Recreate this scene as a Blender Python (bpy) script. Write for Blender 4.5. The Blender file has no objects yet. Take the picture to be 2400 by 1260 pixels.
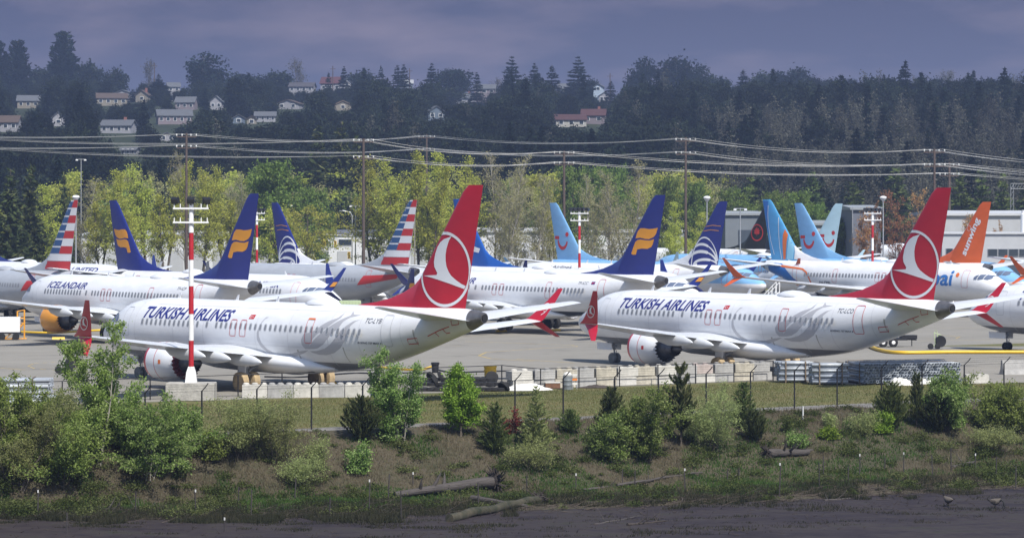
import bpy, bmesh, math, random
import numpy as np
from mathutils import Vector, Matrix
from mathutils.geometry import tessellate_polygon
S = bpy.context.scene
COL = S.collection
R = math.radians
random.seed(5)
RNG = np.random.default_rng(5)

# ------------------------------------------------------------------ camera
FOC, CAMZ, HORIZON = 6503.0, 10.78, 499.4      # focal length and horizon in pixels of the 2400 px photograph
cam_d = bpy.data.cameras.new('camera'); cam = bpy.data.objects.new('camera', cam_d); COL.objects.link(cam)
cam.location = (0, 0, CAMZ); cam.rotation_euler = (R(90), 0, 0)
cam_d.sensor_width = 36; cam_d.lens = 36 * FOC / 2400
cam_d.shift_y = -(630 - HORIZON) / 2400
cam_d.clip_start = 1; cam_d.clip_end = 12000
S.camera = cam

# ------------------------------------------------------------------ sky, sun, exposure
HAZE = 0.00025
SUN_EL, SUN_AZ = 51, -61          # azimuth of the direction towards the sun, degrees from +X
w = bpy.data.worlds.new('World'); S.world = w; w.use_nodes = True
nt = w.node_tree; N = nt.nodes; L = nt.links; N.clear()
wo = N.new('ShaderNodeOutputWorld'); bg = N.new('ShaderNodeBackground'); L.new(bg.outputs[0], wo.inputs[0])
bg.inputs[1].default_value = 0.13
sky = N.new('ShaderNodeTexSky'); sky.sky_type = 'NISHITA'; sky.sun_disc = False
sky.sun_elevation = R(SUN_EL); sky.sun_rotation = R(90 - SUN_AZ); sky.air_density = 1.0; sky.dust_density = 1.0
tc = N.new('ShaderNodeTexCoord'); sx = N.new('ShaderNodeSeparateXYZ'); L.new(tc.outputs['Generated'], sx.inputs[0])
ramp = N.new('ShaderNodeValToRGB'); L.new(sx.outputs[2], ramp.inputs[0])        # slate cloud bank near the horizon
cr = ramp.color_ramp; cr.elements[0].position = 0.0; cr.elements[0].color = (.90, .98, 1.62, 1)
cr.elements[1].position = 0.11; cr.elements[1].color = (0.38, 0.45, .95, 1)
e = cr.elements.new(0.045); e.color = (.74, .82, 1.45, 1)
mp = N.new('ShaderNodeMapping'); mp.inputs['Scale'].default_value = (9, 9, 34); L.new(tc.outputs['Generated'], mp.inputs[0])
nz = N.new('ShaderNodeTexNoise'); nz.inputs['Scale'].default_value = 1.6; nz.inputs['Detail'].default_value = 5
L.new(mp.outputs[0], nz.inputs[0])
cl = N.new('ShaderNodeMapRange'); cl.inputs[1].default_value = 0.46; cl.inputs[2].default_value = 0.72; L.new(nz.outputs[0], cl.inputs[0])
mc = N.new('ShaderNodeMix'); mc.data_type = 'RGBA'; mc.inputs[7].default_value = (1.75, 1.5, 2.0, 1)
ml = N.new('ShaderNodeMath'); ml.operation = 'MULTIPLY'; ml.inputs[1].default_value = 0.7; L.new(cl.outputs[0], ml.inputs[0])
L.new(ml.outputs[0], mc.inputs[0]); L.new(ramp.outputs[0], mc.inputs[6])
up = N.new('ShaderNodeMapRange'); up.interpolation_type = 'SMOOTHSTEP'; up.inputs[1].default_value = 0.10; up.inputs[2].default_value = 0.34
L.new(sx.outputs[2], up.inputs[0])
mx = N.new('ShaderNodeMix'); mx.data_type = 'RGBA'
L.new(up.outputs[0], mx.inputs[0]); L.new(mc.outputs[2], mx.inputs[6]); L.new(sky.outputs[0], mx.inputs[7]); L.new(mx.outputs[2], bg.inputs[0])
sd = bpy.data.lights.new('sun', 'SUN'); sd.energy = 4.6; sd.angle = R(0.5); sd.color = (1, 0.96, 0.9)
so = bpy.data.objects.new('sun', sd); COL.objects.link(so)
sv = Vector((math.cos(R(SUN_EL)) * math.cos(R(SUN_AZ)), math.cos(R(SUN_EL)) * math.sin(R(SUN_AZ)), math.sin(R(SUN_EL))))
so.rotation_euler = sv.to_track_quat('Z', 'Y').to_euler(); so.location = (0, 0, 200)
vs = S.view_settings; vs.view_transform = 'Standard'; vs.look = 'None'; vs.gamma = 1; vs.exposure = 0.36; vs.use_curve_mapping = False
S.cycles.max_bounces = 6; S.cycles.transparent_max_bounces = 4; S.cycles.volume_bounces = 0

# ------------------------------------------------------------------ helpers
def tag(o, label=None, cat=None, group=None, kind=None):
    for k, v in (('label', label), ('category', cat), ('group', group), ('kind', kind)):
        if v: o[k] = v
    return o
def thing(name, label, cat, loc=(0, 0, 0), rz=0, group=None):
    o = bpy.data.objects.new(name, None); COL.objects.link(o); o.empty_display_size = 0.3
    o.location = loc; o.rotation_euler = (0, 0, rz); return tag(o, label, cat, group)
def link(name, me, parent=None, mat=None, loc=None, rot=None, scale=None):
    o = bpy.data.objects.new(name, me); COL.objects.link(o)
    if parent is not None: o.parent = parent
    if loc is not None: o.location = loc
    if rot is not None: o.rotation_euler = rot
    if scale is not None: o.scale = scale
    if mat is not None:
        if not me.materials: me.materials.append(mat)
        elif me.materials[0] != mat:
            o.material_slots[0].link = 'OBJECT'; o.material_slots[0].material = mat
    return o
def mesh_np(name, V, F, smooth=False, tone=None):
    """V (n,3); F a list of faces or an (m,k) array"""
    me = bpy.data.meshes.new(name)
    V = np.asarray(V, dtype=np.float32)
    if isinstance(F, np.ndarray):
        m, k = F.shape
        me.vertices.add(len(V)); me.vertices.foreach_set('co', V.ravel())
        me.loops.add(m * k); me.loops.foreach_set('vertex_index', F.ravel().astype(np.int32))
        me.polygons.add(m); me.polygons.foreach_set('loop_start', np.arange(0, m * k, k, dtype=np.int32))
        me.update(calc_edges=True)
    else:
        me.from_pydata([tuple(v) for v in V.tolist()], [], [tuple(f) for f in F]); me.update()
    if smooth: me.polygons.foreach_set('use_smooth', [True] * len(me.polygons))
    if tone is not None:
        a = me.attributes.new('tone', 'FLOAT', 'FACE'); a.data.foreach_set('value', np.asarray(tone, dtype=np.float32))
    return me
class MB:
    """collects boxes, tubes and lathes into one mesh"""
    def __init__(s): s.V = []; s.F = []
    def add(s, V, F):
        b = len(s.V); s.V += [tuple(map(float, v)) for v in V]; s.F += [tuple(b + i for i in f) for f in F]; return s
    def box(s, c, d, rz=0, tilt=None):
        x, y, z = [q / 2 for q in d]; M = Matrix.Rotation(rz, 3, 'Z')
        if tilt is not None: M = tilt @ M
        P = [Vector(c) + M @ Vector((i * x, j * y, k * z)) for i in (-1, 1) for j in (-1, 1) for k in (-1, 1)]
        return s.add(P, [(0, 1, 3, 2), (4, 6, 7, 5), (0, 4, 5, 1), (2, 3, 7, 6), (0, 2, 6, 4), (1, 5, 7, 3)])
    def tube(s, pts, r, n=8, cap=True):
        pts = [Vector(p) for p in pts]; rr = r if hasattr(r, '__len__') else [r] * len(pts)
        V = []; F = []
        for i, p in enumerate(pts):
            t = (pts[min(i + 1, len(pts) - 1)] - pts[max(i - 1, 0)]).normalized()
            a = t.cross(Vector((0, 0, 1)) if abs(t.z) < 0.95 else Vector((1, 0, 0))).normalized(); b = t.cross(a)
            for k in range(n):
                q = 2 * math.pi * k / n; V.append(p + rr[i] * (math.cos(q) * a + math.sin(q) * b))
        for i in range(len(pts) - 1):
            for k in range(n): F.append((i * n + k, i * n + (k + 1) % n, (i + 1) * n + (k + 1) % n, (i + 1) * n + k))
        if cap: F += [tuple(range(n - 1, -1, -1)), tuple(range((len(pts) - 1) * n, len(pts) * n))]
        return s.add(V, F)
    def lathe(s, prof, c=(0, 0, 0), axis='X', n=32, zig=None):
        """prof: (along, radius) pairs"""
        V = []; F = []
        for i, (a, r) in enumerate(prof):
            for k in range(n):
                q = 2 * math.pi * k / n; aa = a + (zig.get(i, 0) * (1 if k % 2 else -1) if zig else 0)
                p = {'X': (aa, r * math.cos(q), r * math.sin(q)), 'Y': (r * math.cos(q), aa, r * math.sin(q)), 'Z': (r * math.cos(q), r * math.sin(q), aa)}[axis]
                V.append((p[0] + c[0], p[1] + c[1], p[2] + c[2]))
        for i in range(len(prof) - 1):
            for k in range(n): F.append((i * n + k, i * n + (k + 1) % n, (i + 1) * n + (k + 1) % n, (i + 1) * n + k))
        if prof[0][1] > 1e-4: F.append(tuple(range(n - 1, -1, -1)))
        if prof[-1][1] > 1e-4: F.append(tuple(range((len(prof) - 1) * n, len(prof) * n)))
        return s.add(V, F)
    def mesh(s, name, smooth=False, angle=None):
        me = mesh_np(name, np.array(s.V), s.F)
        bm = bmesh.new(); bm.from_mesh(me); bmesh.ops.recalc_face_normals(bm, faces=bm.faces)
        if smooth:
            for f in bm.faces: f.smooth = True
            for e in bm.edges:
                if len(e.link_faces) == 2 and e.calc_face_angle(0) > R(angle or 40): e.smooth = False
        bm.to_mesh(me); bm.free(); return me
    def build(s, name, mat, parent=None, smooth=False, **k):
        return link(name, s.mesh(name, smooth), parent, mat, **k)

# ------------------------------------------------------------------ materials
MATS = {}
def mat(name, col, rough=0.6, metal=0.0, var=0.0, vscale=1.0, bump=0.0, bscale=20.0, coat=0.0, spec=0.5, emit=None, col2=None, stretch=None):
    if name in MATS: return MATS[name]
    m = bpy.data.materials.new(name); m.use_nodes = True; t = m.node_tree; b = t.nodes['Principled BSDF']
    b.inputs['Base Color'].default_value = (*col, 1); b.inputs['Roughness'].default_value = rough; b.inputs['Metallic'].default_value = metal
    b.inputs['Coat Weight'].default_value = coat; b.inputs['Coat Roughness'].default_value = 0.12; b.inputs['Specular IOR Level'].default_value = spec
    if var or bump or col2:
        c = t.nodes.new('ShaderNodeTexCoord'); g = t.nodes.new('ShaderNodeMapping'); t.links.new(c.outputs['Object'], g.inputs[0])
        if stretch: g.inputs['Scale'].default_value = stretch
    if var or col2:
        n = t.nodes.new('ShaderNodeTexNoise'); n.inputs['Scale'].default_value = vscale; n.inputs['Detail'].default_value = 6; n.inputs['Roughness'].default_value = 0.65
        t.links.new(g.outputs[0], n.inputs[0]); r = t.nodes.new('ShaderNodeValToRGB'); t.links.new(n.outputs[0], r.inputs[0])
        c2 = col2 or col
        r.color_ramp.elements[0].position = 0.32; r.color_ramp.elements[0].color = (*[x * (1 - var) for x in col], 1)
        r.color_ramp.elements[1].position = 0.68; r.color_ramp.elements[1].color = (*[min(1, x * (1 + var)) for x in c2], 1)
        t.links.new(r.outputs[0], b.inputs['Base Color'])
    if bump:
        n2 = t.nodes.new('ShaderNodeTexNoise'); n2.inputs['Scale'].default_value = bscale; n2.inputs['Detail'].default_value = 4; t.links.new(g.outputs[0], n2.inputs[0])
        bp = t.nodes.new('ShaderNodeBump'); bp.inputs['Strength'].default_value = bump; bp.inputs['Distance'].default_value = 0.05
        t.links.new(n2.outputs[0], bp.inputs['Height']); t.links.new(bp.outputs[0], b.inputs['Normal'])
    if emit: b.inputs['Emission Color'].default_value = (*emit, 1); b.inputs['Emission Strength'].default_value = 1
    MATS[name] = m; return m
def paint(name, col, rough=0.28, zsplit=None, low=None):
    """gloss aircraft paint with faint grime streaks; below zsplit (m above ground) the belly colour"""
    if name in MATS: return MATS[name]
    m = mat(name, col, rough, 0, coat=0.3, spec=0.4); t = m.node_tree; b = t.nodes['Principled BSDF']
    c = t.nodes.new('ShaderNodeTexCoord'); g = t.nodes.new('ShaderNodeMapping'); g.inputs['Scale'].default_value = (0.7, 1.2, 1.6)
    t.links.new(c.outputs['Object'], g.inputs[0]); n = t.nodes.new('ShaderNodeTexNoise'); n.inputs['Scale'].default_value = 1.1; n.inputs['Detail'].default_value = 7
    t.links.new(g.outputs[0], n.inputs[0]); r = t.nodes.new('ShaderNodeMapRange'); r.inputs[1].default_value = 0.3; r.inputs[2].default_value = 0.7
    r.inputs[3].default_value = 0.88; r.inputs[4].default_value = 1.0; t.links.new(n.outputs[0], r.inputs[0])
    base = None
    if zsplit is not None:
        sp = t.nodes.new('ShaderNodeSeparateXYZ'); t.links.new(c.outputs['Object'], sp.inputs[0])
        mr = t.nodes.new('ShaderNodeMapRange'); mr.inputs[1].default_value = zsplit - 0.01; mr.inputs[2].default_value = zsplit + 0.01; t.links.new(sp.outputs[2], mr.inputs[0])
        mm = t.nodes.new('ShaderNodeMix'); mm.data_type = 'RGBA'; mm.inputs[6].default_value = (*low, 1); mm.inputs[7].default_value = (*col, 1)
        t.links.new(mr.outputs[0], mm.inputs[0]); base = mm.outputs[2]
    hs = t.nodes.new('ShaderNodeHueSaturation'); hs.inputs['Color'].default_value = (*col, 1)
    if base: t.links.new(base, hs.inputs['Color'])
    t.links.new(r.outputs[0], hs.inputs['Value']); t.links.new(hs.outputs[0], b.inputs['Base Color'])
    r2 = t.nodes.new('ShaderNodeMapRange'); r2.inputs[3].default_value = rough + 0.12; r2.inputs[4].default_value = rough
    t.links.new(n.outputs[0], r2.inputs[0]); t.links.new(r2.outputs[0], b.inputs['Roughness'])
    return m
def leaf_mat(name, stops, trans=0.3, rough=0.7, vary=0.2):
    """foliage coloured by the random 'tone' of each leaf"""
    if name in MATS: return MATS[name]
    m = bpy.data.materials.new(name); m.use_nodes = True; t = m.node_tree; t.nodes.clear()
    o = t.nodes.new('ShaderNodeOutputMaterial'); a = t.nodes.new('ShaderNodeAttribute'); a.attribute_name = 'tone'
    r = t.nodes.new('ShaderNodeValToRGB'); t.links.new(a.outputs['Fac'], r.inputs[0])
    while len(r.color_ramp.elements) < len(stops): r.color_ramp.elements.new(0.5)
    for i, (p, c) in enumerate(stops):
        r.color_ramp.elements[i].position = p; r.color_ramp.elements[i].color = (*c, 1)
    oi = t.nodes.new('ShaderNodeObjectInfo'); hs = t.nodes.new('ShaderNodeHueSaturation')
    mr = t.nodes.new('ShaderNodeMapRange'); mr.inputs[3].default_value = 1 - vary; mr.inputs[4].default_value = 1 + vary; t.links.new(oi.outputs['Random'], mr.inputs[0])
    mh = t.nodes.new('ShaderNodeMapRange'); mh.inputs[3].default_value = 0.485; mh.inputs[4].default_value = 0.515; t.links.new(oi.outputs['Random'], mh.inputs[0])
    t.links.new(r.outputs[0], hs.inputs['Color']); t.links.new(mr.outputs[0], hs.inputs['Value']); t.links.new(mh.outputs[0], hs.inputs['Hue'])
    d = t.nodes.new('ShaderNodeBsdfDiffuse'); tr = t.nodes.new('ShaderNodeBsdfTranslucent'); mx = t.nodes.new('ShaderNodeMixShader'); mx.inputs[0].default_value = trans
    t.links.new(hs.outputs[0], d.inputs[0]); t.links.new(hs.outputs[0], tr.inputs[0]); t.links.new(d.outputs[0], mx.inputs[1]); t.links.new(tr.outputs[0], mx.inputs[2])
    t.links.new(mx.outputs[0], o.inputs[0]); MATS[name] = m; return m
# ------------------------------------------------------------------ airliner shape (metres; x aft of the nose, y to port, z above ground)
GX = 19.6                                   # the main gear station, where the thing's origin stands
def pchip(xs, ys):
    xs = np.array(xs, float); ys = np.array(ys, float); h = np.diff(xs); d = np.diff(ys) / h; m = np.zeros(len(xs))
    for i in range(1, len(xs) - 1):
        if d[i - 1] * d[i] > 0:
            w1 = 2 * h[i] + h[i - 1]; w2 = h[i] + 2 * h[i - 1]; m[i] = (w1 + w2) / (w1 / d[i - 1] + w2 / d[i])
    m[0] = d[0]; m[-1] = d[-1]
    def f(x):
        x = np.clip(np.asarray(x, float), xs[0], xs[-1]); i = np.clip(np.searchsorted(xs, x) - 1, 0, len(h) - 1)
        t = (x - xs[i]) / h[i]
        return (2*t**3 - 3*t**2 + 1) * ys[i] + (t**3 - 2*t**2 + t) * h[i] * m[i] + (-2*t**3 + 3*t**2) * ys[i+1] + (t**3 - t**2) * h[i] * m[i+1]
    return f
f_top = pchip([0, .12, .4, .9, 1.6, 2.2, 2.9, 3.8, 5.0, 6.5, 8, 30, 33, 36, 37.6, 38.35], [2.78, 3.02, 3.28, 3.58, 3.88, 4.22, 4.66, 5.0, 5.2, 5.31, 5.34, 5.34, 5.36, 5.38, 5.3, 5.16])
f_bot = pchip([0, .12, .4, .9, 1.6, 2.6, 4.0, 6.0, 8, 24, 26, 28, 30, 32, 34, 36, 37.4, 38.35], [2.72, 2.5, 2.28, 2.04, 1.82, 1.6, 1.42, 1.34, 1.33, 1.33, 1.4, 1.62, 2.0, 2.53, 3.12, 3.74, 4.2, 4.62])
f_hw = pchip([0, .12, .4, .9, 1.6, 2.6, 4.0, 5.5, 7.5, 25, 27, 29, 31, 33, 35, 37, 38.35], [.03, .3, .56, .86, 1.16, 1.46, 1.72, 1.84, 1.88, 1.88, 1.84, 1.72, 1.52, 1.26, .94, .58, .26])
def fuse_y(x, z):
    t, b, h = f_top(x), f_bot(x), f_hw(x); c = (t + b) / 2; hh = (t - b) / 2
    return h * np.sqrt(np.clip(1 - ((z - c) / hh) ** 2, 0.0, 1))
def foil(c, t): return 5 * t * (.2969 * np.sqrt(c) - .126 * c - .3516 * c**2 + .2843 * c**3 - .1036 * c**4)
FIN_Z = (5.1, 12.37)
def fin_le(z): return np.interp(z, [5.1, 12.1, 12.37], [31.2, 36.55, 36.95])
def fin_te(z): return np.interp(z, [5.1, 12.37], [36.6, 38.2])
def fin_y(x, z):
    le, te = fin_le(z), fin_te(z); c = np.clip((x - le) / (te - le), 0.0001, 1); y = foil(c, .095) * (te - le)
    return y
W_MAIN = (0.80, 0.80, 0.80)
PM = dict(
    white=paint('white_paint', (0.80, 0.81, 0.825)), wing=paint('wing_grey_paint', (0.64, 0.66, 0.68), 0.35), metal=mat('bare_metal', (0.55, 0.55, 0.56), 0.35, 0.9, var=.1, vscale=3),
    red=paint('deep_red_paint', (0.52, 0.010, 0.028), 0.25), navy=paint('navy_paint', (0.018, 0.028, 0.20), 0.25), gold=paint('golden_orange_paint', (0.80, 0.33, 0.025), 0.3),
    blue=paint('royal_blue_paint', (0.015, 0.10, 0.42), 0.25), sky=paint('pale_blue_paint', (0.22, 0.45, 0.72), 0.3), aqua=paint('very_pale_blue_paint', (0.56, 0.78, 0.85), 0.3),
    orange=paint('orange_paint', (0.72, 0.12, 0.015), 0.3), silver=paint('silver_paint', (0.42, 0.44, 0.47), 0.3), black=paint('black_paint', (0.012, 0.012, 0.015), 0.3),
    pearl=mat('pearl_grey_print', (0.44, 0.44, 0.465), 0.35), signred=mat('signal_red_print', (0.52, 0.03, 0.03), 0.45), dkred=mat('dark_red_fabric', (0.13, 0.006, 0.012), 0.8),
    textblue=mat('dark_blue_print', (0.025, 0.03, 0.20), 0.4), textgrey=mat('dark_grey_print', (0.06, 0.065, 0.09), 0.4), whiteprint=mat('white_print', (0.76, 0.76, 0.76), 0.4),
    aablue=mat('slate_blue_print', (0.035, 0.10, 0.24), 0.35), ltblue=mat('light_blue_print', (0.13, 0.42, 0.70), 0.35), midblue=mat('mid_blue_print', (0.03, 0.17, 0.50), 0.35),
    orprint=mat('orange_print', (0.75, 0.17, 0.03), 0.4), pane=mat('window_shade', (0.24, 0.25, 0.27), 0.3), frame=mat('window_frame', (0.50, 0.51, 0.53), 0.35),
    glass=mat('cockpit_glass', (0.12, 0.15, 0.22), 0.12), tyre=mat('black_rubber', (0.012, 0.012, 0.012), 0.85), hub=mat('wheel_hub', (0.45, 0.33, 0.12), 0.4, 0.5),
    cover=mat('tan_tyre_cover', (0.40, 0.30, 0.17), 0.8, var=.25, vscale=3, bump=.4, bscale=6), greycover=mat('grey_tyre_cover', (0.17, 0.17, 0.16), 0.8, var=.2, vscale=3, bump=.4, bscale=6),
    gear=mat('gear_strut_grey', (0.33, 0.34, 0.35), 0.45, 0.3), dark=mat('dark_cavity', (0.012, 0.012, 0.014), 0.8), cone=mat('heat_stained_metal', (0.20, 0.19, 0.185), 0.4, 0.7, var=.3, vscale=2),
    nozzle=mat('exhaust_nozzle_metal', (0.13, 0.13, 0.14), 0.45, 0.7, var=.3, vscale=3))

def shape_decal(name, polys, m, parent, surf='fuse', side=1, off=0.012, gx=0.5, gz=0.14, label=None, clip=None):
    """flat print: polygons given in (x aft, z) are cut fine enough to follow the curved skin and lie just proud of it"""
    bm = bmesh.new()
    for rings in polys:
        if not isinstance(rings[0][0], (tuple, list)): rings = [rings]
        flat = [Vector((p[0], p[1], 0)) for r in rings for p in r]
        tris = tessellate_polygon([[Vector((p[0], p[1], 0)) for p in r] for r in rings])
        vs_ = [bm.verts.new(v) for v in flat]
        for t in tris:
            try: bm.faces.new([vs_[i] for i in t])
            except ValueError: pass
    return _decal_finish(bm, name, m, parent, surf, side, off, gx, gz, label)
def _decal_finish(bm, name, m, parent, surf, side, off, gx, gz, label):
    if not bm.verts: bm.free(); return
    xs = [v.co.x for v in bm.verts]; zs = [v.co.y for v in bm.verts]
    for a, lo, hi, st in ((0, min(xs), max(xs), gx), (1, min(zs), max(zs), gz)):
        q = math.floor(lo / st) * st + st
        while q < hi:
            co = Vector((q, 0, 0)) if a == 0 else Vector((0, q, 0)); no = Vector((1, 0, 0)) if a == 0 else Vector((0, 1, 0))
            bmesh.ops.bisect_plane(bm, geom=list(bm.verts) + list(bm.edges) + list(bm.faces), plane_co=co, plane_no=no, dist=1e-5); q += st
    if surf == 'fin':
        for co, no in (((31.2, 5.1), (-1, .764)), ((36.6, 5.1), (1, -.22))): bmesh.ops.bisect_plane(bm, geom=list(bm.verts) + list(bm.edges) + list(bm.faces), plane_co=Vector((co[0] + (.03 if no[0] < 0 else -.03), co[1], 0)), plane_no=Vector((no[0], no[1], 0)), clear_outer=True)
        if not bm.faces: bm.free(); return
    for v in bm.verts:
        x, z = v.co.x, v.co.y
        if surf == 'fuse':
            t, b, h = f_top(x), f_bot(x), f_hw(x); c = (t + b) / 2; y = (h + off) * math.sqrt(max(0.0, 1 - ((z - c) / ((t - b) / 2 + off)) ** 2))
        elif surf == 'fin': y = float(fin_y(x, z)) + off
        else: y = surf(x, z) + off
        v.co = (GX - x, side * y, z)
    bmesh.ops.recalc_face_normals(bm, faces=bm.faces)
    n = Vector((0, 0, 0))
    for f in bm.faces: n += f.normal * f.calc_area()
    if n.y * side < 0: bmesh.ops.reverse_faces(bm, faces=bm.faces)
    me = bpy.data.meshes.new(name); bm.to_mesh(me); bm.free()
    o = link(name, me, parent, m)
    if label: o['label'] = label
    return o
def letters(name, text, m, parent, x0, x1, z0, z1, surf='fuse', side=1, slant=0.0, bold=0.0, rot=None, label=None, tilt=0.0, off=0.014):
    """lettering: built from a text curve, stretched to x0..x1, z0..z1 (x runs in reading direction)"""
    cu = bpy.data.curves.new('t', 'FONT'); cu.body = text; cu.size = 1; cu.offset = bold; cu.resolution_u = 3
    ob = bpy.data.objects.new('t', cu); me = bpy.data.meshes.new_from_object(ob)
    bm = bmesh.new(); bm.from_mesh(me); bpy.data.objects.remove(ob); bpy.data.curves.remove(cu); bpy.data.meshes.remove(me)
    xs = [v.co.x for v in bm.verts]; ys = [v.co.y for v in bm.verts]; a, b = min(xs), max(xs); c, d = min(ys), max(ys)
    for v in bm.verts:
        u = (v.co.x - a) / (b - a); t = (v.co.y - c) / (d - c)
        if rot is None:
            sg = 1 if x1 > x0 else -1
            v.co = (x0 + u * (x1 - x0 - sg * slant) + sg * slant * t, z0 + t * (z1 - z0) + tilt * u, 0)
        else:                                                             # rot: (cx, cz, length, height, angle, mirror)
            cx, cz, ln, hg, an, mi = rot; p = (u - .5) * ln; q = (t - .5) * hg
            v.co = (cx + mi * (p * math.cos(an) - q * math.sin(an)), cz + p * math.sin(an) + q * math.cos(an), 0)
    bmesh.ops.dissolve_degenerate(bm, edges=bm.edges, dist=1e-5)
    return _decal_finish(bm, name, m, parent, surf, side, off, .5, .14, label)
def rrect(x0, x1, z0, z1, r, n=4):
    P = []
    for cx, cz, a in ((x1 - r, z1 - r, 0), (x0 + r, z1 - r, 90), (x0 + r, z0 + r, 180), (x1 - r, z0 + r, 270)):
        for k in range(n + 1): q = R(a + 90 * k / n); P.append((cx + r * math.cos(q), cz + r * math.sin(q)))
    return P
def outline(x0, x1, z0, z1, r, wd): return [[rrect(x0, x1, z0, z1, r), rrect(x0 + wd, x1 - wd, z0 + wd, z1 - wd, max(r - wd, .01))[::-1]]]
def circle(cx, cz, r, n=40, a0=0, a1=360): return [(cx + r * math.cos(R(a0 + (a1 - a0) * k / n)), cz + r * math.sin(R(a0 + (a1 - a0) * k / n))) for k in range(n + (a1 - a0 != 360))]
def ring(cx, cz, ro, ri, n=48): return [circle(cx, cz, ro, n), circle(cx, cz, ri, n)[::-1]]
def stroke(pts, wd):
    out = []
    wds = wd if hasattr(wd, '__len__') else [wd] * len(pts)
    P = [np.array(p, float) for p in pts]; A = []; B = []
    for i, p in enumerate(P):
        t = P[min(i + 1, len(P) - 1)] - P[max(i - 1, 0)]; t = t / (np.linalg.norm(t) + 1e-9); n = np.array([-t[1], t[0]]) * wds[i] / 2
        A.append(tuple(p + n)); B.append(tuple(p - n))
    for i in range(len(P) - 1): out.append([A[i], A[i + 1], B[i + 1], B[i]])
    return out
def band_fin(z0, z1, f0=0.015, f1=0.985, n=6):
    zz = np.linspace(z0, z1, n); c = lambda z, f: float(fin_le(z) + (fin_te(z) - fin_le(z)) * f)
    return [(c(z, f0), z) for z in zz] + [(c(z, f1), z) for z in zz[::-1]]
def in_fin(x, z, mg=.03): return z > 5.3 and z < 12.3 and x > fin_le(z) + mg and x < fin_te(z) - mg

def loft(secs, close=True, cap=True):
    V = [p for s in secs for p in s]; n = len(secs[0]); F = []
    for i in range(len(secs) - 1):
        for k in range(n): F.append((i * n + k, i * n + (k + 1) % n, (i + 1) * n + (k + 1) % n, (i + 1) * n + k))
    if cap: F += [tuple(range(n)), tuple(range(len(V) - 1, len(V) - n - 1, -1))]
    return V, F
def fuse_secs(x0, x1, n, grow=0.0, seg=64):
    xs = np.linspace(0, 1, n); xs = x0 + (x1 - x0) * xs
    if x0 == 0: xs = np.concatenate([[0, .04, .12, .25, .4, .65, .9, 1.25, 1.6, 1.9, 2.2, 2.55, 2.9, 3.35, 3.8, 4.4, 5], np.linspace(5.75, x1, n)])
    secs = []
    for x in xs:
        t, b, h = float(f_top(x)), float(f_bot(x)), float(f_hw(x)); c = (t + b) / 2; hh = (t - b) / 2
        secs.append([(GX - x, (h + grow) * math.cos(q), c + (hh + grow) * math.sin(q)) for q in np.linspace(0, 2 * math.pi, seg, endpoint=False)])
    return secs
def wingsec(xle, xte, y, z, t, axis='y', n=12, inc=0.0):
    c = xte - xle; s = [(1 - math.cos(math.pi * i / n)) / 2 for i in range(n + 1)]; P = []
    for a in s: P.append((a, float(foil(a, t)) + .02 * (1 - (2 * a - 1) ** 2)))
    for a in s[-2:0:-1]: P.append((a, -float(foil(a, t)) * .8 + .02 * (1 - (2 * a - 1) ** 2)))
    return [(GX - (xle + a * c), y, z + b * c) for a, b in P]

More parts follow.
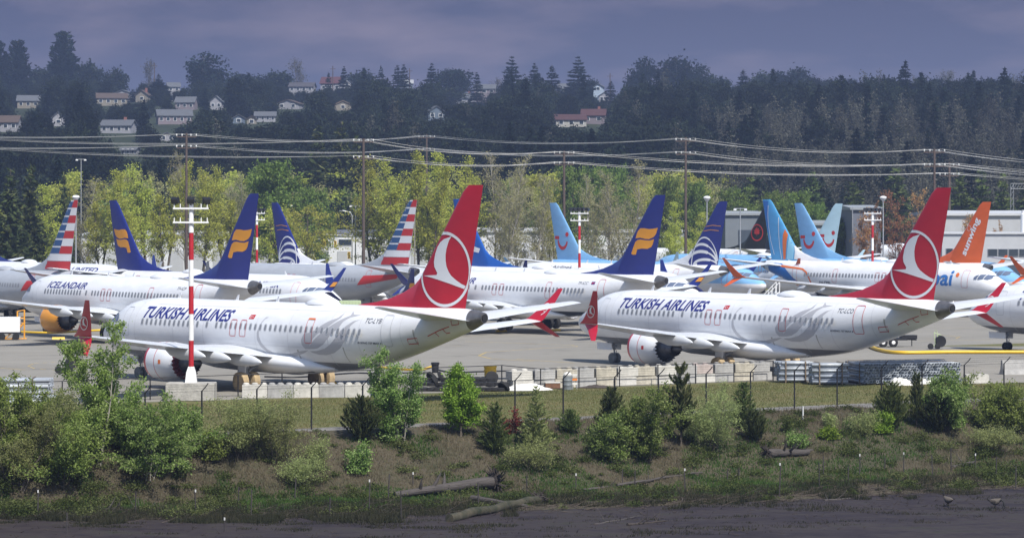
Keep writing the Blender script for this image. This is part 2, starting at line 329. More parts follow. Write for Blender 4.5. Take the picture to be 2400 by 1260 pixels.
# ---- shared meshes of the airliner, built once ----
PMESH = {}
def build_plane_meshes():
    def mk(key, secs, cap=True, smooth=True, ang=35):
        m = MB(); V, F = loft(secs, cap=cap); m.add(V, F); PMESH[key] = m.mesh(key, smooth, ang)
    mk('fuselage', fuse_secs(0, 37.3, 60))
    mk('tail_cone', fuse_secs(37.3, 38.3, 6, 0.004, 40))
    m = MB(); m.lathe([(0, .0), (0, .2), (-.06, .21), (-.06, 0)], (GX - 38.3, 0, 4.89), n=20); PMESH['exhaust_port'] = m.mesh('exhaust_port')
    # belly fairing
    secs = []
    for x, w_, zb, zt in ((11.6, .9, 1.33, 1.6), (12.6, 1.5, 1.2, 2.0), (14, 1.98, 1.06, 2.4), (17, 2.1, .98, 2.5), (20, 2.12, .98, 2.5), (22.5, 2.0, 1.05, 2.4), (24.2, 1.5, 1.2, 2.1), (25.6, .8, 1.36, 1.7)):
        c = (zb + zt) / 2; secs.append([(GX - x, w_ * math.copysign(abs(math.cos(q)) ** .7, math.cos(q)), c + (zt - zb) / 2 * math.sin(q)) for q in np.linspace(0, 2 * math.pi, 32, endpoint=False)])
    mk('belly_fairing', secs)
    # wings
    for side, nm in ((1, 'P'), (-1, 'S')):
        S_ = [(1.5, 13.2, 21.0, 2.02, .13), (3.6, 14.9, 20.98, 2.26, .125), (5.8, 16.5, 21.0, 2.5, .115), (9.5, 18.42, 22.1, 2.92, .105), (13.3, 20.4, 23.2, 3.38, .10), (17.0, 22.4, 24.3, 3.84, .095)]
        secs = [wingsec(a, b, side * y, z, t) for y, a, b, z, t in S_]; mk('wing' + nm, secs)
        m = MB()                                                           # bare metal leading edge and flap gap lines
        for i in range(len(S_) - 1):
            (y0, a0, b0, z0, t0), (y1, a1, b1, z1, t1) = S_[i], S_[i + 1]
        V = []
        for y, a, b, z, t in S_:
            c = b - a
            for f, sg in ((.05, 1), (.0, 0), (.04, -1)):
                V.append((GX - (a - .012 + f * c), side * y, z + (float(foil(f, t)) * (1 if sg > 0 else -.8) + .02 * (1 - (2 * f - 1) ** 2) + .008 * sg) * c if sg else z))
        F = []
        for i in range(1, len(S_) - 1):
            for k in range(2): F.append((i * 3 + k, i * 3 + k + 1, (i + 1) * 3 + k + 1, (i + 1) * 3 + k))
        m.add(V, F); PMESH['leading_edge' + nm] = m.mesh('leading_edge', True, 60)
        # winglets
        def wl(pts, n=8):
            secs = []
            for xl, xt, y, z, th in pts:
                c = xt - xl; s = [(1 - math.cos(math.pi * i / n)) / 2 for i in range(n + 1)]
                up_ = [(GX - (xl + a * c), side * (y + float(foil(a, th)) * c), z) for a in s]; dn = [(GX - (xl + a * c), side * (y - float(foil(a, th)) * c), z) for a in s[-2:0:-1]]
                secs.append(up_ + dn)
            return secs
        mk('upper_winglet' + nm, wl([(22.45, 24.32, 17.0, 3.84, .08), (22.95, 24.5, 17.14, 4.05, .08), (23.6, 24.78, 17.33, 4.55, .08), (24.3, 25.1, 17.6, 5.2, .08), (24.98, 25.42, 17.88, 5.95, .08)]))
        mk('lower_winglet' + nm, wl([(23.0, 24.36, 17.02, 3.80, .08), (23.7, 24.7, 17.3, 3.45, .08), (24.75, 25.2, 17.85, 2.85, .08)]))
        mk('stabilizer' + nm, [wingsec(a, b, side * y, z, .09) for y, a, b, z in ((.35, 33.5, 37.5, 4.68), (1.0, 33.95, 37.6, 4.76), (4.0, 35.6, 38.1, 5.16), (7.17, 37.35, 38.62, 5.59))])
        for j, y in enumerate((3.95, 6.3, 8.6)):                           # flap track fairings
            te = 21.0 + max(0, y - 5.8) * .295; zz = 2.02 + (y - 1.5) * .118; secs = []
            for fx, w_, h0, h1 in ((-2.6, .05, -.12, -.05), (-1.9, .2, -.5, 0.0), (-.9, .25, -.72, 0), (0, .25, -.72, .02), (.8, .19, -.66, -.08), (1.35, .1, -.56, -.26), (1.6, .02, -.46, -.4)):
                secs.append([(GX - (te + fx), side * (y + w_ * math.cos(q)), zz + (h0 + h1) / 2 + (h1 - h0) / 2 * math.sin(q)) for q in np.linspace(0, 2 * math.pi, 14, endpoint=False)])
            mk('fairing%s%d' % (nm, j), secs, ang=70)
        # engine
        ex, ey, ez = 13.0, side * 4.83, 1.66
        m = MB(); prof = [(0.35, .80), (.1, .86), (.0, .93)]; prof = [(-.55, .80), (-.2, .84), (-.03, .90), (0.0, .95)]
        m.lathe([(-.03 - .0, .90), (0.03, .95), (-.02, 1.0), (-.12, 1.03), (-.12, .98)][::1], (0, 0, 0), n=48); 
        # coordinates along +X = forward
        def L_(prof, n=48, zig=None):
            q = MB(); q.lathe([(GX - ex - a, r) for a, r in prof], (0, ey, ez), n=n, zig=zig); return q
        PMESH['inlet_lip' + nm] = L_([(.55, .90), (.25, .92), (.06, .97), (0, 1.02), (.06, 1.09), (.2, 1.135), (.36, 1.165), (.36, 1.1)]).mesh('inlet_lip', True, 60)
        PMESH['nacelle' + nm] = L_([(.36, 1.16), (.7, 1.185), (1.3, 1.2), (2.0, 1.17), (2.6, 1.08), (3.0, .97), (3.0, .93), (2.3, .99)], 48, {5: .13, 6: .13}).mesh('engine_nacelle', True, 50)
        PMESH['fan_face' + nm] = L_([(.55, 0), (.56, .91)]).mesh('fan_face')
        sp = L_([(.2, 0), (.3, .1), (.58, .26), (.58, 0)], 24); PMESH['spinner' + nm] = sp.mesh('spinner', True)
        PMESH['core_nozzle' + nm] = L_([(2.2, .80), (2.9, .72), (3.6, .58), (4.05, .47), (4.05, .43), (3.2, .5)], 36, {3: .05, 4: .05}).mesh('core_nozzle', True, 50)
        PMESH['plug' + nm] = L_([(3.2, .4), (3.9, .34), (4.5, .14), (4.75, .02), (4.75, 0)], 24).mesh('exhaust_plug', True, 50)
        PMESH['bypass' + nm] = L_([(2.35, .96), (2.36, .5)]).mesh('bypass_duct')
        cv = L_([(2.97, .62), (2.99, 1.0), (3.12, 1.02), (3.2, .97), (3.22, .62)], 48, {1: .09, 2: .12, 3: .12}); PMESH['cover' + nm] = cv.mesh('exhaust_cover', False)
        m = MB(); secs = []
        for x, zt, zb, w_ in ((13.7, 2.62, 2.55, .05), (14.6, 2.85, 2.5, .2), (16.0, 2.75, 2.3, .22), (18, 2.42, 2.0, .2), (19.2, 2.2, 2.0, .05)):
            secs.append([(GX - x, ey + w_, zt), (GX - x, ey - w_, zt), (GX - x, ey - w_, zb), (GX - x, ey + w_, zb)])
        mk('pylon' + nm, secs, ang=20)
    # fin with dorsal fillet
    secs = []
    for z in (5.0, 5.6, 6.4, 7.5, 9, 10.5, 12.0, 12.25, 12.37):
        le, te = float(fin_le(z)), float(fin_te(z)); t = .095 if z < 12.2 else .07; n = 14; s = [(1 - math.cos(math.pi * i / n)) / 2 for i in range(n + 1)]
        secs.append([(GX - (le + a * (te - le)), float(foil(a, t)) * (te - le), z) for a in s] + [(GX - (le + a * (te - le)), -float(foil(a, t)) * (te - le), z) for a in s[-2:0:-1]])
    mk('fin', secs)
    m = MB(); V = []; F = []
    rows = [(26.9, 5.36, .03), (28.6, 5.55, .07), (30.0, 5.82, .11), (31.2, 6.2, .15), (32.1, 6.6, .18), (32.9, 7.2, .2), (33.6, 8.0, .2)]
    for x, z, w_ in rows: V += [(GX - x, w_ * 1.3, 5.2), (GX - x, w_ * .5, z - .08), (GX - x, 0, z), (GX - x, -w_ * .5, z - .08), (GX - x, -w_ * 1.3, 5.2)]
    for i in range(len(rows) - 1):
        for k in range(4): F.append((i * 5 + k, i * 5 + k + 1, (i + 1) * 5 + k + 1, (i + 1) * 5 + k))
    m.add(V, F); PMESH['dorsal'] = m.mesh('dorsal_fillet', True, 70)
    # radome, antennas
    secs = []
    for x, w_, h in ((21.9, .05, .02), (22.2, .4, .16), (22.7, .6, .3), (23.4, .66, .36), (24.1, .6, .32), (24.7, .42, .2), (25.2, .05, .02)):
        secs.append([(GX - x, w_ * math.cos(q), 5.26 + (h + .05) * math.sin(q)) for q in np.linspace(0, math.pi, 14)] + [(GX - x, 0, 5.2)])
    mk('radome', secs)
    m = MB(); m.add([(0, -.02, 0), (.3, -.02, 0), (-.12, -.01, .38), (.02, -.01, .38), (0, .02, 0), (.3, .02, 0), (-.12, .01, .38), (.02, .01, .38)],
                    [(0, 1, 3, 2), (4, 6, 7, 5), (0, 4, 5, 1), (2, 3, 7, 6), (0, 2, 6, 4), (1, 5, 7, 3)]); PMESH['antenna'] = m.mesh('antenna')
    # gear
    def wheel(r, w_): return MB().lathe([(-w_ / 2, r * .55), (-w_ / 2, r * .86), (-w_ / 2 + .05, r * .97), (0, r), (w_ / 2 - .05, r * .97), (w_ / 2, r * .86), (w_ / 2, r * .55)], axis='Y', n=28)
    PMESH['tyre'] = wheel(.565, .4).mesh('tyre', True, 50); PMESH['tyreN'] = wheel(.34, .2).mesh('tyre', True, 50)
    PMESH['hub'] = MB().lathe([(-.19, 0), (-.19, .2), (-.13, .31), (.13, .31), (.19, .2), (.19, 0)], axis='Y', n=20).mesh('hub', True)
    PMESH['hubN'] = MB().lathe([(-.1, 0), (-.1, .1), (-.07, .19), (.07, .19), (.1, .1), (.1, 0)], axis='Y', n=16).mesh('hub', True)
    q = MB().lathe([(-.24, 0), (-.25, .45), (-.2, .585), (-.07, .6), (.07, .6), (.2, .585), (.25, .45), (.24, 0)], axis='Y', n=18)
    q.V = [(x * (1 + .03 * math.sin(9 * z)), y, z * (1 + .03 * math.cos(7 * x))) for x, y, z in q.V]; PMESH['tyre_cover'] = q.mesh('tyre_cover', True)
    for side, nm in ((1, 'P'), (-1, 'S')):
        y = side * 2.86; m = MB().tube([(0, y, .5), (0, y, 1.1)], .085, 12).tube([(0, y, 1.0), (.0, y * .99, 2.3)], .14, 12).tube([(0, y - .62, .565), (0, y + .62, .565)], .08, 10)
        m.tube([(0, y, 1.15), (0, y * .42, 1.85)], .06, 8).tube([(-.12, y, .75), (-.38, y, 1.05), (-.12, y, 1.35)], .035, 6).tube([(.1, y, 1.5), (1.2, y, 2.2)], .05, 8)
        PMESH['strut' + nm] = m.mesh('strut', True, 40)
        PMESH['gdoor' + nm] = MB().box((0, y + side * .32, 1.6), (.8, .04, .95), tilt=Matrix.Rotation(side * .12, 3, 'X')).mesh('gear_door')
    x = GX - 4.0; m = MB().tube([(x, 0, .34), (x + .05, 0, 1.0)], .06, 10).tube([(x + .05, 0, .95), (x + .15, 0, 1.7)], .1, 10).tube([(x, -.3, .34), (x, .3, .34)], .05, 8).tube([(x + .1, 0, 1.1), (x + 1.0, 0, 1.6)], .045, 6).tube([(x - .08, 0, .6), (x - .22, 0, .85), (x - .06, 0, 1.1)], .03, 6)
    m.box((x + .12, 0, 1.2), (.22, .5, .16)); PMESH['strutN'] = m.mesh('strut', True, 40)
    for s_ in (1, -1): PMESH['ndoor%d' % s_] = MB().box((GX - 3.35, s_ * .42, 1.2), (1.75, .03, .5), tilt=Matrix.Rotation(-s_ * .08, 3, 'X')).mesh('gear_door')
    # cockpit glass and cabin windows (built once per side, copied along the skin)
build_plane_meshes()
HUB = None
def decal_mesh(key, polys, side=1, off=.012):
    k = (key, side)
    if k not in PMESH:
        o = shape_decal(key, polys, PM['white'], None, 'fuse', side, off * (2.4 if key[:4] == 'cock' else 1), gx=.12 if key[:4] == 'cock' else .5, gz=.07 if key[:4] == 'cock' else .14); PMESH[k] = o.data; bpy.data.objects.remove(o)
    return PMESH[k]
COCKPIT = [[(1.86, 3.86), (2.06, 4.2), (2.5, 4.28), (2.62, 3.8), (2.2, 3.72)], [(2.68, 3.8), (2.57, 4.3), (3.1, 4.28), (3.28, 3.92), (3.24, 3.72)], [(3.34, 3.74), (3.36, 3.92), (3.2, 4.26), (3.5, 4.2), (3.74, 3.98), (3.72, 3.76)]]
def wins(missing=(13, 15), first=6.85, n=45, pitch=.5093): return [first + pitch * i for i in range(n) if i not in missing and first + pitch * i < 29.5]

def airliner(label, X, Y, head, kind, z=0.0, near=True, side=1, fuse='white', belly=None, split=1.9, fin='white', winglet=None, engine='white', lip='metal', group='airliners parked on the apron',
             windows='parts', cover=None, dorsal=None, gearfull=True, lowerwinglet=None, cone='cone', doors='signred', frames=True):
    t = thing('airliner', label, 'airliner', (X, Y, z), R(head), group)
    F = PM[fuse]
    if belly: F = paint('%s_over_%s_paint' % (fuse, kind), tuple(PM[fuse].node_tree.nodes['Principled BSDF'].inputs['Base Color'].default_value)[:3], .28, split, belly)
    w = PM[winglet or fin]
    P = lambda name, key, m, par=t, **k: link(name, PMESH[key], par, m, **k)
    fo = P('fuselage', 'fuselage', F); tcn = P('tail_cone', 'tail_cone', PM[cone]); P('exhaust_port', 'exhaust_port', PM['dark'], tcn)
    P('belly_fairing', 'belly_fairing', F if not belly else PM['white'] if fuse == 'white' else F)
    f = P('tail_fin', 'fin', PM[fin]); P('dorsal_fillet', 'dorsal', PM[dorsal or fin], f)
    P('antenna_fairing', 'radome', PM['white' if fuse != 'silver' else 'silver'])
    for q in (8.5, 14.8, 19.0): link('antenna', PMESH['antenna'], t, PM['white'], loc=(GX - q, 0, 5.3))
    for s_, nm in ((1, 'P'), (-1, 'S')):
        wg = P('wing', 'wing' + nm, PM['wing']); P('leading_edge', 'leading_edge' + nm, PM['metal'], wg)
        for j in range(3): P('flap_fairing', 'fairing%s%d' % (nm, j), PM['wing'], wg)
        P('upper_winglet', 'upper_winglet' + nm, w); P('lower_winglet', 'lower_winglet' + nm, PM[lowerwinglet] if lowerwinglet else w)
        P('horizontal_stabilizer', 'stabilizer' + nm, PM['wing'])
        e = P('engine_nacelle', 'nacelle' + nm, PM[engine])
        P('inlet_lip', 'inlet_lip' + nm, PM[lip], e); P('fan_face', 'fan_face' + nm, PM['dark'], e); P('spinner', 'spinner' + nm, PM['gear'], e)
        P('core_nozzle', 'core_nozzle' + nm, PM['nozzle'], e); P('exhaust_plug', 'plug' + nm, PM['cone'], e); P('bypass_duct', 'bypass' + nm, PM['dark'], e)
        if cover and s_ == 1: P('exhaust_cover', 'cover' + nm, PM[cover], e)
        P('engine_pylon', 'pylon' + nm, PM['wing'])
        g = P('main_gear', 'strut' + nm, PM['gear']); P('gear_door', 'gdoor' + nm, PM['white'], g)
        for dy in (-.43, .43):
            y = s_ * 2.86 + dy
            if kind == 'A1': link('tyre_cover', PMESH['tyre_cover'], g, PM['cover'], loc=(0, y, .585), rot=(0, random.random(), 0))
            elif kind == 'A2': link('tyre_cover', PMESH['tyre_cover'], g, PM['cover'], loc=(0, y, .585), rot=(0, random.random(), 0))
            else: link('tyre', PMESH['tyre'], g, PM['tyre'], loc=(0, y, .565)); link('hub', PMESH['hub'], g, PM['hub'], loc=(0, y, .565))
    g = P('nose_gear', 'strutN', PM['gear'])
    for s_ in (1, -1):
        P('gear_door', 'ndoor%d' % s_, PM['white'], g)
        if kind in ('A1', 'A2'): link('tyre_cover', PMESH['tyre_cover'], g, PM['greycover'], loc=(GX - 4.0, s_ * .2, .36), scale=(.62, .5, .62))
        else: link('tyre', PMESH['tyreN'], g, PM['tyre'], loc=(GX - 4.0, s_ * .2, .34)); link('hub', PMESH['hubN'], g, PM['gear'], loc=(GX - 4.0, s_ * .2, .34))
    for i, poly in enumerate(COCKPIT): link('cockpit_window', decal_mesh('cockpit%d' % i, [poly], side), t, PM['glass'])
    if kind[0] != 'A' or side == -1:
        for i, poly in enumerate(COCKPIT[:2]): link('cockpit_window', decal_mesh('cockpit%d' % i, [poly], -side), t, PM['glass'])
    x0 = 6.85
    pane = decal_mesh('pane', [rrect(x0 - .1, x0 + .1, 3.67, 4.01, .09)], side, .016); frm = decal_mesh('window_frame', [rrect(x0 - .15, x0 + .15, 3.61, 4.07, .13)], side, .010)
    if windows == 'parts':
        for xx in wins():
            wf = link('cabin_window', frm, t, PM['frame'], loc=(-(xx - x0), 0, 0)); link('pane', pane, wf, PM['pane'])
    elif windows == 'single':
        for xx in wins(): link('cabin_window', frm, t, PM['pane'], loc=(-(xx - x0), 0, 0))
    elif windows == 'stuff':
        o = shape_decal('cabin_windows', [rrect(xx - .13, xx + .13, 3.63, 4.05, .12, 2) for xx in wins()], PM['pane'], t, 'fuse', side, .012); o['kind'] = 'stuff'
    if doors:
        dm = PM[doors]
        for a in (16.48, 17.5): shape_decal('exit_outline', outline(a, a + .62, 3.2, 4.24, .12, .035), dm, t, 'fuse', side, .018)
        shape_decal('door_outline', outline(24.1, 24.8, 3.02, 4.53, .12, .035), dm, t, 'fuse', side, .018)
        shape_decal('door_outline', outline(30.9, 31.7, 3.06, 4.9, .16, .035), dm if kind != 'A1' else PM['frame'], t, 'fuse', side, .018)
        shape_decal('door_outline', outline(4.45, 5.3, 2.85, 4.72, .16, .03), PM['frame'] if side == 1 else dm, t, 'fuse', side, .018)
    return t, f, fo
# ------------------------------------------------------------------ liveries
PM['seam'] = mat('seam_grey', (.58, .58, .60), .5); PM['grime'] = mat('belly_grime', (.42, .41, .39), .6)  # seam: plain grey of the thin panel joint lines on the skin
HA, HB = 129.3, -50.7
TUL = [[(20.12, 4.47), (19.84, 4.45), (19.62, 4.2), (19.44, 3.88), (19.3, 3.5), (19.31, 3.07), (19.58, 2.65), (20.03, 2.34), (20.77, 2.12), (21.75, 2.10), (22.88, 2.2), (23.8, 2.42), (24.32, 2.61), (23.46, 2.52), (22.46, 2.33), (21.55, 2.25), (20.71, 2.3), (20.15, 2.53), (19.75, 2.87), (19.53, 3.29), (19.49, 3.72), (19.63, 4.1), (19.84, 4.34)],
       [(27.14, 4.93), (26.81, 4.61), (26.08, 4.39), (25.57, 4.14), (25.17, 3.87), (24.54, 3.67), (24.03, 3.6), (23.75, 3.22), (23.78, 2.91), (24.08, 2.66), (24.4, 2.76), (24.83, 3.26), (25.24, 3.59), (25.85, 3.87), (26.48, 4.25), (27.06, 4.62)],
       [(27.73, 5.03), (27.81, 4.77), (27.4, 4.61), (26.86, 4.36), (26.43, 4.13), (25.88, 3.80), (25.42, 3.53), (25.0, 3.25), (24.6, 2.93), (24.2, 2.68), (24.87, 2.71), (25.32, 2.78), (25.89, 3.03), (26.34, 3.41), (26.71, 3.74), (27.2, 4.01), (27.47, 4.43), (27.89, 4.66), (28.71, 4.82), (28.06, 4.83)],
       [(28.92, 4.57), (28.33, 4.45), (27.92, 4.21), (27.48, 3.92), (27.10, 3.49), (26.52, 3.05), (25.92, 2.76), (25.11, 2.6), (24.45, 2.56), (24.61, 2.48), (25.17, 2.38), (25.92, 2.38), (26.73, 2.54), (27.39, 2.85), (27.86, 3.3), (28.07, 3.78), (28.24, 4.19), (28.57, 4.46)]]
BIRD = [(35.61, 9.45), (34.95, 9.3), (34.62, 9.13), (34.35, 8.85), (34.18, 8.48), (34.09, 7.99), (34.15, 7.7), (34.31, 7.5), (34.42, 7.36), (34.37, 7.24), (33.12, 7.18), (33.8, 7.1), (34.5, 6.97), (35.51, 6.75), (36.6, 6.48), (36.73, 6.65), (36.4, 6.76), (36.01, 6.95), (35.6, 7.2), (35.38, 7.43), (35.2, 7.75), (35.13, 8.08), (35.12, 8.4), (35.19, 8.73), (35.3, 9.0), (35.4, 9.22)]
def winglet_emblem(t, s_, mA):
    """ring and bird on the upper winglet, on the face turned to port"""
    m = MB(); face = 1
    def Pm(u, v):                                      # u aft, v up in metres round the emblem's middle
        z = 4.62 + v; y = 17.35 + (z - 4.55) * .40; th = .055
        return (GX - (24.18 + u + v * .62), s_ * y + face * (th + .0) * (1 if s_ * face > 0 else 1), z)
    V = []; F = []; n = 28
    for k in range(n):
        q = 2 * math.pi * k / n
        for r in (.40, .34): V.append(Pm(r * math.cos(q), r * math.sin(q)))
    for k in range(n): F.append((2 * k, 2 * k + 1, 2 * ((k + 1) % n) + 1, 2 * ((k + 1) % n)))
    m.add(V, F); c = BIRD; V = [Pm((x - 35.0) * .17, (z - 7.55) * .17) for x, z in c]
    for tr in tessellate_polygon([[Vector((x, z, 0)) for x, z in c]]): m.add([V[i] for i in tr], [(0, 1, 2)])
    me = mesh_np('winglet_emblem', np.array(m.V), m.F); link('winglet_emblem', me, t, mA)
def red_livery(label, X, Y, head, kind, reg, flag=True, cover=None):
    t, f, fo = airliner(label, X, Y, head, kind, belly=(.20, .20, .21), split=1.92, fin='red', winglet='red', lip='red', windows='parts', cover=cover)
    shape_decal('fin_emblem', [ring(35.0, 7.57, 2.16, 1.99)], PM['whiteprint'], f, 'fin', gx=.4, gz=.4)
    shape_decal('fin_emblem', [BIRD], PM['whiteprint'], f, 'fin', gx=.4, gz=.4)
    letters('lettering', 'TURKISH AIRLINES', PM['textblue'], t, 6.55, 16.5, 4.07, 4.80, slant=.36, bold=.026)
    shape_decal('flag_print', [[(18.16, 4.3), (18.24, 4.56), (18.74, 4.57), (18.67, 4.31)]], PM['signred'], t)
    shape_decal('flag_print', [[circle(18.38, 4.435, .085, 20), circle(18.41, 4.435, .07, 20)[::-1]], circle(18.55, 4.435, .03, 10)], PM['whiteprint'], t, off=.018)
    for q in TUL: shape_decal('tulip_print', [q], PM['pearl'], t, off=.006)
    letters('lettering', reg, PM['textgrey'], t, 29.35, 30.85, 4.38, 4.66, slant=.08, bold=.0)
    letters('lettering', 'BOEING 737 MAX 8', PM['textgrey'], t, 28.95, 30.88, 3.16, 3.28, slant=.04, bold=.02)
    for s_ in (1, -1): winglet_emblem(t, s_, PM['whiteprint'])
    for xx in (5.95, 10.3, 13.6, 19.1, 22.4, 26.3, 29.0, 32.4): shape_decal('panel_seam', [[(xx, float(f_bot(xx)) + .25), (xx + .028, float(f_bot(xx)) + .25), (xx + .028, 5.2), (xx, 5.2)]], PM['seam'], t, off=.005)
    for zz, a_, b_ in ((2.75, 6, 30), (4.95, 6, 31)): shape_decal('panel_seam', [[(a_, zz), (b_, zz), (b_, zz + .02), (a_, zz + .02)]], PM['seam'], t, off=.005, gx=2)
    for xx, z0, z1, wd in ((23.2, 1.75, 2.6, .12), (27.6, 2.0, 2.9, .09), (9.1, 1.6, 2.4, .1), (12.0, 1.5, 2.2, .08), (33.4, 3.2, 4.1, .1)): shape_decal('grime_streak', [[(xx, z0), (xx + wd * .5, z0), (xx + wd, z1), (xx - wd * .3, z1)]], PM['grime'], t, off=.006)
    # red service outlines low on the tail and on the engine
    for pl_ in ([(32.9, 1 * 3.55), (33.6, 3.62), (33.5, 3.3), (32.85, 3.25), (32.9, 3.55)], [(34.4, 3.75), (35.3, 4.1), (36.1, 4.35)], [(35.0, 3.98), (35.15, 3.75)], [(35.6, 4.2), (35.75, 3.95), (36.0, 4.0)],
                [(36.25, 4.75), (36.75, 4.8), (36.8, 4.5), (36.3, 4.42), (36.25, 4.75)]):
        shape_decal('service_marking', stroke(pl_, .045), PM['signred'], t, off=.02)
    if kind == 'A1': shape_decal('door_placard', [[(24.14, 4.44), (24.14, 4.53), (24.78, 4.53), (24.78, 4.44)]], PM['orprint'], t, off=.022)
    # engine seam and red hatch, on the port nacelle
    m = MB(); 
    for k in range(33):
        q = R(-70 + 180 * k / 32)
    V = []; F = []
    for k in range(40):
        q = 2 * math.pi * k / 40
        for a in (1.28, 1.33): V.append((GX - 13.0 - a, 4.83 + 1.204 * math.cos(q), 1.66 + 1.204 * math.sin(q)))
    for k in range(40): F.append((2 * k, 2 * k + 1, 2 * ((k + 1) % 40) + 1, 2 * ((k + 1) % 40)))
    link('nacelle_seam', mesh_np('nacelle_seam', np.array(V), F), t, PM['signred'])
    V = []
    for q in (R(-4), R(8)):
        for a in (1.75, 2.0): V.append((GX - 13.0 - a, 4.83 + 1.198 * math.cos(q), 1.66 + 1.198 * math.sin(q)))
    link('nacelle_placard', mesh_np('nacelle_placard', np.array(V), [(0, 1, 3, 2)]), t, PM['signred'] if kind != 'A1' else PM['orprint'])
    return t
red_livery('nearest white airliner with red fin, behind the striped mast and its concrete base', -13.97, 170.3, 131.6, 'A1', 'TC-LYB', cover='dkred')
red_livery('white airliner with red fin parked behind the long concrete block wall and pipe stack', 16.46, 187.39, 125.5, 'A2', 'TC-LCO')
red_livery('white airliner cut off at the right edge, only its nose and forward fuselage in view', 48.4, 205.6, 127.5, 'A3', 'TC-LCR')

def gold_emblem(f, side):
    fl = 1 if side == 1 else 1
    a = [(35.10, 9.45), (34.78, 9.2), (34.62, 8.9), (34.50, 8.55), (35.1, 8.62), (35.7, 8.52), (36.2, 8.5), (36.75, 8.68), (37.05, 8.95), (37.27, 9.5), (36.8, 9.42), (36.2, 9.38), (35.7, 9.45)]
    b = [(36.82, 8.50), (36.3, 8.38), (35.7, 8.40), (35.2, 8.46), (34.8, 8.42), (34.5, 8.26), (34.33, 7.95), (33.98, 7.2), (34.2, 7.1), (34.58, 7.12), (34.75, 7.58), (35.3, 7.66), (36.0, 7.64), (36.45, 7.8), (36.65, 8.05)]
    for q in (a, b): shape_decal('fin_emblem', [q], PM['gold'], f, 'fin', side, gx=.4, gz=.4)
def navy_livery(label, X, Y, head, kind, reg, side=1, z=0, windows='single'):
    t, f, fo = airliner(label, X, Y, head, kind, z=z, belly=(.035, .04, .055) if kind == 'A5' else None, fin='navy', winglet='navy', engine='gold' if kind != 'B1' else 'gold', side=side, windows=windows)
    gold_emblem(f, side)
    if side == 1: letters('lettering', 'ICELANDAIR', PM['textblue'], t, 7.0, 13.9, 4.15, 4.72, slant=.3, bold=.02)
    else: letters('lettering', 'ICELANDAIR', PM['textblue'], t, 13.9, 7.0, 4.15, 4.72, side=-1, slant=.3, bold=.02)
    if side == 1:
        letters('lettering', reg, PM['textgrey'], t, 28.25, 29.6, 4.4, 4.64, slant=.08, bold=.0)
        shape_decal('flag_print', [rrect(30.0, 30.45, 4.42, 4.66, .01)], PM['textblue'], t); shape_decal('flag_print', stroke([(30.0, 4.54), (30.45, 4.54)], .05) + stroke([(30.17, 4.42), (30.17, 4.66)], .05), PM['signred'], t, off=.018)
    for s_ in (1, -1):                                 # gold blaze on the winglets
        V = [(GX - (23.9 + a), s_ * (17.28 + b * .4) + .07, 4.45 + b) for a, b in ((-.05, -.2), (.75, -.15), (1.0, .25), (.35, .22))]
        link('winglet_blaze', mesh_np('winglet_blaze', np.array(V), [(0, 1, 2, 3)]), t, PM['gold'])
    return t
navy_livery('white airliner with golden engine and navy fin, nose left, behind the nearest mast', -32.19, 238.72, 129.1, 'A4', 'TF-ICP')
navy_livery('white airliner with navy fin and dark belly, its nose hidden by the nearest red fin', 1.56, 257.01, 129.6, 'A5', 'TF-ICC')
navy_livery('white airliner with the leftmost navy fin, its nose pointing right', -28.6, 268.0, -48.5, 'B1', '', side=-1, z=-.3)

def place(fx, s, head, top=12.37, xx=38.2):
    """origin from the fin's trailing top corner: pixel column fx and scale s (px per m)"""
    D = FOC / s; X = (fx - 1200) / s; a = R(head); return X + math.cos(a) * (xx - GX), D + math.sin(a) * (xx - GX)
def striped_livery(label, fx, s, z):
    X, Y = place(fx, s, HA); t, f, fo = airliner(label, X, Y, HA, 'A6', z=z, fuse='silver', fin='silver', winglet='silver', windows='stuff', doors='signred')
    shape_decal('fin_stripe', [band_fin(5.5, 6.32)], PM['signred'], f, 'fin', gz=.4); shape_decal('fin_stripe', [band_fin(6.36, 7.05)], PM['whiteprint'], f, 'fin', gz=.4)
    for k in range(7):
        z0 = 7.08 + k * .765; m_ = PM['signred'] if k % 2 == 0 else PM['whiteprint']
        shape_decal('fin_stripe', [band_fin(z0, z0 + .76, .48, .985)], m_, f, 'fin', gz=.4)
        shape_decal('fin_stripe', [band_fin(z0 + .03, z0 + .6, .02, .475)], PM['aablue'], f, 'fin', gz=.4)
        shape_decal('fin_stripe', [band_fin(z0 + .61, z0 + .74, .02, .475)], PM['whiteprint'], f, 'fin', gz=.4)
    shape_decal('tail_print', [[(29.6, 3.25), (30.6, 4.3), (36.2, 4.55), (35.5, 4.05), (31, 3.4)]], PM['signred'], t, off=.01)
    return t
striped_livery('silver airliner with red and blue striped fin at the left edge', 183, 23.6, -.35)
striped_livery('silver airliner with red and blue striped fin left of the nearest red fin', 978, 22.1, -.25)

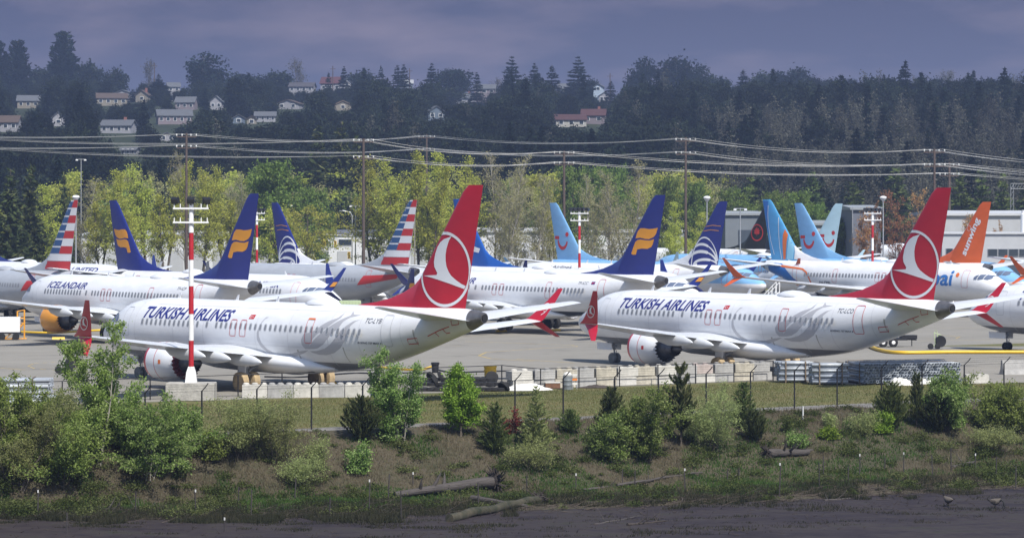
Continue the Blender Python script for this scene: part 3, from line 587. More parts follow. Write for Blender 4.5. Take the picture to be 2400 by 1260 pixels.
def arcs_livery(label, fx, s, head, side, z):
    X, Y = place(fx, s, head); t, f, fo = airliner(label, X, Y, head, 'C', z=z, fin='navy', winglet='navy', dorsal='white', windows='stuff', side=side)
    for cx, rx, rz_, wd in ((34.85, 1.75, .62, .3), (34.25, 2.35, 1.5, .34), (34.3, 2.35, 2.3, .28), (34.7, 2.0, 3.05, .17)):
        A = []
        for k in range(36):
            w0 = wd * (1 - .55 * (1 - abs(k - 22) / 22) ** 2) if k > 22 else wd
            P4 = [(cx - (rx + d) * math.cos(q), 5.35 + (rz_ + d) * math.sin(q)) for q, d in ((R(5 * k), w0 / 2), (R(5 * k + 5), w0 / 2), (R(5 * k + 5), -w0 / 2), (R(5 * k), -w0 / 2))]
            if all(in_fin(*p_) for p_ in P4): A.append(P4)
        if A: shape_decal('fin_arc', A, PM['whiteprint'], f, 'fin', side, gx=.6, gz=.6)
    for zz, x0 in ((9.6, 34.8), (9.1, 34.5)):
        shape_decal('fin_line', stroke([(x0, zz), (x0 + 1.2, zz + .15), (x0 + 2.4, zz + .05)], .06), PM['gold'], f, 'fin', side)
    if side == 1: letters('lettering', 'CopaAirlines', PM['textgrey'], t, 7.5, 13.5, 4.55, 5.0, slant=.12, bold=.01)
    return t
arcs_livery('white airliner with navy arc fin, nose right, left of the middle striped fin', 636, 20.0, HB, -1, -.35)
arcs_livery('white airliner with navy arc fin, nose left, right of the gold emblem fin', 1705, 21.4, HA, 1, -.3)

def smile_livery(label, fx, s, head, side, z, fin, fuse='sky', belly=(.7, .7, .72)):
    X, Y = place(fx, s, head); t, f, fo = airliner(label, X, Y, head, 'smile' + fin, z=z, fuse=fuse, belly=belly, split=3.0, fin=fin, winglet=fin, windows='stuff', side=side)
    sg = 1 if side == 1 else -1; cx = 35.6                                    # the smile always reads from left to right
    m_ = PM['signred']
    shape_decal('fin_emblem', [circle(cx + sg * .95, 8.45, .29, 20)], m_, f, 'fin', side)
    shape_decal('fin_emblem', [rrect(cx - 1.5 if sg == 1 else cx + .6, cx - .6 if sg == 1 else cx + 1.5, 7.85, 8.25, .08)], m_, f, 'fin', side)
    pts = [(cx + sg * (.1 + .92 * math.cos(R(a))), 7.75 + 1.0 * math.sin(R(a))) for a in range(180, 352, 10)]
    shape_decal('fin_emblem', stroke(pts, [.24 + .2 * math.sin(math.pi * i / 17) for i in range(len(pts))]), m_, f, 'fin', side)
    return t
smile_livery('light blue airliner with a red smile on its fin, beside the centre striped mast', 1288, 18.8, HB, -1, -.3, 'sky', 'sky', (.7, .7, .72))
smile_livery('light blue airliner, its smile fin overlapping the palest blue fin', 1862, 18.3, HB, -1, -.3, 'sky')
smile_livery('light blue airliner with the palest blue fin, nose left behind the orange winglet', 1975, 17.6, HA, 1, -.3, 'aqua', 'sky')

# blue fin behind the nearest red fin
X, Y = place(1062, 22.2, HB)
t, f, fo = airliner('white airliner whose blue fin peeps out from behind the nearest red fin', X, Y, HB, 'D', z=-.1, fin='blue', winglet='navy', windows='stuff', side=-1)
shape_decal('fin_print', [[(33.4, 7.2), (34.6, 7.45), (36.5, 7.4), (37.0, 7.2), (35.6, 7.0), (33.6, 6.75)]], PM['whiteprint'], f, 'fin', -1)
# airliner with the nose behind the navy fin, lettered
X, Y = (320 - 1200) / 21.5 - math.cos(R(HB)) * 19.6, FOC / 21.5 - math.sin(R(HB)) * 19.6
t, f, fo = airliner('white airliner lettered in blue on its forward fuselage, behind the left striped fin', X, Y, HB, 'E', z=-.2, fin='navy', winglet='navy', windows=None, side=-1, doors=None)
letters('lettering', 'UNITED', PM['textblue'], t, 11.5, 5.9, 4.45, 4.95, side=-1, slant=.1, bold=.02)
# black fin with red ring
X, Y = place(1808, 14.8, HA)
t, f, fo = airliner('white airliner with black fin and red ring emblem, in front of the grey hangar', X, Y, HA, 'G', z=-.3, fin='black', winglet='black', windows='stuff')
shape_decal('fin_emblem', [ring(35.1, 8.0, 1.35, 1.15)], PM['signred'], f, 'fin')
leaf = []
for k in range(22):
    a = R(90 + k * 360 / 22); r = (.95, .5, .8, .45, .9, .42, .7, .5, .55, .3, .25, .7, .25, .3, .55, .5, .7, .42, .9, .45, .8, .5)[k]; leaf.append((35.1 + r * math.cos(a), 8.05 + r * math.sin(a)))
shape_decal('fin_emblem', [leaf], PM['signred'], f, 'fin')
X, Y = place(2252, 13.2, HA)
airliner('airliner with a black fin far behind the orange fin, by the pale terminal', X, Y, HA, 'H', z=-.3, fin='black', winglet='black', windows=None, doors=None)
# orange fin
X, Y = place(2323, 20.5, HA)
t, f, fo = airliner('white airliner with orange fin and white slanted lettering, right of the second red fin', X, Y, HA, 'K', z=-.3, fin='orange', winglet='orange', windows='stuff', cone='cone')
letters('lettering', 'sunwing', PM['whiteprint'], f, 0, 1, 0, 1, surf='fin', bold=.03, rot=(35.35, 8.35, 4.7, 1.0, R(64), 1))
for k in range(8):
    a = R(k * 45); shape_decal('fin_emblem', [circle(35.0 + .3 * math.cos(a), 9.35 + .3 * math.sin(a), .055, 8)], PM['whiteprint'], f, 'fin')
# blue and orange swirl fin, nose right
def swirl_livery(label, X, Y, head):
    t, f, fo = airliner(label, X, Y, head, 'L', fin='midblue_fin', winglet='orange', dorsal='white', windows='single', side=-1)
    return t, f
PM['midblue_fin'] = paint('swirl_blue_paint', (.10, .38, .68), .28)
t, f = swirl_livery('white airliner with blue and orange swirled tail, nose right behind the second red fin', 40.5, 307.79, -52.3)
def finpoly(pts): return [(float(fin_le(z)) + u * float(fin_te(z) - fin_le(z)), z) for u, z in pts]
PM['cyan'] = mat('pale_cyan_print', (.30, .62, .80), .35)
shape_decal('fin_print', [finpoly([(.30, 12.2), (.97, 12.2), (.97, 8.0), (.92, 9.0), (.84, 10.2), (.6, 11.4)])], PM['midblue'], f, 'fin', -1, off=.010)
shape_decal('fin_print', [finpoly([(.05, 8.95), (.25, 8.3), (.4, 7.4), (.5, 6.4), (.57, 5.5), (.5, 5.5), (.36, 6.6), (.2, 7.6), (.04, 8.3)])], PM['orprint'], f, 'fin', -1, off=.016)
shape_decal('fin_print', [finpoly([(.03, 8.1), (.18, 7.4), (.33, 6.5), (.46, 5.5), (.25, 5.5), (.1, 6.5), (.02, 7.2)])], PM['cyan'], f, 'fin', -1, off=.010)
shape_decal('fin_print', [finpoly([(.02, 7.0), (.1, 6.3), (.22, 5.5), (.02, 5.5)])], PM['whiteprint'], f, 'fin', -1, off=.010)
shape_decal('fin_print', stroke(finpoly([(.08, 10.3), (.3, 9.3), (.48, 8.0), (.58, 6.8), (.63, 5.5)]), .1), PM['whiteprint'], f, 'fin', -1, off=.014)
shape_decal('fin_print', stroke(finpoly([(.5, 11.7), (.76, 10.6), (.87, 9.3), (.9, 7.6), (.86, 6.0)]), .09), PM['whiteprint'], f, 'fin', -1, off=.018)
shape_decal('tail_print', [[(31.0, 2.25), (30.0, 2.6), (31.6, 3.4), (33.0, 4.4), (34.0, 5.0), (36.5, 5.1), (36.5, 4.0), (34.2, 3.25)]], PM['midblue'], t, side=-1)
shape_decal('tail_print', stroke([(35.6, 4.9), (33.5, 4.7), (31.2, 4.55), (30.0, 4.45), (29.2, 4.1), (28.6, 3.4), (28.2, 2.6), (27.8, 2.0)], [.1, .25, .2, .2, .2, .2, .18, .1]), PM['orprint'], t, side=-1, off=.02)
letters('lettering', 'dubai', PM['midblue'], t, 12.6, 6.5, 3.0, 4.75, side=-1, bold=.02, slant=.15)
shape_decal('lettering_dot', [circle(5.95, 4.2, .24, 20)], PM['orprint'], t, side=-1)
letters('lettering', 'A6-FML', PM['textgrey'], t, 27.0, 25.0, 2.9, 3.15, side=-1, bold=.02)
t, f = swirl_livery('airliner beyond the right edge, only its orange winglet tip showing', 73.5, 317.8, -52.3)
# ------------------------------------------------------------------ terrain
def smooth(a, b, x): t = np.clip((np.asarray(x, float) - a) / (b - a), 0, 1); return t * t * (3 - 2 * t)
def vnoise(x, y, s=1.0, seed=0):
    x = np.asarray(x, float) / s; y = np.asarray(y, float) / s; xi = np.floor(x).astype(np.int64); yi = np.floor(y).astype(np.int64); fx = x - xi; fy = y - yi
    h = lambda a, b: np.modf(np.abs(np.sin(a * 127.1 + b * 311.7 + seed * 74.7) * 43758.5453))[0]
    u = fx * fx * (3 - 2 * fx); v = fy * fy * (3 - 2 * fy)
    return (h(xi, yi) * (1 - u) + h(xi + 1, yi) * u) * (1 - v) + (h(xi, yi + 1) * (1 - u) + h(xi + 1, yi + 1) * u) * v
def fbm(x, y, s, seed=0): return .55 * vnoise(x, y, s, seed) + .3 * vnoise(x, y, s / 2.1, seed + 1) + .15 * vnoise(x, y, s / 4.3, seed + 2)
def fence_y(X): return 144.1 + .571 * np.asarray(X, float)
def mud_y(X): X = np.asarray(X, float); return 128.6 + .29 * X + .006 * X * X
MUDZ = -3.0
def bank_z(X, Y):
    a = fence_y(X) - 1.2; b = mud_y(X); t = np.clip((a - Y) / (a - b), 0, 1)
    z = MUDZ * (.82 * smooth(0, .62, t) + .18 * t)
    return z + (fbm(X, Y, 2.2, 3) - .5) * .35 * smooth(0, .15, t) * (1 - smooth(.9, 1.0, t))
def hill_z(X, Y):
    return np.interp(Y, [520, 600, 700, 850, 1000, 1150, 1300, 1600, 2600], [-1, 7, 21, 35, 46, 56, 55, 50, 40]) + (fbm(X, Y, 120, 9) - .5) * 8 * smooth(560, 800, Y)
def ground_z(X, Y):
    if Y > 520: return float(hill_z(X, Y))
    if Y > float(fence_y(X)) - 1.2: return 0.0 if Y < 225 else (-.3 if X < 200 else 0)
    return float(bank_z(X, Y)) if Y > float(mud_y(X)) else MUDZ
def at(px, py, zmin=None):
    """where the sight line through a point of the photograph meets the ground"""
    if py <= HORIZON + 30 :                                               # hillside: march outwards
        Y = 540.0
        while Y < 1500:
            X = (px - 1200) / FOC * Y; z = CAMZ - (py - HORIZON) / FOC * Y
            if z < hill_z(X, Y): return X, Y, float(hill_z(X, Y))
            Y += 2
            if Y > 1165: break
        return X, Y, z
    Y = 80.0
    while Y < 500:
        X = (px - 1200) / FOC * Y; z = CAMZ - (py - HORIZON) / FOC * Y
        if z <= ground_z(X, Y): return X, Y, ground_z(X, Y)
        Y += .1
    return X, Y, 0.0
def flat(px, py, z=0.0): Y = FOC * (CAMZ - z) / (py - HORIZON); return (px - 1200) / FOC * Y, Y
def ramp_ground(name, stops, scale, bump=.5, bscale=8, rough=.95, stretch=(1, 1, 1), fine=6.0):
    """ground cover: two noises drive a colour ramp, relief by bump"""
    m = bpy.data.materials.new(name); m.use_nodes = True; t = m.node_tree; b = t.nodes['Principled BSDF']; b.inputs['Roughness'].default_value = rough; b.inputs['Specular IOR Level'].default_value = .2
    c = t.nodes.new('ShaderNodeTexCoord'); g = t.nodes.new('ShaderNodeMapping'); g.inputs['Scale'].default_value = stretch; t.links.new(c.outputs['Object'], g.inputs[0])
    n = t.nodes.new('ShaderNodeTexNoise'); n.inputs['Scale'].default_value = scale; n.inputs['Detail'].default_value = 8; n.inputs['Roughness'].default_value = .7; t.links.new(g.outputs[0], n.inputs[0])
    n3 = t.nodes.new('ShaderNodeTexNoise'); n3.inputs['Scale'].default_value = fine; n3.inputs['Detail'].default_value = 6; t.links.new(g.outputs[0], n3.inputs[0])
    a = t.nodes.new('ShaderNodeMix'); a.data_type = 'FLOAT'; a.inputs[0].default_value = .4; t.links.new(n.outputs[0], a.inputs[2]); t.links.new(n3.outputs[0], a.inputs[3])
    r = t.nodes.new('ShaderNodeValToRGB'); t.links.new(a.outputs[0], r.inputs[0])
    while len(r.color_ramp.elements) < len(stops): r.color_ramp.elements.new(.5)
    for i, (p, col) in enumerate(stops): r.color_ramp.elements[i].position = p; r.color_ramp.elements[i].color = (*col, 1)
    t.links.new(r.outputs[0], b.inputs['Base Color'])
    n2 = t.nodes.new('ShaderNodeTexNoise'); n2.inputs['Scale'].default_value = bscale; n2.inputs['Detail'].default_value = 5; t.links.new(g.outputs[0], n2.inputs[0])
    bp = t.nodes.new('ShaderNodeBump'); bp.inputs['Strength'].default_value = bump; bp.inputs['Distance'].default_value = .08; t.links.new(n2.outputs[0], bp.inputs['Height']); t.links.new(bp.outputs[0], b.inputs['Normal'])
    MATS[name] = m; return m
def sheet(name, xs, ys_of, zf, m, smooth_=True):
    """grid sheet; ys_of(x) gives the row of y values"""
    V = []; cols = [ys_of(x) for x in xs]; n = len(cols[0])
    X = np.repeat(np.array(xs), n); Y = np.concatenate(cols); Z = np.array([zf(a, b) for a, b in zip(X, Y)]) if not callable(getattr(zf, 'vec', None)) else zf.vec(X, Y)
    V = np.stack([X, Y, Z], 1); i = np.arange(len(xs) - 1)[:, None] * n + np.arange(n - 1)[None, :]; i = i.ravel()
    F = np.stack([i, i + n, i + n + 1, i + 1], 1)
    me = mesh_np(name, V, F, smooth_); o = link(name, me, None, m); o['kind'] = 'structure'; return o
XS = np.arange(-60, 60.01, .5)
flatf = lambda z: (lambda a, b: z)
M_soil = ramp_ground('dry_soil_and_grass', [(.3, (.022, .028, .012)), (.45, (.055, .052, .03)), (.55, (.075, .062, .042)), (.7, (.035, .045, .018))], .35, .8, 3, fine=3)
M_grass = ramp_ground('mown_grass', [(.34, (.065, .075, .025)), (.48, (.11, .115, .04)), (.6, (.155, .125, .06)), (.74, (.085, .10, .035))], .22, .5, 9, stretch=(1, 1, 1), fine=2.5)
M_apron = ramp_ground('apron_asphalt', [(.3, (.195, .182, .158)), (.45, (.235, .22, .19)), (.6, (.26, .244, .212)), (.75, (.21, .197, .172))], .06, .12, 30, .85, stretch=(1, 2.2, 1), fine=.5)
M_gravel = ramp_ground('grey_gravel', [(.3, (.12, .115, .105)), (.5, (.20, .19, .175)), (.7, (.27, .255, .24))], 3.0, .9, 14, fine=9)
M_mud = ramp_ground('wet_mud', [(.30, (.010, .008, .010)), (.45, (.026, .020, .023)), (.55, (.042, .034, .033)), (.66, (.022, .026, .013)), (.78, (.05, .042, .036))], .5, .8, 2.2, .75, stretch=(.5, 1.6, 1), fine=3)
MATS['wet_mud'].node_tree.nodes['Principled BSDF'].inputs['Specular IOR Level'].default_value = .15
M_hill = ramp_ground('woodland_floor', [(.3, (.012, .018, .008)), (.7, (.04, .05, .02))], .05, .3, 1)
def add_joints(m, w_, h_, dark):
    t = m.node_tree; b = t.nodes['Principled BSDF']; src = b.inputs['Base Color'].links[0].from_socket; c = t.nodes.new('ShaderNodeTexCoord'); br = t.nodes.new('ShaderNodeTexBrick')
    g = t.nodes.new('ShaderNodeMapping'); g.inputs['Rotation'].default_value = (0, 0, .6); t.links.new(c.outputs['Object'], g.inputs[0]); t.links.new(g.outputs[0], br.inputs[0]); br.offset = 0
    for k, v in (('Scale', 1), ('Brick Width', w_), ('Row Height', h_), ('Mortar Size', .05), ('Mortar Smooth', .3)): br.inputs[k].default_value = v
    br.inputs['Color1'].default_value = (1, 1, 1, 1); br.inputs['Color2'].default_value = (.93, .93, .93, 1); br.inputs['Mortar'].default_value = (dark, dark, dark, 1)
    n = t.nodes.new('ShaderNodeTexNoise'); n.inputs['Scale'].default_value = .35; n.inputs['Detail'].default_value = 8; t.links.new(c.outputs['Object'], n.inputs[0])
    r = t.nodes.new('ShaderNodeMapRange'); r.inputs[1].default_value = .58; r.inputs[2].default_value = .72; r.inputs[3].default_value = 1; r.inputs[4].default_value = .78; t.links.new(n.outputs[0], r.inputs[0])
    x = t.nodes.new('ShaderNodeMix'); x.data_type = 'RGBA'; x.blend_type = 'MULTIPLY'; x.inputs[0].default_value = 1; t.links.new(src, x.inputs[6]); t.links.new(br.outputs[0], x.inputs[7])
    y = t.nodes.new('ShaderNodeVectorMath'); y.operation = 'SCALE'; t.links.new(x.outputs[2], y.inputs[0]); t.links.new(r.outputs[0], y.inputs['Scale']); t.links.new(y.outputs[0], b.inputs['Base Color'])
add_joints(M_apron, 7.6, 7.6, .72)
# far flat ground beyond the apron, then the hill
sheet('ground', np.linspace(-900, 900, 60), lambda x: np.concatenate([np.linspace(229, 520, 12)]), lambda a, b: -.32, M_grass)
sheet('hill', np.linspace(-900, 900, 120), lambda x: np.concatenate([np.linspace(520, 1600, 90), [2000, 2600]]), lambda a, b: float(hill_z(a, b)) if b > 520.5 else -.32, M_hill)
sheet('grass_verge', np.arange(-80, 80.1, 2), lambda x: np.linspace(float(fence_y(x)) - 1.2, float(fence_y(x)) + 62, 8), flatf(0.0), M_grass)
def apron_near(x): return float(np.interp(x, [-60, -26, -20, -12, 0, 10, 17.5, 20, 30, 60], [136, 156.2, 159.0, 162.4, 169.0, 174.9, 179.2, 174.5, 175.5, 190])) + (float(fbm(x, 0, 3, 5)) - .5) * .7
xsA = np.concatenate([np.arange(-400, -60, 20), XS, np.arange(62, 401, 20)])
sheet('apron', xsA, lambda x: np.concatenate([np.linspace(apron_near(max(-60, min(60, x))), 225, 8), np.linspace(232, 400, 8)]), lambda a, b: .004 if b < 226 else -.296, M_apron)
sheet('gravel_path', np.arange(-62, 62.1, .5), lambda x: np.linspace(float(fence_y(x)) - 1.2, float(fence_y(x)) + 1.0 + .05 * max(0, x) + (float(fbm(x, 3, 1.5)) - .5) * .5, 3), flatf(.005), M_gravel)
sheet('river_bank', np.arange(-62, 62.1, .35), lambda x: float(mud_y(x)) + (float(fence_y(x)) - 1.2 - float(mud_y(x))) * np.linspace(0, 1, 60), lambda a, b: float(bank_z(a, b)), M_soil)
sheet('mudflat', np.arange(-80, 80.1, .6), lambda x: np.linspace(30, float(mud_y(max(-62, min(62, x)))) , 70), lambda a, b: MUDZ + (float(fbm(a, b, 3, 8)) - .5) * .14 * float(smooth(0, 2, mud_y(max(-62, min(62, a))) - b)), M_mud)

# yellow apron markings
M_line = mat('faded_yellow_line', (.42, .30, .09), .8, var=.35, vscale=1.5)
def line(label, pts, wpx=.14, dash=False):
    P = [flat(*p, .004) for p in pts]; polys = stroke(P, wpx); m = MB()
    for i, q in enumerate(polys):
        if dash and i % 2: continue
        m.add([(a, b, .009 if b < 226 else -.29) for a, b in q], [(0, 1, 2, 3)])
    o = m.build('painted_line', M_line); tag(o, label, 'line', 'yellow lines painted on the apron')
def dens(pts, n=8):
    out = []
    for a, b in zip(pts, pts[1:]): out += [(a[0] + (b[0] - a[0]) * k / n, a[1] + (b[1] - a[1]) * k / n) for k in range(n)]
    return out + [pts[-1]]
line('dashed yellow curve on the apron behind the leafy sapling', dens([(130, 848), (80, 851), (66, 857), (80, 863), (150, 868), (260, 876)], 5), .15, True)
line('yellow line on the apron from the left edge of the photo', [(0, 862), (60, 866)], .15)
line('yellow hooked line on bare apron between the two red finned airliners', dens([(1250, 846), (1150, 840), (1122, 833), (1140, 825), (1280, 815), (1350, 812), (1364, 806), (1340, 800), (1200, 795), (1090, 792)], 4), .15)
line('straight yellow line reaching the nose wheels of the second red finned airliner', [(1210, 841), (1345, 850)], .15)
line('long thin yellow line crossing the apron between the two near noses', [(1000, 800), (1390, 808)], .12)
line('yellow line on the apron left of the nose gear at the right edge', [(2150, 790), (2320, 788)], .14)
line('yellow hooked line on the apron beyond the black trailer', dens([(2170, 785), (2240, 785), (2250, 781), (2200, 777)], 3), .12)
line('farthest yellow line below the raised red winglet on the right', [(2190, 760), (2300, 761)], .12)
line('yellow line on the apron at the left edge beside the white cart', [(0, 776), (70, 779)], .12)

# ------------------------------------------------------------------ striped floodlight masts
M_conc = mat('weathered_concrete', (.36, .345, .31), .9, var=.22, vscale=2.5, bump=.5, bscale=9)
M_wp = mat('white_metal_paint', (.75, .75, .74), .5, var=.06, vscale=4); M_rp = mat('mast_red_paint', (.40, .012, .02), .5, var=.15, vscale=4)
M_black = mat('black_metal', (.012, .012, .014), .5); M_lens = mat('lamp_glass', (.5, .5, .5), .1); M_lens2 = mat('dark_lamp_glass', (.05, .05, .055), .15)
MAST = {}
def mast(label, X, Y, n, block=True, z=0):
    t = thing('floodlight_mast', label, 'light mast', (X, Y, z), 0, 'striped floodlight masts')
    if block:
        bm = MB().box((0, 0, .515), (2.8, 1.6, 1.03)); o = bm.build('concrete_base', M_conc, t); bv = o.modifiers.new('b', 'BEVEL'); bv.width = .04
    if not MAST:
        bands = [(1.04, 1.95, 'w'), (1.95, 3.45, 'r'), (3.45, 4.98, 'w'), (4.98, 6.58, 'r'), (6.58, 8.1, 'w'), (8.1, 9.66, 'r'), (9.66, 11.35, 'w')]
        for i, (a, b, c) in enumerate(bands): MAST['band%d' % i] = (MB().lathe([(a, .15 if i else .17), (b, .15 - .004 * i)], axis='Z', n=16).mesh('pole_section', True), c)
        MAST['foot'] = MB().add([(-.33, -.2, 1.03), (.33, -.2, 1.03), (.33, .2, 1.03), (-.33, .2, 1.03), (-.27, -.16, 1.6), (.27, -.16, 1.6), (.27, .16, 1.6), (-.27, .16, 1.6), (-.16, -.12, 1.95), (.16, -.12, 1.95), (.16, .12, 1.95), (-.16, .12, 1.95)],
            [(0, 1, 5, 4), (1, 2, 6, 5), (2, 3, 7, 6), (3, 0, 4, 7), (4, 5, 9, 8), (5, 6, 10, 9), (6, 7, 11, 10), (7, 4, 8, 11), (0, 3, 2, 1), (8, 9, 10, 11)]).mesh('pole_foot')
        m = MB().box((0, -.2, 0), (2.05, .1, .1))
        for x in (-.95, -.6, .6, .95): m.box((x, -.2, .12), (.05, .05, .3))
        MAST['arm'] = m.mesh('cross_arm')
        MAST['flood'] = MB().box((0, 0, .16), (.42, .3, .3), tilt=Matrix.Rotation(.5, 3, 'X')).box((0, .0, -.02), (.05, .05, .2)).mesh('floodlight')
        MAST['lens'] = MB().box((0, -.155, .1), (.36, .02, .22), tilt=Matrix.Rotation(.5, 3, 'X')).mesh('lens')
    for i in range(7): me, c = MAST['band%d' % i]; link('pole_section', me, t, M_wp if c == 'w' else M_rp)
    link('pole_foot', MAST['foot'], t, M_wp)
    for z_ in (10.25, 11.05): link('cross_arm', MAST['arm'], t, M_wp, loc=(0, 0, z_))
    for k in range(n):
        x = -.9 + 1.8 * k / (n - 1); f = link('floodlight', MAST['flood'], t, M_black, loc=(x, -.2, 11.35), rot=(0, 0, (k - 1) * .35)); link('lens', MAST['lens'], f, M_lens2)
mast('nearest red and white floodlight mast standing on a grey concrete block', -18.5, 160, 3)
mast('red and white floodlight mast behind the navy fin with gold emblem, left half', (602 - 1200) / 19, FOC / 19, 5, z=-.3)
mast('red and white floodlight mast beside the light blue smile fin, centre', (1358 - 1200) / 20.8, FOC / 20.8, 5, z=-.3)
mast('red and white floodlight mast by the rusty trees, right half', (2045 - 1200) / 19.5, FOC / 19.5, 5, z=-.3)
M_galv = mat('galvanised_steel', (.42, .43, .44), .4, .5, var=.12, vscale=3)
def lamp_post(label, px, ytop, s):
    X = (px - 1200) / s; Y = FOC / s; h = CAMZ - (ytop - HORIZON) / s
    t = thing('street_lamp', label, 'street lamp', (X, Y, -.3), 0, 'grey lamp posts with domed heads')
    MB().lathe([(0, .12), (h - .6, .07)], axis='Z', n=10).build('pole', M_galv, t)
    MB().lathe([(h - .6, .1), (h - .3, .32), (h - .12, .44), (h - .06, .44)], axis='Z', n=20).build('lantern', M_lens, t, True)
    MB().lathe([(h - .06, .48), (h + .08, .4), (h + .16, .2), (h + .18, 0)], axis='Z', n=20).build('lamp_cap', M_wp, t, True)
lamp_post('domed lamp post beside the striped fin at the left edge', 178, 455, 19)
lamp_post('domed lamp post left of the navy fin with white arcs', 1657, 457, 18)
lamp_post('domed lamp post among the rusty trees by the second red fin', 2070, 457, 17.5)

# ------------------------------------------------------------------ concrete blocks, pipes, clutter
def blockmesh(knobs=2, w_=1.5, h=.75, d=.75):
    m = MB(); e = .03; m.box((0, 0, h / 2), (w_ - .03, d, h - .02))
    for k in range(knobs): m.lathe([(h - .02, .2), (h + .07, .19), (h + .12, .1), (h + .12, 0)], ((k - (knobs - 1) / 2) * w_ / knobs, 0, 0), 'Z', 12)
    return m.mesh('block')
B2 = [mat('concrete_pale', (.48, .465, .42), .9, var=.2, vscale=1.6, bump=.4, bscale=8), mat('concrete_grey', (.33, .325, .31), .9, var=.25, vscale=1.2, bump=.4, bscale=8), mat('concrete_stained', (.40, .37, .30), .9, var=.3, vscale=1.9, bump=.4, bscale=8), mat('concrete_pinkish', (.40, .34, .31), .9, var=.25, vscale=2, bump=.4, bscale=8)]
BK = blockmesh(h=.56); BK0 = blockmesh(0, h=.56)
a0 = np.array([-.1, 169.9]); a1 = np.array([17.3, 180.3]); dv = a1 - a0; ln = np.linalg.norm(dv); dv /= ln; an = math.atan2(dv[1], dv[0])
t = thing('concrete_wall', 'long low wall of stacked pale concrete blocks under the second red finned airliner', 'block wall', (float(a0[0]), float(a0[1]), 0), an)
n = int(ln / 1.5)
for c in range(2):
    for i in range(n):
        link('block', BK if c else BK0, t, B2[(i * 7 + c * 3 + (i // 3)) % 3] if not (c and i == n - 4) else B2[3], loc=(.75 + 1.5 * i + (.12 if c else 0) * ((i % 3) - 1), random.uniform(-.05, .05), .565 * c + .004), rot=(0, 0, random.uniform(-.02, .02)))
t = thing('concrete_wall', 'low single row of knobbed concrete blocks in front of the tan covered wheels', 'block wall', (-15.3, 162.4, 0), .06)
for i in range(5): link('block', blockmesh(3) if i == 0 else PMESH.setdefault('b3', blockmesh(3)), t, B2[i % 2], loc=(.75 + 1.5 * i - .5, random.uniform(-.04, .04), .004), rot=(0, 0, random.uniform(-.02, .02)))
X, Y = flat(2288, 897); o = link('concrete_block', BK0, None, B2[0], loc=(X, Y, .004), rot=(0, 0, .1)); tag(o, 'single pale concrete block right of the pipe stack', 'concrete block')
m = MB().add([(-1.5, -.4, 0), (1.5, -.4, 0), (1.5, .4, 0), (-1.5, .4, 0), (-1.5, -.2, .35), (1.5, -.2, .35), (1.5, .2, .35), (-1.5, .2, .35), (-1.5, -.1, .95), (1.5, -.1, .95), (1.5, .1, .95), (-1.5, .1, .95)],
    [(0, 1, 5, 4), (2, 3, 7, 6), (4, 5, 9, 8), (6, 7, 11, 10), (0, 4, 7, 3), (4, 8, 11, 7), (1, 2, 6, 5), (5, 6, 10, 9), (8, 9, 10, 11), (0, 3, 2, 1)])
X, Y = flat(2395, 876); o = m.build('traffic_barrier', B2[1], loc=(X, Y, .004), rot=(0, 0, .3)); tag(o, 'grey tapered concrete barrier at the right edge below the nose gear', 'barrier')
def pipemesh(L, r=.098, n=10):
    V = []; F = []
    for x, q in ((-L / 2, r), (L / 2, r), (L / 2, r * .8), (-L / 2, r * .8)):
        for k in range(n): V.append((x, q * math.cos(2 * math.pi * k / n), q * math.sin(2 * math.pi * k / n)))
    for i in range(4):
        for k in range(n): F.append((i * n + k, i * n + (k + 1) % n, ((i + 1) % 4) * n + (k + 1) % n, ((i + 1) % 4) * n + k))
    me = mesh_np('pipe', np.array(V), F, True); return me
M_pipe = mat('grey_plastic_pipe', (.30, .33, .37), .4, var=.12, vscale=3); M_pipe2 = mat('pale_pipe', (.42, .45, .48), .4, var=.12, vscale=3); M_wood = mat('weathered_timber', (.16, .12, .08), .9, var=.3, vscale=3)
def pipe_bundle(label, X, Y, rz, L, nx, nz_, group='bundles of grey pipes', r=.1):
    t = thing('pipe_bundle', label, 'pipe bundle', (X, Y, 0), rz, group); me = pipemesh(L, r * .98)
    for k in range(nz_):
        for i in range(nx - (k % 2)):
            link('pipe', me, t, random.choice([M_pipe, M_pipe, M_pipe2]), loc=(random.uniform(-.12, .12), (i - (nx - 1) / 2 + .5 * (k % 2)) * 2 * r * 1.02, .1 + r + k * r * 1.76))
    for x in (-L * .32, L * .32):
        m = MB().box((x, 0, .05), (.1, nx * r * 2.05, .09)); W_ = nx * r * 1.02; H_ = .1 + nz_ * r * 1.8
        m.box((x, -W_ - .03, H_ / 2), (.08, .05, H_)).box((x, W_ + .03, H_ / 2), (.08, .05, H_)).box((x, 0, H_ + .05), (.08, 2 * W_, .03)); m.build('timber_frame', M_wood, t)
X, Y = flat(1862, 897); pipe_bundle('leftmost bundle of grey pipes lying sideways by the end of the block wall', X, Y + .8, .12, 2.0, 7, 7)
X, Y = flat(1945, 902); pipe_bundle('middle bundle of grey pipes lying sideways against the wide stack of open pipe ends', X, Y + .8, .10, 2.25, 7, 7)
X, Y = flat(2112, 901); pipe_bundle('wide stack of grey pipes with their open ends facing the fence', X + .35, Y + 1.9, R(90) + .22, 3.6, 32, 7)
X, Y = flat(10, 925); pipe_bundle('dark bundle of long pipes at the left edge behind the bushes', X, Y, .05, 5.5, 7, 5)
X, Y = flat(40, 946); pipe_bundle('flat spread of pipes on the ground at the left edge', X, Y, .02, 5.0, 9, 2)
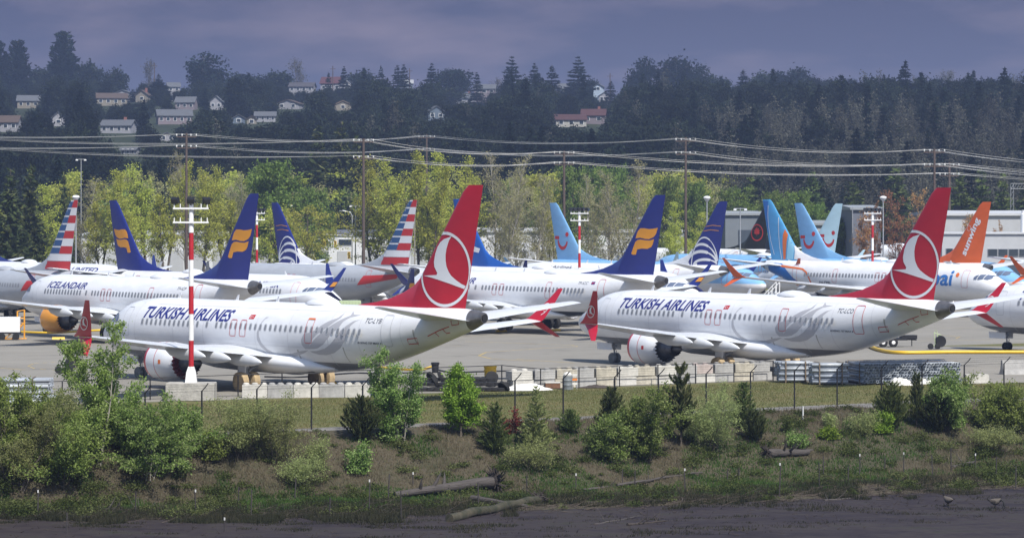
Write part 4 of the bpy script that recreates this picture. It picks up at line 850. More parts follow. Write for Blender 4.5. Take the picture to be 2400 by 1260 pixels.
# tarpaulin rags, drum, box
M_tarp = mat('white_tarpaulin', (.62, .61, .57), .8, var=.15, vscale=2)
def rag(label, px, py, w_, d, h, m_, seed, cat='tarpaulin', name='tarpaulin'):
    X, Y = flat(px, py); rg = np.random.default_rng(seed); n = 16; V = []; F = []
    for i in range(n):
        for j in range(n):
            u, v = i / (n - 1) - .5, j / (n - 1) - .5; e = max(0, 1 - (2 * max(abs(u), abs(v))) ** 2)
            V.append((u * w_ * (1 + .2 * math.sin(7 * v + seed)), v * d * (1 + .2 * math.cos(6 * u + seed)), .02 + h * e * (.3 + .7 * float(fbm(u * 9 + seed, v * 9, 1.2, seed)) * 1.3)))
    for i in range(n - 1):
        for j in range(n - 1): F.append((i * n + j, (i + 1) * n + j, (i + 1) * n + j + 1, i * n + j + 1))
    o = link(name, mesh_np(name, np.array(V), F), None, m_, loc=(X, Y, .005)); tag(o, label, cat)
rag('crumpled white tarpaulin on the grass at the left end of the block wall', 1235, 914, 2.7, 1.4, .45, M_tarp, 1)
rag('torn white plastic sheet in front of the open pipe ends', 2110, 903, 1.5, .8, .6, M_tarp, 2)
rag('white plastic sheet heap right of the torn sheet by the pipe ends', 2170, 900, 1.7, .7, .5, M_tarp, 3)
rag('low dark heap of rubbish in front of the block wall', 1398, 909, 2.0, .5, .22, mat('dark_rubbish', (.05, .04, .035), .9, var=.5, vscale=6), 4, 'rubbish heap', 'rubbish_heap')
X, Y = flat(1295, 910); t = thing('crate', 'rusty brown crate beside the white tarpaulin', 'crate', (X, Y, .005), .1)
MB().box((0, 0, .18), (.9, .5, .34)).build('crate_box', mat('rusty_brown', (.16, .08, .045), .85, var=.3, vscale=4), t); MB().box((0, 0, .37), (.94, .54, .04)).build('lid', M_tarp, t)
X, Y = flat(1330, 913); t = thing('drum', 'grey steel drum in front of the block wall', 'drum', (X, Y, .005))
MB().lathe([(0, .27), (.02, .29), (.28, .285), (.3, .3), (.32, .285), (.56, .285), (.58, .3), (.6, .285), (.84, .29), (.85, .27), (.82, .26)], axis='Z', n=24).build('drum_body', mat('drum_grey', (.17, .19, .20), .5, var=.15, vscale=3), t, True)
rag_o = MB().lathe([(.82, .25), (.93, .28), (1.05, .2), (1.1, 0)], axis='Z', n=9); rag_o.build('drum_bag', M_tarp, t)
X, Y = flat(1347, 912); t = thing('barricade', 'small orange and white barricade beside the grey drum', 'barricade', (X, Y, .005), .2)
for k in range(3): MB().box((0, 0, .35 + .26 * k), (.3, .05, .13)).build('barricade_board', mat('barricade_orange', (.7, .2, .03), .5) if k % 2 else M_tarp, t)
for s_ in (-.13, .13): MB().box((s_, .0, .45), (.04, .04, .9)).build('leg', M_galv, t)
M_yel = mat('yellow_plastic', (.66, .42, .02), .45, var=.08, vscale=4)
X, Y = flat(1149, 888); t = thing('drum', 'large yellow drum standing alone on the apron', 'drum', (X, Y, .005))
MB().lathe([(0, .33), (.05, .37), (.5, .39), (.52, .42), (.6, .42), (.62, .39), (.72, .38)], axis='Z', n=28).build('drum_body', M_yel, t, True)
MB().lathe([(.72, .41), (.8, .43), (.86, .42), (.88, .3), (.88, 0)], axis='Z', n=28).build('lid', M_yel, t, True)
m = MB().box((0, -.395, .35), (.2, .01, .15)); m.build('drum_label', M_tarp, t)
X, Y = flat(1020, 873); t = thing('barrel', 'short black barrel on the apron where the dark pipe ends', 'barrel', (X, Y, .005))
MB().lathe([(0, .2), (.02, .22), (.55, .25), (.57, .29), (.68, .29), (.7, .26), (.71, 0)], axis='Z', n=24).build('barrel_body', M_black, t, True)
def hose(label, pts, r, m_, cat='hose', name='hose', z=.0):
    P = []
    for p in pts:
        X, Y = flat(p[0], p[1]); P.append((X, Y, r + .01 + (p[2] if len(p) > 2 else 0)))
    Q = []                                                     # smooth the run
    for i in range(len(P) - 1):
        a, b = Vector(P[i]), Vector(P[i + 1]); t0 = (Vector(P[min(i + 1, len(P) - 1)]) - Vector(P[max(i - 1, 0)])) / 2; t1 = (Vector(P[min(i + 2, len(P) - 1)]) - Vector(P[i])) / 2
        for k in range(8):
            s_ = k / 8; Q.append((2*s_**3-3*s_**2+1)*a + (s_**3-2*s_**2+s_)*t0 + (-2*s_**3+3*s_**2)*b + (s_**3-s_**2)*t1)
    Q.append(Vector(P[-1])); o = MB().tube(Q, r, 10).build(name, m_, None, True); tag(o, label, cat)
hose('thick yellow hose along the apron on the right behind the pipe stack', [(2030, 811), (2062, 824), (2110, 830), (2220, 829), (2330, 829), (2440, 829)], .14, M_yel)
hose('yellow hose curving to the black barrel', [(880, 861), (930, 867), (985, 868), (1010, 862)], .08, M_yel)
hose('dark pipe along the apron right of the black barrel', [(1028, 868), (1060, 874), (1130, 872), (1210, 870)], .05, M_black, 'pipe', 'ground_pipe')
hose('dark pipe along the apron under the nearest airliner', [(620, 884), (700, 885), (820, 876), (880, 876), (1010, 874)], .05, M_black, 'pipe', 'ground_pipe')
hose('yellow hose behind the orange engine at the left', [(30, 779), (120, 782), (240, 776), (330, 779)], .10, M_yel)
# tyres in a low heap
TY = MB().lathe([(-.1, .22), (-.11, .33), (-.08, .40), (.08, .40), (.11, .33), (.1, .22)], axis='Z', n=20).mesh('rubber_tyre', True, 60)
for k in range(46):
    px = 995 + (k % 16) * 12.3 + random.uniform(-5, 5); row = k // 16; X, Y = flat(px, 916 - row * 3); flatq = random.random() < .85
    o = link('rubber_tyre', TY, None, PM['tyre'], loc=(X, Y + row * .2, (.12 if row == 0 else .34 if row == 1 else .54) + (0 if flatq else .12)), rot=(0 if flatq else R(random.uniform(50, 80)), random.uniform(-.2, .2), random.random() * 3))
    tag(o, 'black tyre in the low heap left of the white tarpaulin', 'tyre', 'black tyres heaped beside the grass')
# chocks
CH = MB().add([(-.5, -.12, 0), (.5, -.12, 0), (.5, .12, 0), (-.5, .12, 0), (-.5, 0, .2), (.5, 0, .2)], [(0, 1, 5, 4), (2, 3, 4, 5), (0, 4, 3), (1, 2, 5), (0, 3, 2, 1)]).mesh('wheel_chock')
for px, py, lb in ((137, 787, 'yellow chock below the orange engine'), (255, 781, 'yellow chock right of the orange engine on the left'), (1300, 768, 'yellow chock at the wheels below the dark belly'), (1175, 770, 'yellow chock left of the wheels below the dark belly'),
                   (590, 911, 'yellow chock at the left tan covered wheels'), (768, 902, 'yellow chock at the right tan covered wheels'), (1900, 832, 'yellow chock behind the left pipe bundle'), (1520, 852, 'yellow chock below the engine of the second red finned airliner')):
    X, Y = flat(px, py); o = link('wheel_chock', CH, None, M_yel, loc=(X, Y, .006 if Y < 226 else -.29), rot=(0, 0, .2), scale=(1.1, 1.2, 1)); tag(o, lb, 'chock', 'yellow wheel chocks')
# hose reel carts
M_lime = mat('pale_green_paint', (.42, .50, .30), .5)
def reel_cart(label, px, py):
    X, Y = flat(px, py); t = thing('hose_cart', label, 'hose cart', (X, Y, .006), .3, 'two wheeled hose reel carts')
    for s_ in (-.45, .15): MB().lathe([(-.06, 0), (-.06, .2), (-.05, .24), (.05, .24), (.06, .2), (.06, 0)], (s_, -.1, .24), 'Y', 18).build('wheel', PM['tyre'], t, True)
    MB().tube([(.15, 0, .25), (.2, 0, 1.15)], .05, 8).tube([(-.45, 0, .25), (.3, 0, .3)], .05, 8).tube([(.0, 0, .3), (-.1, 0, 1.3), (.05, 0, 1.55), (.18, 0, 1.3)], .035, 8).tube([(-.1, 0, 1.3), (.5, .0, 1.1)], .04, 8).build('frame', M_lime, t)
    MB().lathe([(-.14, .18), (-.16, .42), (-.1, .46), (.1, .46), (.16, .42), (.14, .18)], (.45, 0, .62), 'Y', 20).build('hose_reel', M_black, t, True)
reel_cart('pale green hose reel cart on the apron left of the leafy sapling', 152, 874)
reel_cart('pale green hose reel cart on the apron beyond the yellow hose, right', 2192, 818)
# flatbed trailer
X, Y = flat(2095, 812); t = thing('trailer', 'black twin axle trailer below the tail of the second red finned airliner', 'trailer', (X, Y, .006), .15)
MB().box((-.9, 0, .62), (3.6, 1.6, .16)).box((-2.4, 0, .8), (.5, 1.4, .3)).build('trailer_bed', M_black, t); MB().tube([(.9, 0, .6), (1.9, 0, .55)], .06, 8).tube([(1.5, 0, .55), (1.5, 0, .05)], .04, 8).box((1.2, 0, .78), (1.3, .7, .3)).build('drawbar', M_black, t)
for x in (-1.15, -.3):
    wh = MB().lathe([(-.1, .2), (-.1, .33), (-.06, .38), (.06, .38), (.1, .33), (.1, .2)], (x, -.85, .38), 'Y', 20).build('wheel', PM['tyre'], t, True); MB().lathe([(-.11, 0), (-.11, .12), (-.08, .22), (-.02, .22), (-.02, 0)], (x, -.85, .38), 'Y', 18).build('rim', M_wp, wh, True)
# white cart and orange steps, far left
X, Y = flat(22, 788); t = thing('service_cart', 'white box cart at the left edge in front of the orange steps', 'service cart', (X, Y, -.29), .1)
MB().box((0, 0, 1.35), (1.9, 1.2, 1.3)).build('cart_box', M_wp, t); MB().box((0, 0, .62), (2.0, 1.2, .12)).build('cart_chassis', M_black, t)
for x in (-.6, .6): MB().lathe([(-.1, 0), (-.1, .3), (.1, .3), (.1, 0)], (x, -.55, .3), 'Y', 16).build('wheel', PM['tyre'], t, True)
M_or = mat('safety_orange_paint', (.72, .33, .03), .5)
X, Y = flat(42, 787); t = thing('maintenance_steps', 'orange tubular maintenance steps beside the white cart', 'steps', (X, Y - .8, -.29), .1)
m = MB()
for y in (-.4, .4):
    m.tube([(-1.0, y, .1), (.9, y, .1)], .035, 6).tube([(-1.0, y, .1), (.7, y, 1.5)], .04, 6).tube([(.7, y, .1), (.7, y, 2.6)], .04, 6).tube([(.1, y, .1), (.1, y, 2.5)], .035, 6).tube([(.1, y, 2.5), (.7, y, 2.6)], .03, 6).tube([(-.4, y, .1), (.7, y, 1.5)], .03, 6)
    m.tube([(.1, y, 1.9), (.7, y, 1.9)], .03, 6)
m.build('frame', M_or, t)
for k in range(6): MB().box((-.85 + k * .28, 0, .28 + k * .24), (.24, .8, .03)).build('step', M_or, t)
def airstairs(label, px, s, m_, h=3.0, w_=3.2, group='wheeled boarding stairs'):
    X = (px - 1200) / s; Y = FOC / s; t = thing('boarding_stairs', label, 'boarding stairs', (X, Y, -.29), .2, group); m = MB()
    for y in (-.6, .6):
        m.tube([(-w_ / 2, y, .3), (w_ / 2, y, h)], .06, 6).tube([(-w_ / 2, y, 1.3), (w_ / 2, y, h + 1)], .035, 6).tube([(w_ / 2, y, 0.2), (w_ / 2, y, h + 1)], .05, 6).tube([(-w_ / 2, y, .3), (w_ / 2, y, .3)], .06, 6)
        for k in range(6): x = -w_ / 2 + w_ * k / 6; z_ = .3 + (h - .3) * k / 6; m.tube([(x, y, z_), (x, y, z_ + 1)], .03, 6).tube([(x, y, .3), (x + w_ / 6, y, z_ + (h - .3) / 6)], .03, 6)
    m.build('frame', m_, t)
    for k in range(10): MB().box((-w_ / 2 + w_ * (k + .5) / 10, 0, .3 + (h - .3) * (k + .5) / 10), (.3, 1.15, .04)).build('step', m_, t)
airstairs('white boarding stairs between the arc fin airliner and the swirl tailed airliner', 1795, 22.5, M_wp, 2.9, 2.6)
airstairs('pale green boarding stairs at the right edge by the nose of the swirl tailed airliner', 2388, 24.5, M_lime, 3.6, 2.8)
X, Y = (820 - 1200) / 26.5, FOC / 26.5; t = thing('cargo_container', 'pale green cargo container behind the nearest airliner', 'container', (X, Y, -.29), .1)
MB().box((0, 0, 2.55), (1.9, 1.6, 1.6)).build('container_body', M_lime, t)
for k in range(7): MB().box((-.82 + .27 * k, -.83, 2.55), (.06, .05, 1.5)).build('rib', M_lime, t)
MB().box((0, 0, .87), (2.1, 1.7, 1.74)).build('loader_base', M_galv, t)

# ------------------------------------------------------------------ fences
d = np.array([.868, .496]); f0 = np.array([-10.0, 138.4])
posts = [(71, 0), (203, 0), (340, 0), (473, 0), (602, 0), (730, 0), (850, 0), (968, 0), (1088, 0), (1207, 0), (1320, 0), (1441, 0), (1543, 0), (1655, 0), (1759, 0), (1862, 0), (1962, 0), (2066, 0), (2161, 0), (2260, 0), (2353, 0), (2446, 0)]
FP = []
for px, _ in posts:
    k = (px - 1200) / FOC; q = (k * f0[1] - f0[0]) / (d[0] - k * d[1]); FP.append(f0 + d * q)
t = thing('security_fence', 'nearer black security fence with angled barbed arms along the gravel path', 'fence', (float(FP[0][0]), float(FP[0][1]), 0))
M_fence = mat('black_fence_steel', (.01, .01, .012), .6); o0 = Vector((FP[0][0], FP[0][1], 0))
PST = MB().tube([(0, 0, -.3), (0, 0, 2.12)], .042, 8).tube([(0, 0, 2.1), (.20, -.12, 2.32), (.33, -.2, 2.5)], .026, 6).mesh('post')
for p in FP: link('post', PST, t, M_fence, loc=(float(p[0]) - o0.x, float(p[1]) - o0.y, 0))
def strand(dx, z, r, name):
    m = MB()
    for a, b in zip(FP, FP[1:]): m.tube([(a[0] - o0.x + dx, a[1] - o0.y - dx * .6, z), (b[0] - o0.x + dx, b[1] - o0.y - dx * .6, z)], r, 4, False)
    m.build(name, M_fence, t)
strand(0, .06, .006, 'tension_wire'); strand(0, 2.1, .006, 'tension_wire')
for dx, z in ((.12, 2.25), (.22, 2.37), (.33, 2.5)): strand(dx, z, .004, 'barbed_wire')
RP = []
for px in list(range(-60, 1180, 103)) + [1267, 1357, 1452, 1542, 1630, 1720, 1812]:
    if px < 1180: k = (px - 1200) / FOC; b0 = np.array([-25.9, 157.0]); dd = np.array([25.1, 16.6])
    else: k = (px - 1200) / FOC; b0 = np.array([-.75, 168.2]); dd = np.array([17.0, 10.2])
    q = (k * b0[1] - b0[0]) / (dd[0] - k * dd[1]); RP.append(b0 + dd * q)
t = thing('rail_fence', 'farther low black rail fence running in front of the concrete block wall', 'fence', (float(RP[0][0]), float(RP[0][1]), 0)); o1 = RP[0]
PS2 = MB().tube([(0, 0, -.1), (0, 0, 1.27)], .036, 8).mesh('post')
for p in RP: link('post', PS2, t, M_fence, loc=(float(p[0] - o1[0]), float(p[1] - o1[1]), 0))
for z, r in ((1.27, .026), (.05, .012)):
    for a, b in zip(RP, RP[1:]): MB().tube([(a[0] - o1[0], a[1] - o1[1], z), (b[0] - o1[0], b[1] - o1[1], z)], r, 6).build('rail', M_fence, t)
# stakes in the marsh
M_stake = mat('rusty_stake', (.035, .03, .03), .8); M_stw = mat('stake_white_tip', (.5, .5, .48), .7)
stakes = [(89, 1152, 1205), (157, 1200, 1249), (318, 1151, 1205), (458, 1151, 1204), (559, 1140, 1183), (589, 1147, 1209), (526, 1216, 1245), (692, 1121, 1169), (773, 1165, 1209), (866, 1127, 1202), (911, 1110, 1176), (940, 1150, 1216), (968, 1110, 1140), (1121, 1129, 1187),
 (1235, 1114, 1158), (1350, 1112, 1154), (1459, 1099, 1140), (1488, 1103, 1150), (1605, 1101, 1150), (1705, 1098, 1125), (1732, 1096, 1125), (1828, 1088, 1165), (1920, 1083, 1140), (1930, 1068, 1118), (2015, 1067, 1114), (1988, 1092, 1128), (2074, 1072, 1103), (2118, 1063, 1110), (2185, 1065, 1118), (2229, 1048, 1110), (2286, 1066, 1103), (2335, 1070, 1118), (2381, 1092, 1150)]
for i, (px, y0, y1) in enumerate(stakes):
    X, Y, Z = at(px, y1); s = FOC / Y; h = (y1 - y0) / s; t = thing('stake', 'thin dark stake standing in the marsh edge with the row of others' if i % 3 else 'thin dark stake with a pale tip in the marsh edge row', 'stake', (X, Y, Z), random.random(), 'stakes along the foot of the bank')
    MB().box((0, 0, h / 2 - .1), (.05, .03, h + .2), tilt=Matrix.Rotation(random.uniform(-.05, .05), 3, 'Y')).build('stake_shaft', M_stake, t)
    if not i % 3: MB().box((0, 0, h + .02), (.06, .04, .12)).build('stake_tip', M_stw, t)
X, Y, Z = at(1882, 984); o = MB().tube([(0, 0, 0), (0, 0, .75)], .045, 8).build('marker_post', M_stw, loc=(X, Y, Z)); tag(o, 'white marker post on the path left of the right hand pines', 'marker post')
# ------------------------------------------------------------------ vegetation
def leaves(P, size, rng, flatn=0.0, elong=.55, tone=None, updir=None):
    """n small folded leaves as rhombic quads round the points P"""
    n = len(P); sz = size * rng.uniform(.6, 1.3, n)[:, None]
    a = rng.normal(size=(n, 3)); 
    if updir is not None: a = a * .5 + updir
    a /= np.linalg.norm(a, axis=1)[:, None] + 1e-9
    b = rng.normal(size=(n, 3)); b[:, 2] *= (1 - flatn); b -= (b * a).sum(1)[:, None] * a; b /= np.linalg.norm(b, axis=1)[:, None] + 1e-9
    V = np.empty((n, 4, 3)); V[:, 0] = P - a * sz; V[:, 1] = P + b * sz * elong; V[:, 2] = P + a * sz; V[:, 3] = P - b * sz * elong
    F = np.arange(4 * n).reshape(n, 4); return V.reshape(-1, 3), F, (rng.random(n) if tone is None else tone)
def branch_pts(base, dirv, L, n, rng, droop=0.0, wob=.1):
    P = [np.array(base, float)]; d_ = np.array(dirv, float); d_ /= np.linalg.norm(d_)
    for i in range(n):
        d_ = d_ + rng.normal(size=3) * wob; d_[2] -= droop; d_ /= np.linalg.norm(d_); P.append(P[-1] + d_ * L / n)
    return np.array(P)
def tubes_np(lines, n=4):
    V = []; F = []; b = 0
    for P, r0, r1 in lines:
        k = len(P); T = np.gradient(P, axis=0); T /= np.linalg.norm(T, axis=1)[:, None] + 1e-9
        A = np.cross(T, [.31, .17, .93]); A /= np.linalg.norm(A, axis=1)[:, None] + 1e-9; B = np.cross(T, A); r = np.linspace(r0, r1, k)[:, None]
        for j in range(n):
            q = 2 * math.pi * j / n; V.append(P + r * (math.cos(q) * A + math.sin(q) * B))
        i = np.arange(k - 1)
        for j in range(n):
            jj = (j + 1) % n; F.append(np.stack([b + j * k + i, b + jj * k + i, b + jj * k + i + 1, b + j * k + i + 1], 1))
        b += n * k
    return np.concatenate(V), np.concatenate(F)
def gen_tree(seed, h, rad, form='round', leaf=.1, nleaf=4000, stems=1, clear=.15, tilt=.9, nprim=26, droop=.02, sec=4, spread=.25, trunk_r=None, elong=.55):
    """returns (wood V,F), (leaf V,F,tone)"""
    rng = np.random.default_rng(seed); lines = []; tips = []; prof = dict(round=lambda u: math.sqrt(max(.05, 1 - (2 * u - .9) ** 2)), column=lambda u: .72 + .38 * math.sin(math.pi * (u * .8 + .1)) - .62 * u * u,
        cone=lambda u: 1.05 - .95 * u, shrub=lambda u: .9 - .55 * u * u, vase=lambda u: .45 + .55 * u if u < .75 else 1.05 - 1.3 * (u - .75))[form]
    tr = trunk_r or h * .014
    for s_ in range(stems):
        az = rng.uniform(0, 6.28); lean = 0 if stems == 1 else spread; hh = h * (1 if s_ == 0 else rng.uniform(.6, .95)); b0 = np.array([math.cos(az), math.sin(az), 0]) * (0 if stems == 1 else rad * .18 * rng.random())
        tp = branch_pts(b0 - [0, 0, .15], (math.cos(az) * lean, math.sin(az) * lean, 1), hh, 9, rng, -.02, .05); lines.append((tp, tr / math.sqrt(stems) * 1.3, tr * .12))
        for i in range(nprim // stems if stems > 1 else nprim):
            u = (i + rng.random()) / (nprim // stems if stems > 1 else nprim); zz = clear + (1 - clear) * u; q = zz * 9; k = int(min(8, q)); p = tp[k] + (tp[k + 1] - tp[k]) * (q - k)
            a = rng.uniform(0, 6.28); L_ = rad * max(.12, prof(u)) * rng.uniform(.65, 1.12) * (1 if stems == 1 else .8)
            bp = branch_pts(p, (math.cos(a), math.sin(a), tilt * rng.uniform(.5, 1.4)), L_ * math.sqrt(1 + .5 * tilt), 5, rng, droop, .13); lines.append((bp, tr * .32 * (1 - .6 * u), tr * .05)); tips.append((bp, L_))
            for j in range(sec):
                q = rng.uniform(.25, .95) * 5; k = int(min(4, q)); p2 = bp[k] + (bp[k + 1] - bp[k]) * (q - k); dv_ = bp[min(5, k + 1)] - bp[k]; dv_ = dv_ / np.linalg.norm(dv_) + rng.normal(size=3) * .65
                sp = branch_pts(p2, dv_, L_ * rng.uniform(.25, .5), 3, rng, droop, .15); lines.append((sp, tr * .1, tr * .03)); tips.append((sp, L_ * .4))
    wt = np.array([l for _, l in tips]); wt /= wt.sum(); ch = rng.choice(len(tips), nleaf, p=wt); P = np.empty((nleaf, 3))
    clump = rng.random(len(tips))
    u = rng.uniform(.15, 1, nleaf) ** .7; L5 = [b for b, _ in tips]
    for i in range(nleaf):
        b = L5[ch[i]]; q = u[i] * (len(b) - 1); k = int(min(len(b) - 2, q)); P[i] = b[k] + (b[k + 1] - b[k]) * (q - k)
    P += rng.normal(size=P.shape) * leaf * 1.9; P[:, 2] = np.maximum(P[:, 2], .03)
    zs = h / P[:, 2].max(); rs = rad / np.percentile(np.hypot(P[:, 0], P[:, 1]), 95); k3 = np.array([rs, rs, zs]); P *= k3; lines = [(l_[0] * k3, l_[1], l_[2]) for l_ in lines]
    tone = np.clip(.35 * clump[ch] + .65 * rng.random(nleaf), 0, 1)
    return tubes_np(lines), leaves(P, leaf, rng, elong=elong, tone=tone)
def gen_conifer(seed, h, rad, leaf=.3, nleaf=3000, layers=22, droop=.10, ragged=.3, clear=.08, up=0.0, width=.35, form=1.0):
    rng = np.random.default_rng(seed); lines = [(np.array([[0, 0, -.2], [0, 0, h * .5], [0, 0, h]]), h * .018, h * .002)]; tips = []
    for i in range(layers):
        u = (i + rng.uniform(0, .8)) / layers; z = h * (clear + (1 - clear) * u); R_ = rad * ((1 - u) ** form + .04); nb = max(3, int(8 * (1 - u) + 3)); off = rng.uniform(0, 6)
        for j in range(nb):
            a = off + 6.283 * j / nb + rng.normal() * .2; L_ = R_ * rng.uniform(1 - ragged, 1 + ragged * .5); bp = branch_pts((0, 0, z), (math.cos(a), math.sin(a), .15 + up), L_, 4, rng, droop, .05)
            lines.append((bp, h * .003, h * .001)); tips.append((bp, L_ + .1))
    wt = np.array([l for _, l in tips]); wt /= wt.sum(); ch = rng.choice(len(tips), nleaf, p=wt); P = np.empty((nleaf, 3)); D_ = np.empty((nleaf, 3)); u = rng.random(nleaf) ** .8
    for i in range(nleaf):
        b = tips[ch[i]][0]; q = u[i] * (len(b) - 1); k = int(min(len(b) - 2, q)); P[i] = b[k] + (b[k + 1] - b[k]) * (q - k); D_[i] = b[k + 1] - b[k]
    D_ /= np.linalg.norm(D_, axis=1)[:, None] + 1e-9; side = np.cross(D_, [0, 0, 1]); P += side * (rng.uniform(-1, 1, nleaf) * leaf * .9 * (1.2 - u))[:, None] + rng.normal(size=P.shape) * leaf * .18; P[:, 2] -= np.abs(rng.normal(size=nleaf)) * leaf * .25
    clump = rng.random(len(tips)); tone = np.clip(.5 * clump[ch] + .5 * rng.random(nleaf), 0, 1)
    return tubes_np(lines, 3), leaves(P, leaf, rng, .5, width, tone, updir=D_ + np.array([0, 0, .2 + up]))
M_bark = mat('grey_brown_bark', (.11, .09, .07), .9, var=.25, vscale=6); M_barkp = mat('pale_bark', (.27, .25, .21), .9, var=.2, vscale=6)
LM = dict(
 sapling=leaf_mat('fresh_sapling_leaves', [(0, (.12, .17, .035)), (.5, (.24, .32, .08)), (1, (.42, .50, .19))], .5),
 birch=leaf_mat('glossy_birch_leaves', [(0, (.08, .13, .03)), (.5, (.18, .26, .065)), (1, (.38, .44, .19))], .45),
 willow=leaf_mat('dusty_willow_leaves', [(0, (.15, .175, .06)), (.5, (.28, .32, .12)), (1, (.38, .41, .19))], .45),
 bright=leaf_mat('bright_young_leaves', [(0, (.08, .16, .02)), (.5, (.19, .31, .04)), (1, (.34, .48, .09))], .4),
 needle=leaf_mat('dark_pine_needles', [(0, (.022, .034, .014)), (.6, (.07, .09, .034)), (1, (.17, .175, .07))], .2),
 needle2=leaf_mat('mid_pine_needles', [(0, (.04, .058, .02)), (.6, (.105, .14, .045)), (1, (.21, .24, .08))], .25),
 red=leaf_mat('red_leaves', [(0, (.10, .03, .02)), (1, (.26, .08, .06))], .3),
 yellow=leaf_mat('yellow_green_spring_leaves', [(0, (.32, .34, .06)), (.5, (.47, .49, .09)), (1, (.60, .62, .16))], .5),
 olive=leaf_mat('olive_spring_buds', [(0, (.26, .25, .12)), (.5, (.40, .38, .17)), (1, (.52, .50, .25))], .5),
 green=leaf_mat('mid_green_leaves', [(0, (.07, .12, .03)), (.5, (.15, .22, .05)), (1, (.26, .33, .09))], .35),
 rust=leaf_mat('rusty_spring_buds', [(0, (.22, .11, .06)), (.5, (.42, .21, .10)), (1, (.45, .34, .15))], .4),
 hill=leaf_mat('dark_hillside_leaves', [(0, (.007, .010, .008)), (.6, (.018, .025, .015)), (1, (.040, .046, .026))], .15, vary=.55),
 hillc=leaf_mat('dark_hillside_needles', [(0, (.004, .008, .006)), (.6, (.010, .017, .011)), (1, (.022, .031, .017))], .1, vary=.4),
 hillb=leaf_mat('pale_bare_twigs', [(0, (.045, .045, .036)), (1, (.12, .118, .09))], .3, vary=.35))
def tree(label, X, Y, Z, gen, leafm, barkm=None, cat='tree', name='tree', group=None, rz=0, cache=None, key=None, scale=None):
    """tree > trunk, crown"""
    t = thing(name, label, cat, (X, Y, Z), rz, group)
    if cache is not None and key in cache: wm, lm = cache[key]
    else:
        (wv, wf), (lv, lf, tn) = gen(); wm = mesh_np('trunk', wv, wf, True); lm = mesh_np('crown', lv, lf, False, tn)
        if cache is not None: cache[key] = (wm, lm)
    link('trunk', wm, t, barkm or M_bark); link('crown', lm, t, leafm)
    if scale: t.scale = scale
    return t
# --- near shrubs and saplings: px, base y, top y, width, kind, label
near = [
 (232, 1085, 742, 160, 'sap', 'tall leafy sapling in front of the red winglet, tallest plant at left'),
 (45, 1155, 905, 225, 'wil', 'big rounded leafy bush in the bottom left corner'),
 (150, 1150, 925, 230, 'sap2', 'dense bush between the corner bush and the tall sapling'),
 (15, 1090, 845, 140, 'sap2', 'upright leafy bush at the left edge in front of the dark pipes'),
 (345, 1122, 915, 205, 'bir', 'broad glossy bush right of the tall sapling'),
 (95, 1060, 880, 110, 'sap2', 'slender leafy bush rising behind the corner bush'),
 (285, 1040, 880, 100, 'sap2', 'leafy bush behind the broad glossy bush'),
 (420, 1075, 915, 90, 'bir', 'narrow bush below the concrete mast base'),
 (565, 1072, 905, 185, 'wil', 'feathery willow bush right of the concrete mast base'),
 (640, 1085, 925, 140, 'wil', 'feathery willow bush left of the tall black post'),
 (492, 1078, 985, 70, 'sap2', 'small green bush in front of a black fence post'),
 (735, 1100, 1010, 70, 'wil', 'thin twiggy bush below the tall black post'),
 (700, 1140, 1060, 110, 'wil', 'low spreading bush on the bank beneath the thin twiggy bush'),
 (838, 1112, 1028, 55, 'bir', 'small solitary green bush on the brown slope, centre left'),
 (845, 1034, 932, 115, 'pin', 'dark spreading pine left of the tall birch'),
 (935, 1030, 805, 130, 'bir', 'tall birch bush in front of the nearest airliner tail'),
 (1080, 1022, 846, 76, 'map', 'small bright green tree with a bare trunk and its shadow'),
 (1160, 1062, 945, 82, 'fir', 'young green fir beside the red leaved shrub'),
 (1196, 1020, 952, 40, 'red', 'shrub with red leaves'),
 (1256, 1060, 905, 76, 'lar', 'light feathery conifer right of the red shrub'),
 (1250, 1100, 1020, 120, 'wil', 'low dark bush at the feet of the feathery conifer'),
 (1335, 1016, 960, 62, 'fir', 'small round dark green shrub by a fence post'),
 (1432, 1040, 908, 90, 'pin', 'dark pine rising behind the leafy pair, centre right'),
 (1440, 1082, 955, 100, 'bir', 'leafy bush at left of the leafy pair, centre right'),
 (1520, 1078, 888, 130, 'sap3', 'tall leafy bush at right of the leafy pair, centre right'),
 (1596, 1045, 852, 92, 'tpin', 'tall open pine poking above the block wall'),
 (1660, 1055, 885, 150, 'wil', 'wide pale green bush right of the tall open pine'),
 (1742, 1005, 895, 66, 'fir', 'slender dark fir right of the wide pale green bush'),
 (1768, 1036, 965, 82, 'pin', 'low dark pine below the slender fir'),
 (1845, 1014, 984, 32, 'fir', 'tiny dark shrub on the slope right of the low pine'),
 (1868, 1050, 1004, 48, 'bir', 'small glossy shrub just above the driftwood stump'),
 (1945, 1000, 958, 42, 'wil', 'small brownish bush on the slope near the marker post'),
 (1942, 1028, 994, 42, 'map', 'small bright green bush below the brownish one'),
 (2022, 1022, 950, 70, 'wil', 'feathery greyish bush left of the right hand pines'),
 (2088, 1010, 898, 104, 'pin2', 'bushy green pine in front of the pipe ends'),
 (2068, 1014, 958, 52, 'map', 'bright green shrub at the foot of the bushy pine'),
 (2148, 1000, 868, 44, 'tpin', 'thin young pine between the two right hand pines'),
 (2216, 1006, 852, 112, 'sap3', 'tall leafy bush behind the last pine on the right'),
 (2200, 1016, 925, 104, 'pin', 'last dark pine on the right'),
 (2318, 1005, 862, 110, 'sap2', 'open leafy bush below the right hand concrete block'),
 (2385, 1015, 885, 90, 'sap2', 'leafy bush at the right edge'),
 (2330, 1055, 985, 150, 'wil', 'low green undergrowth bush at the right edge'),
]
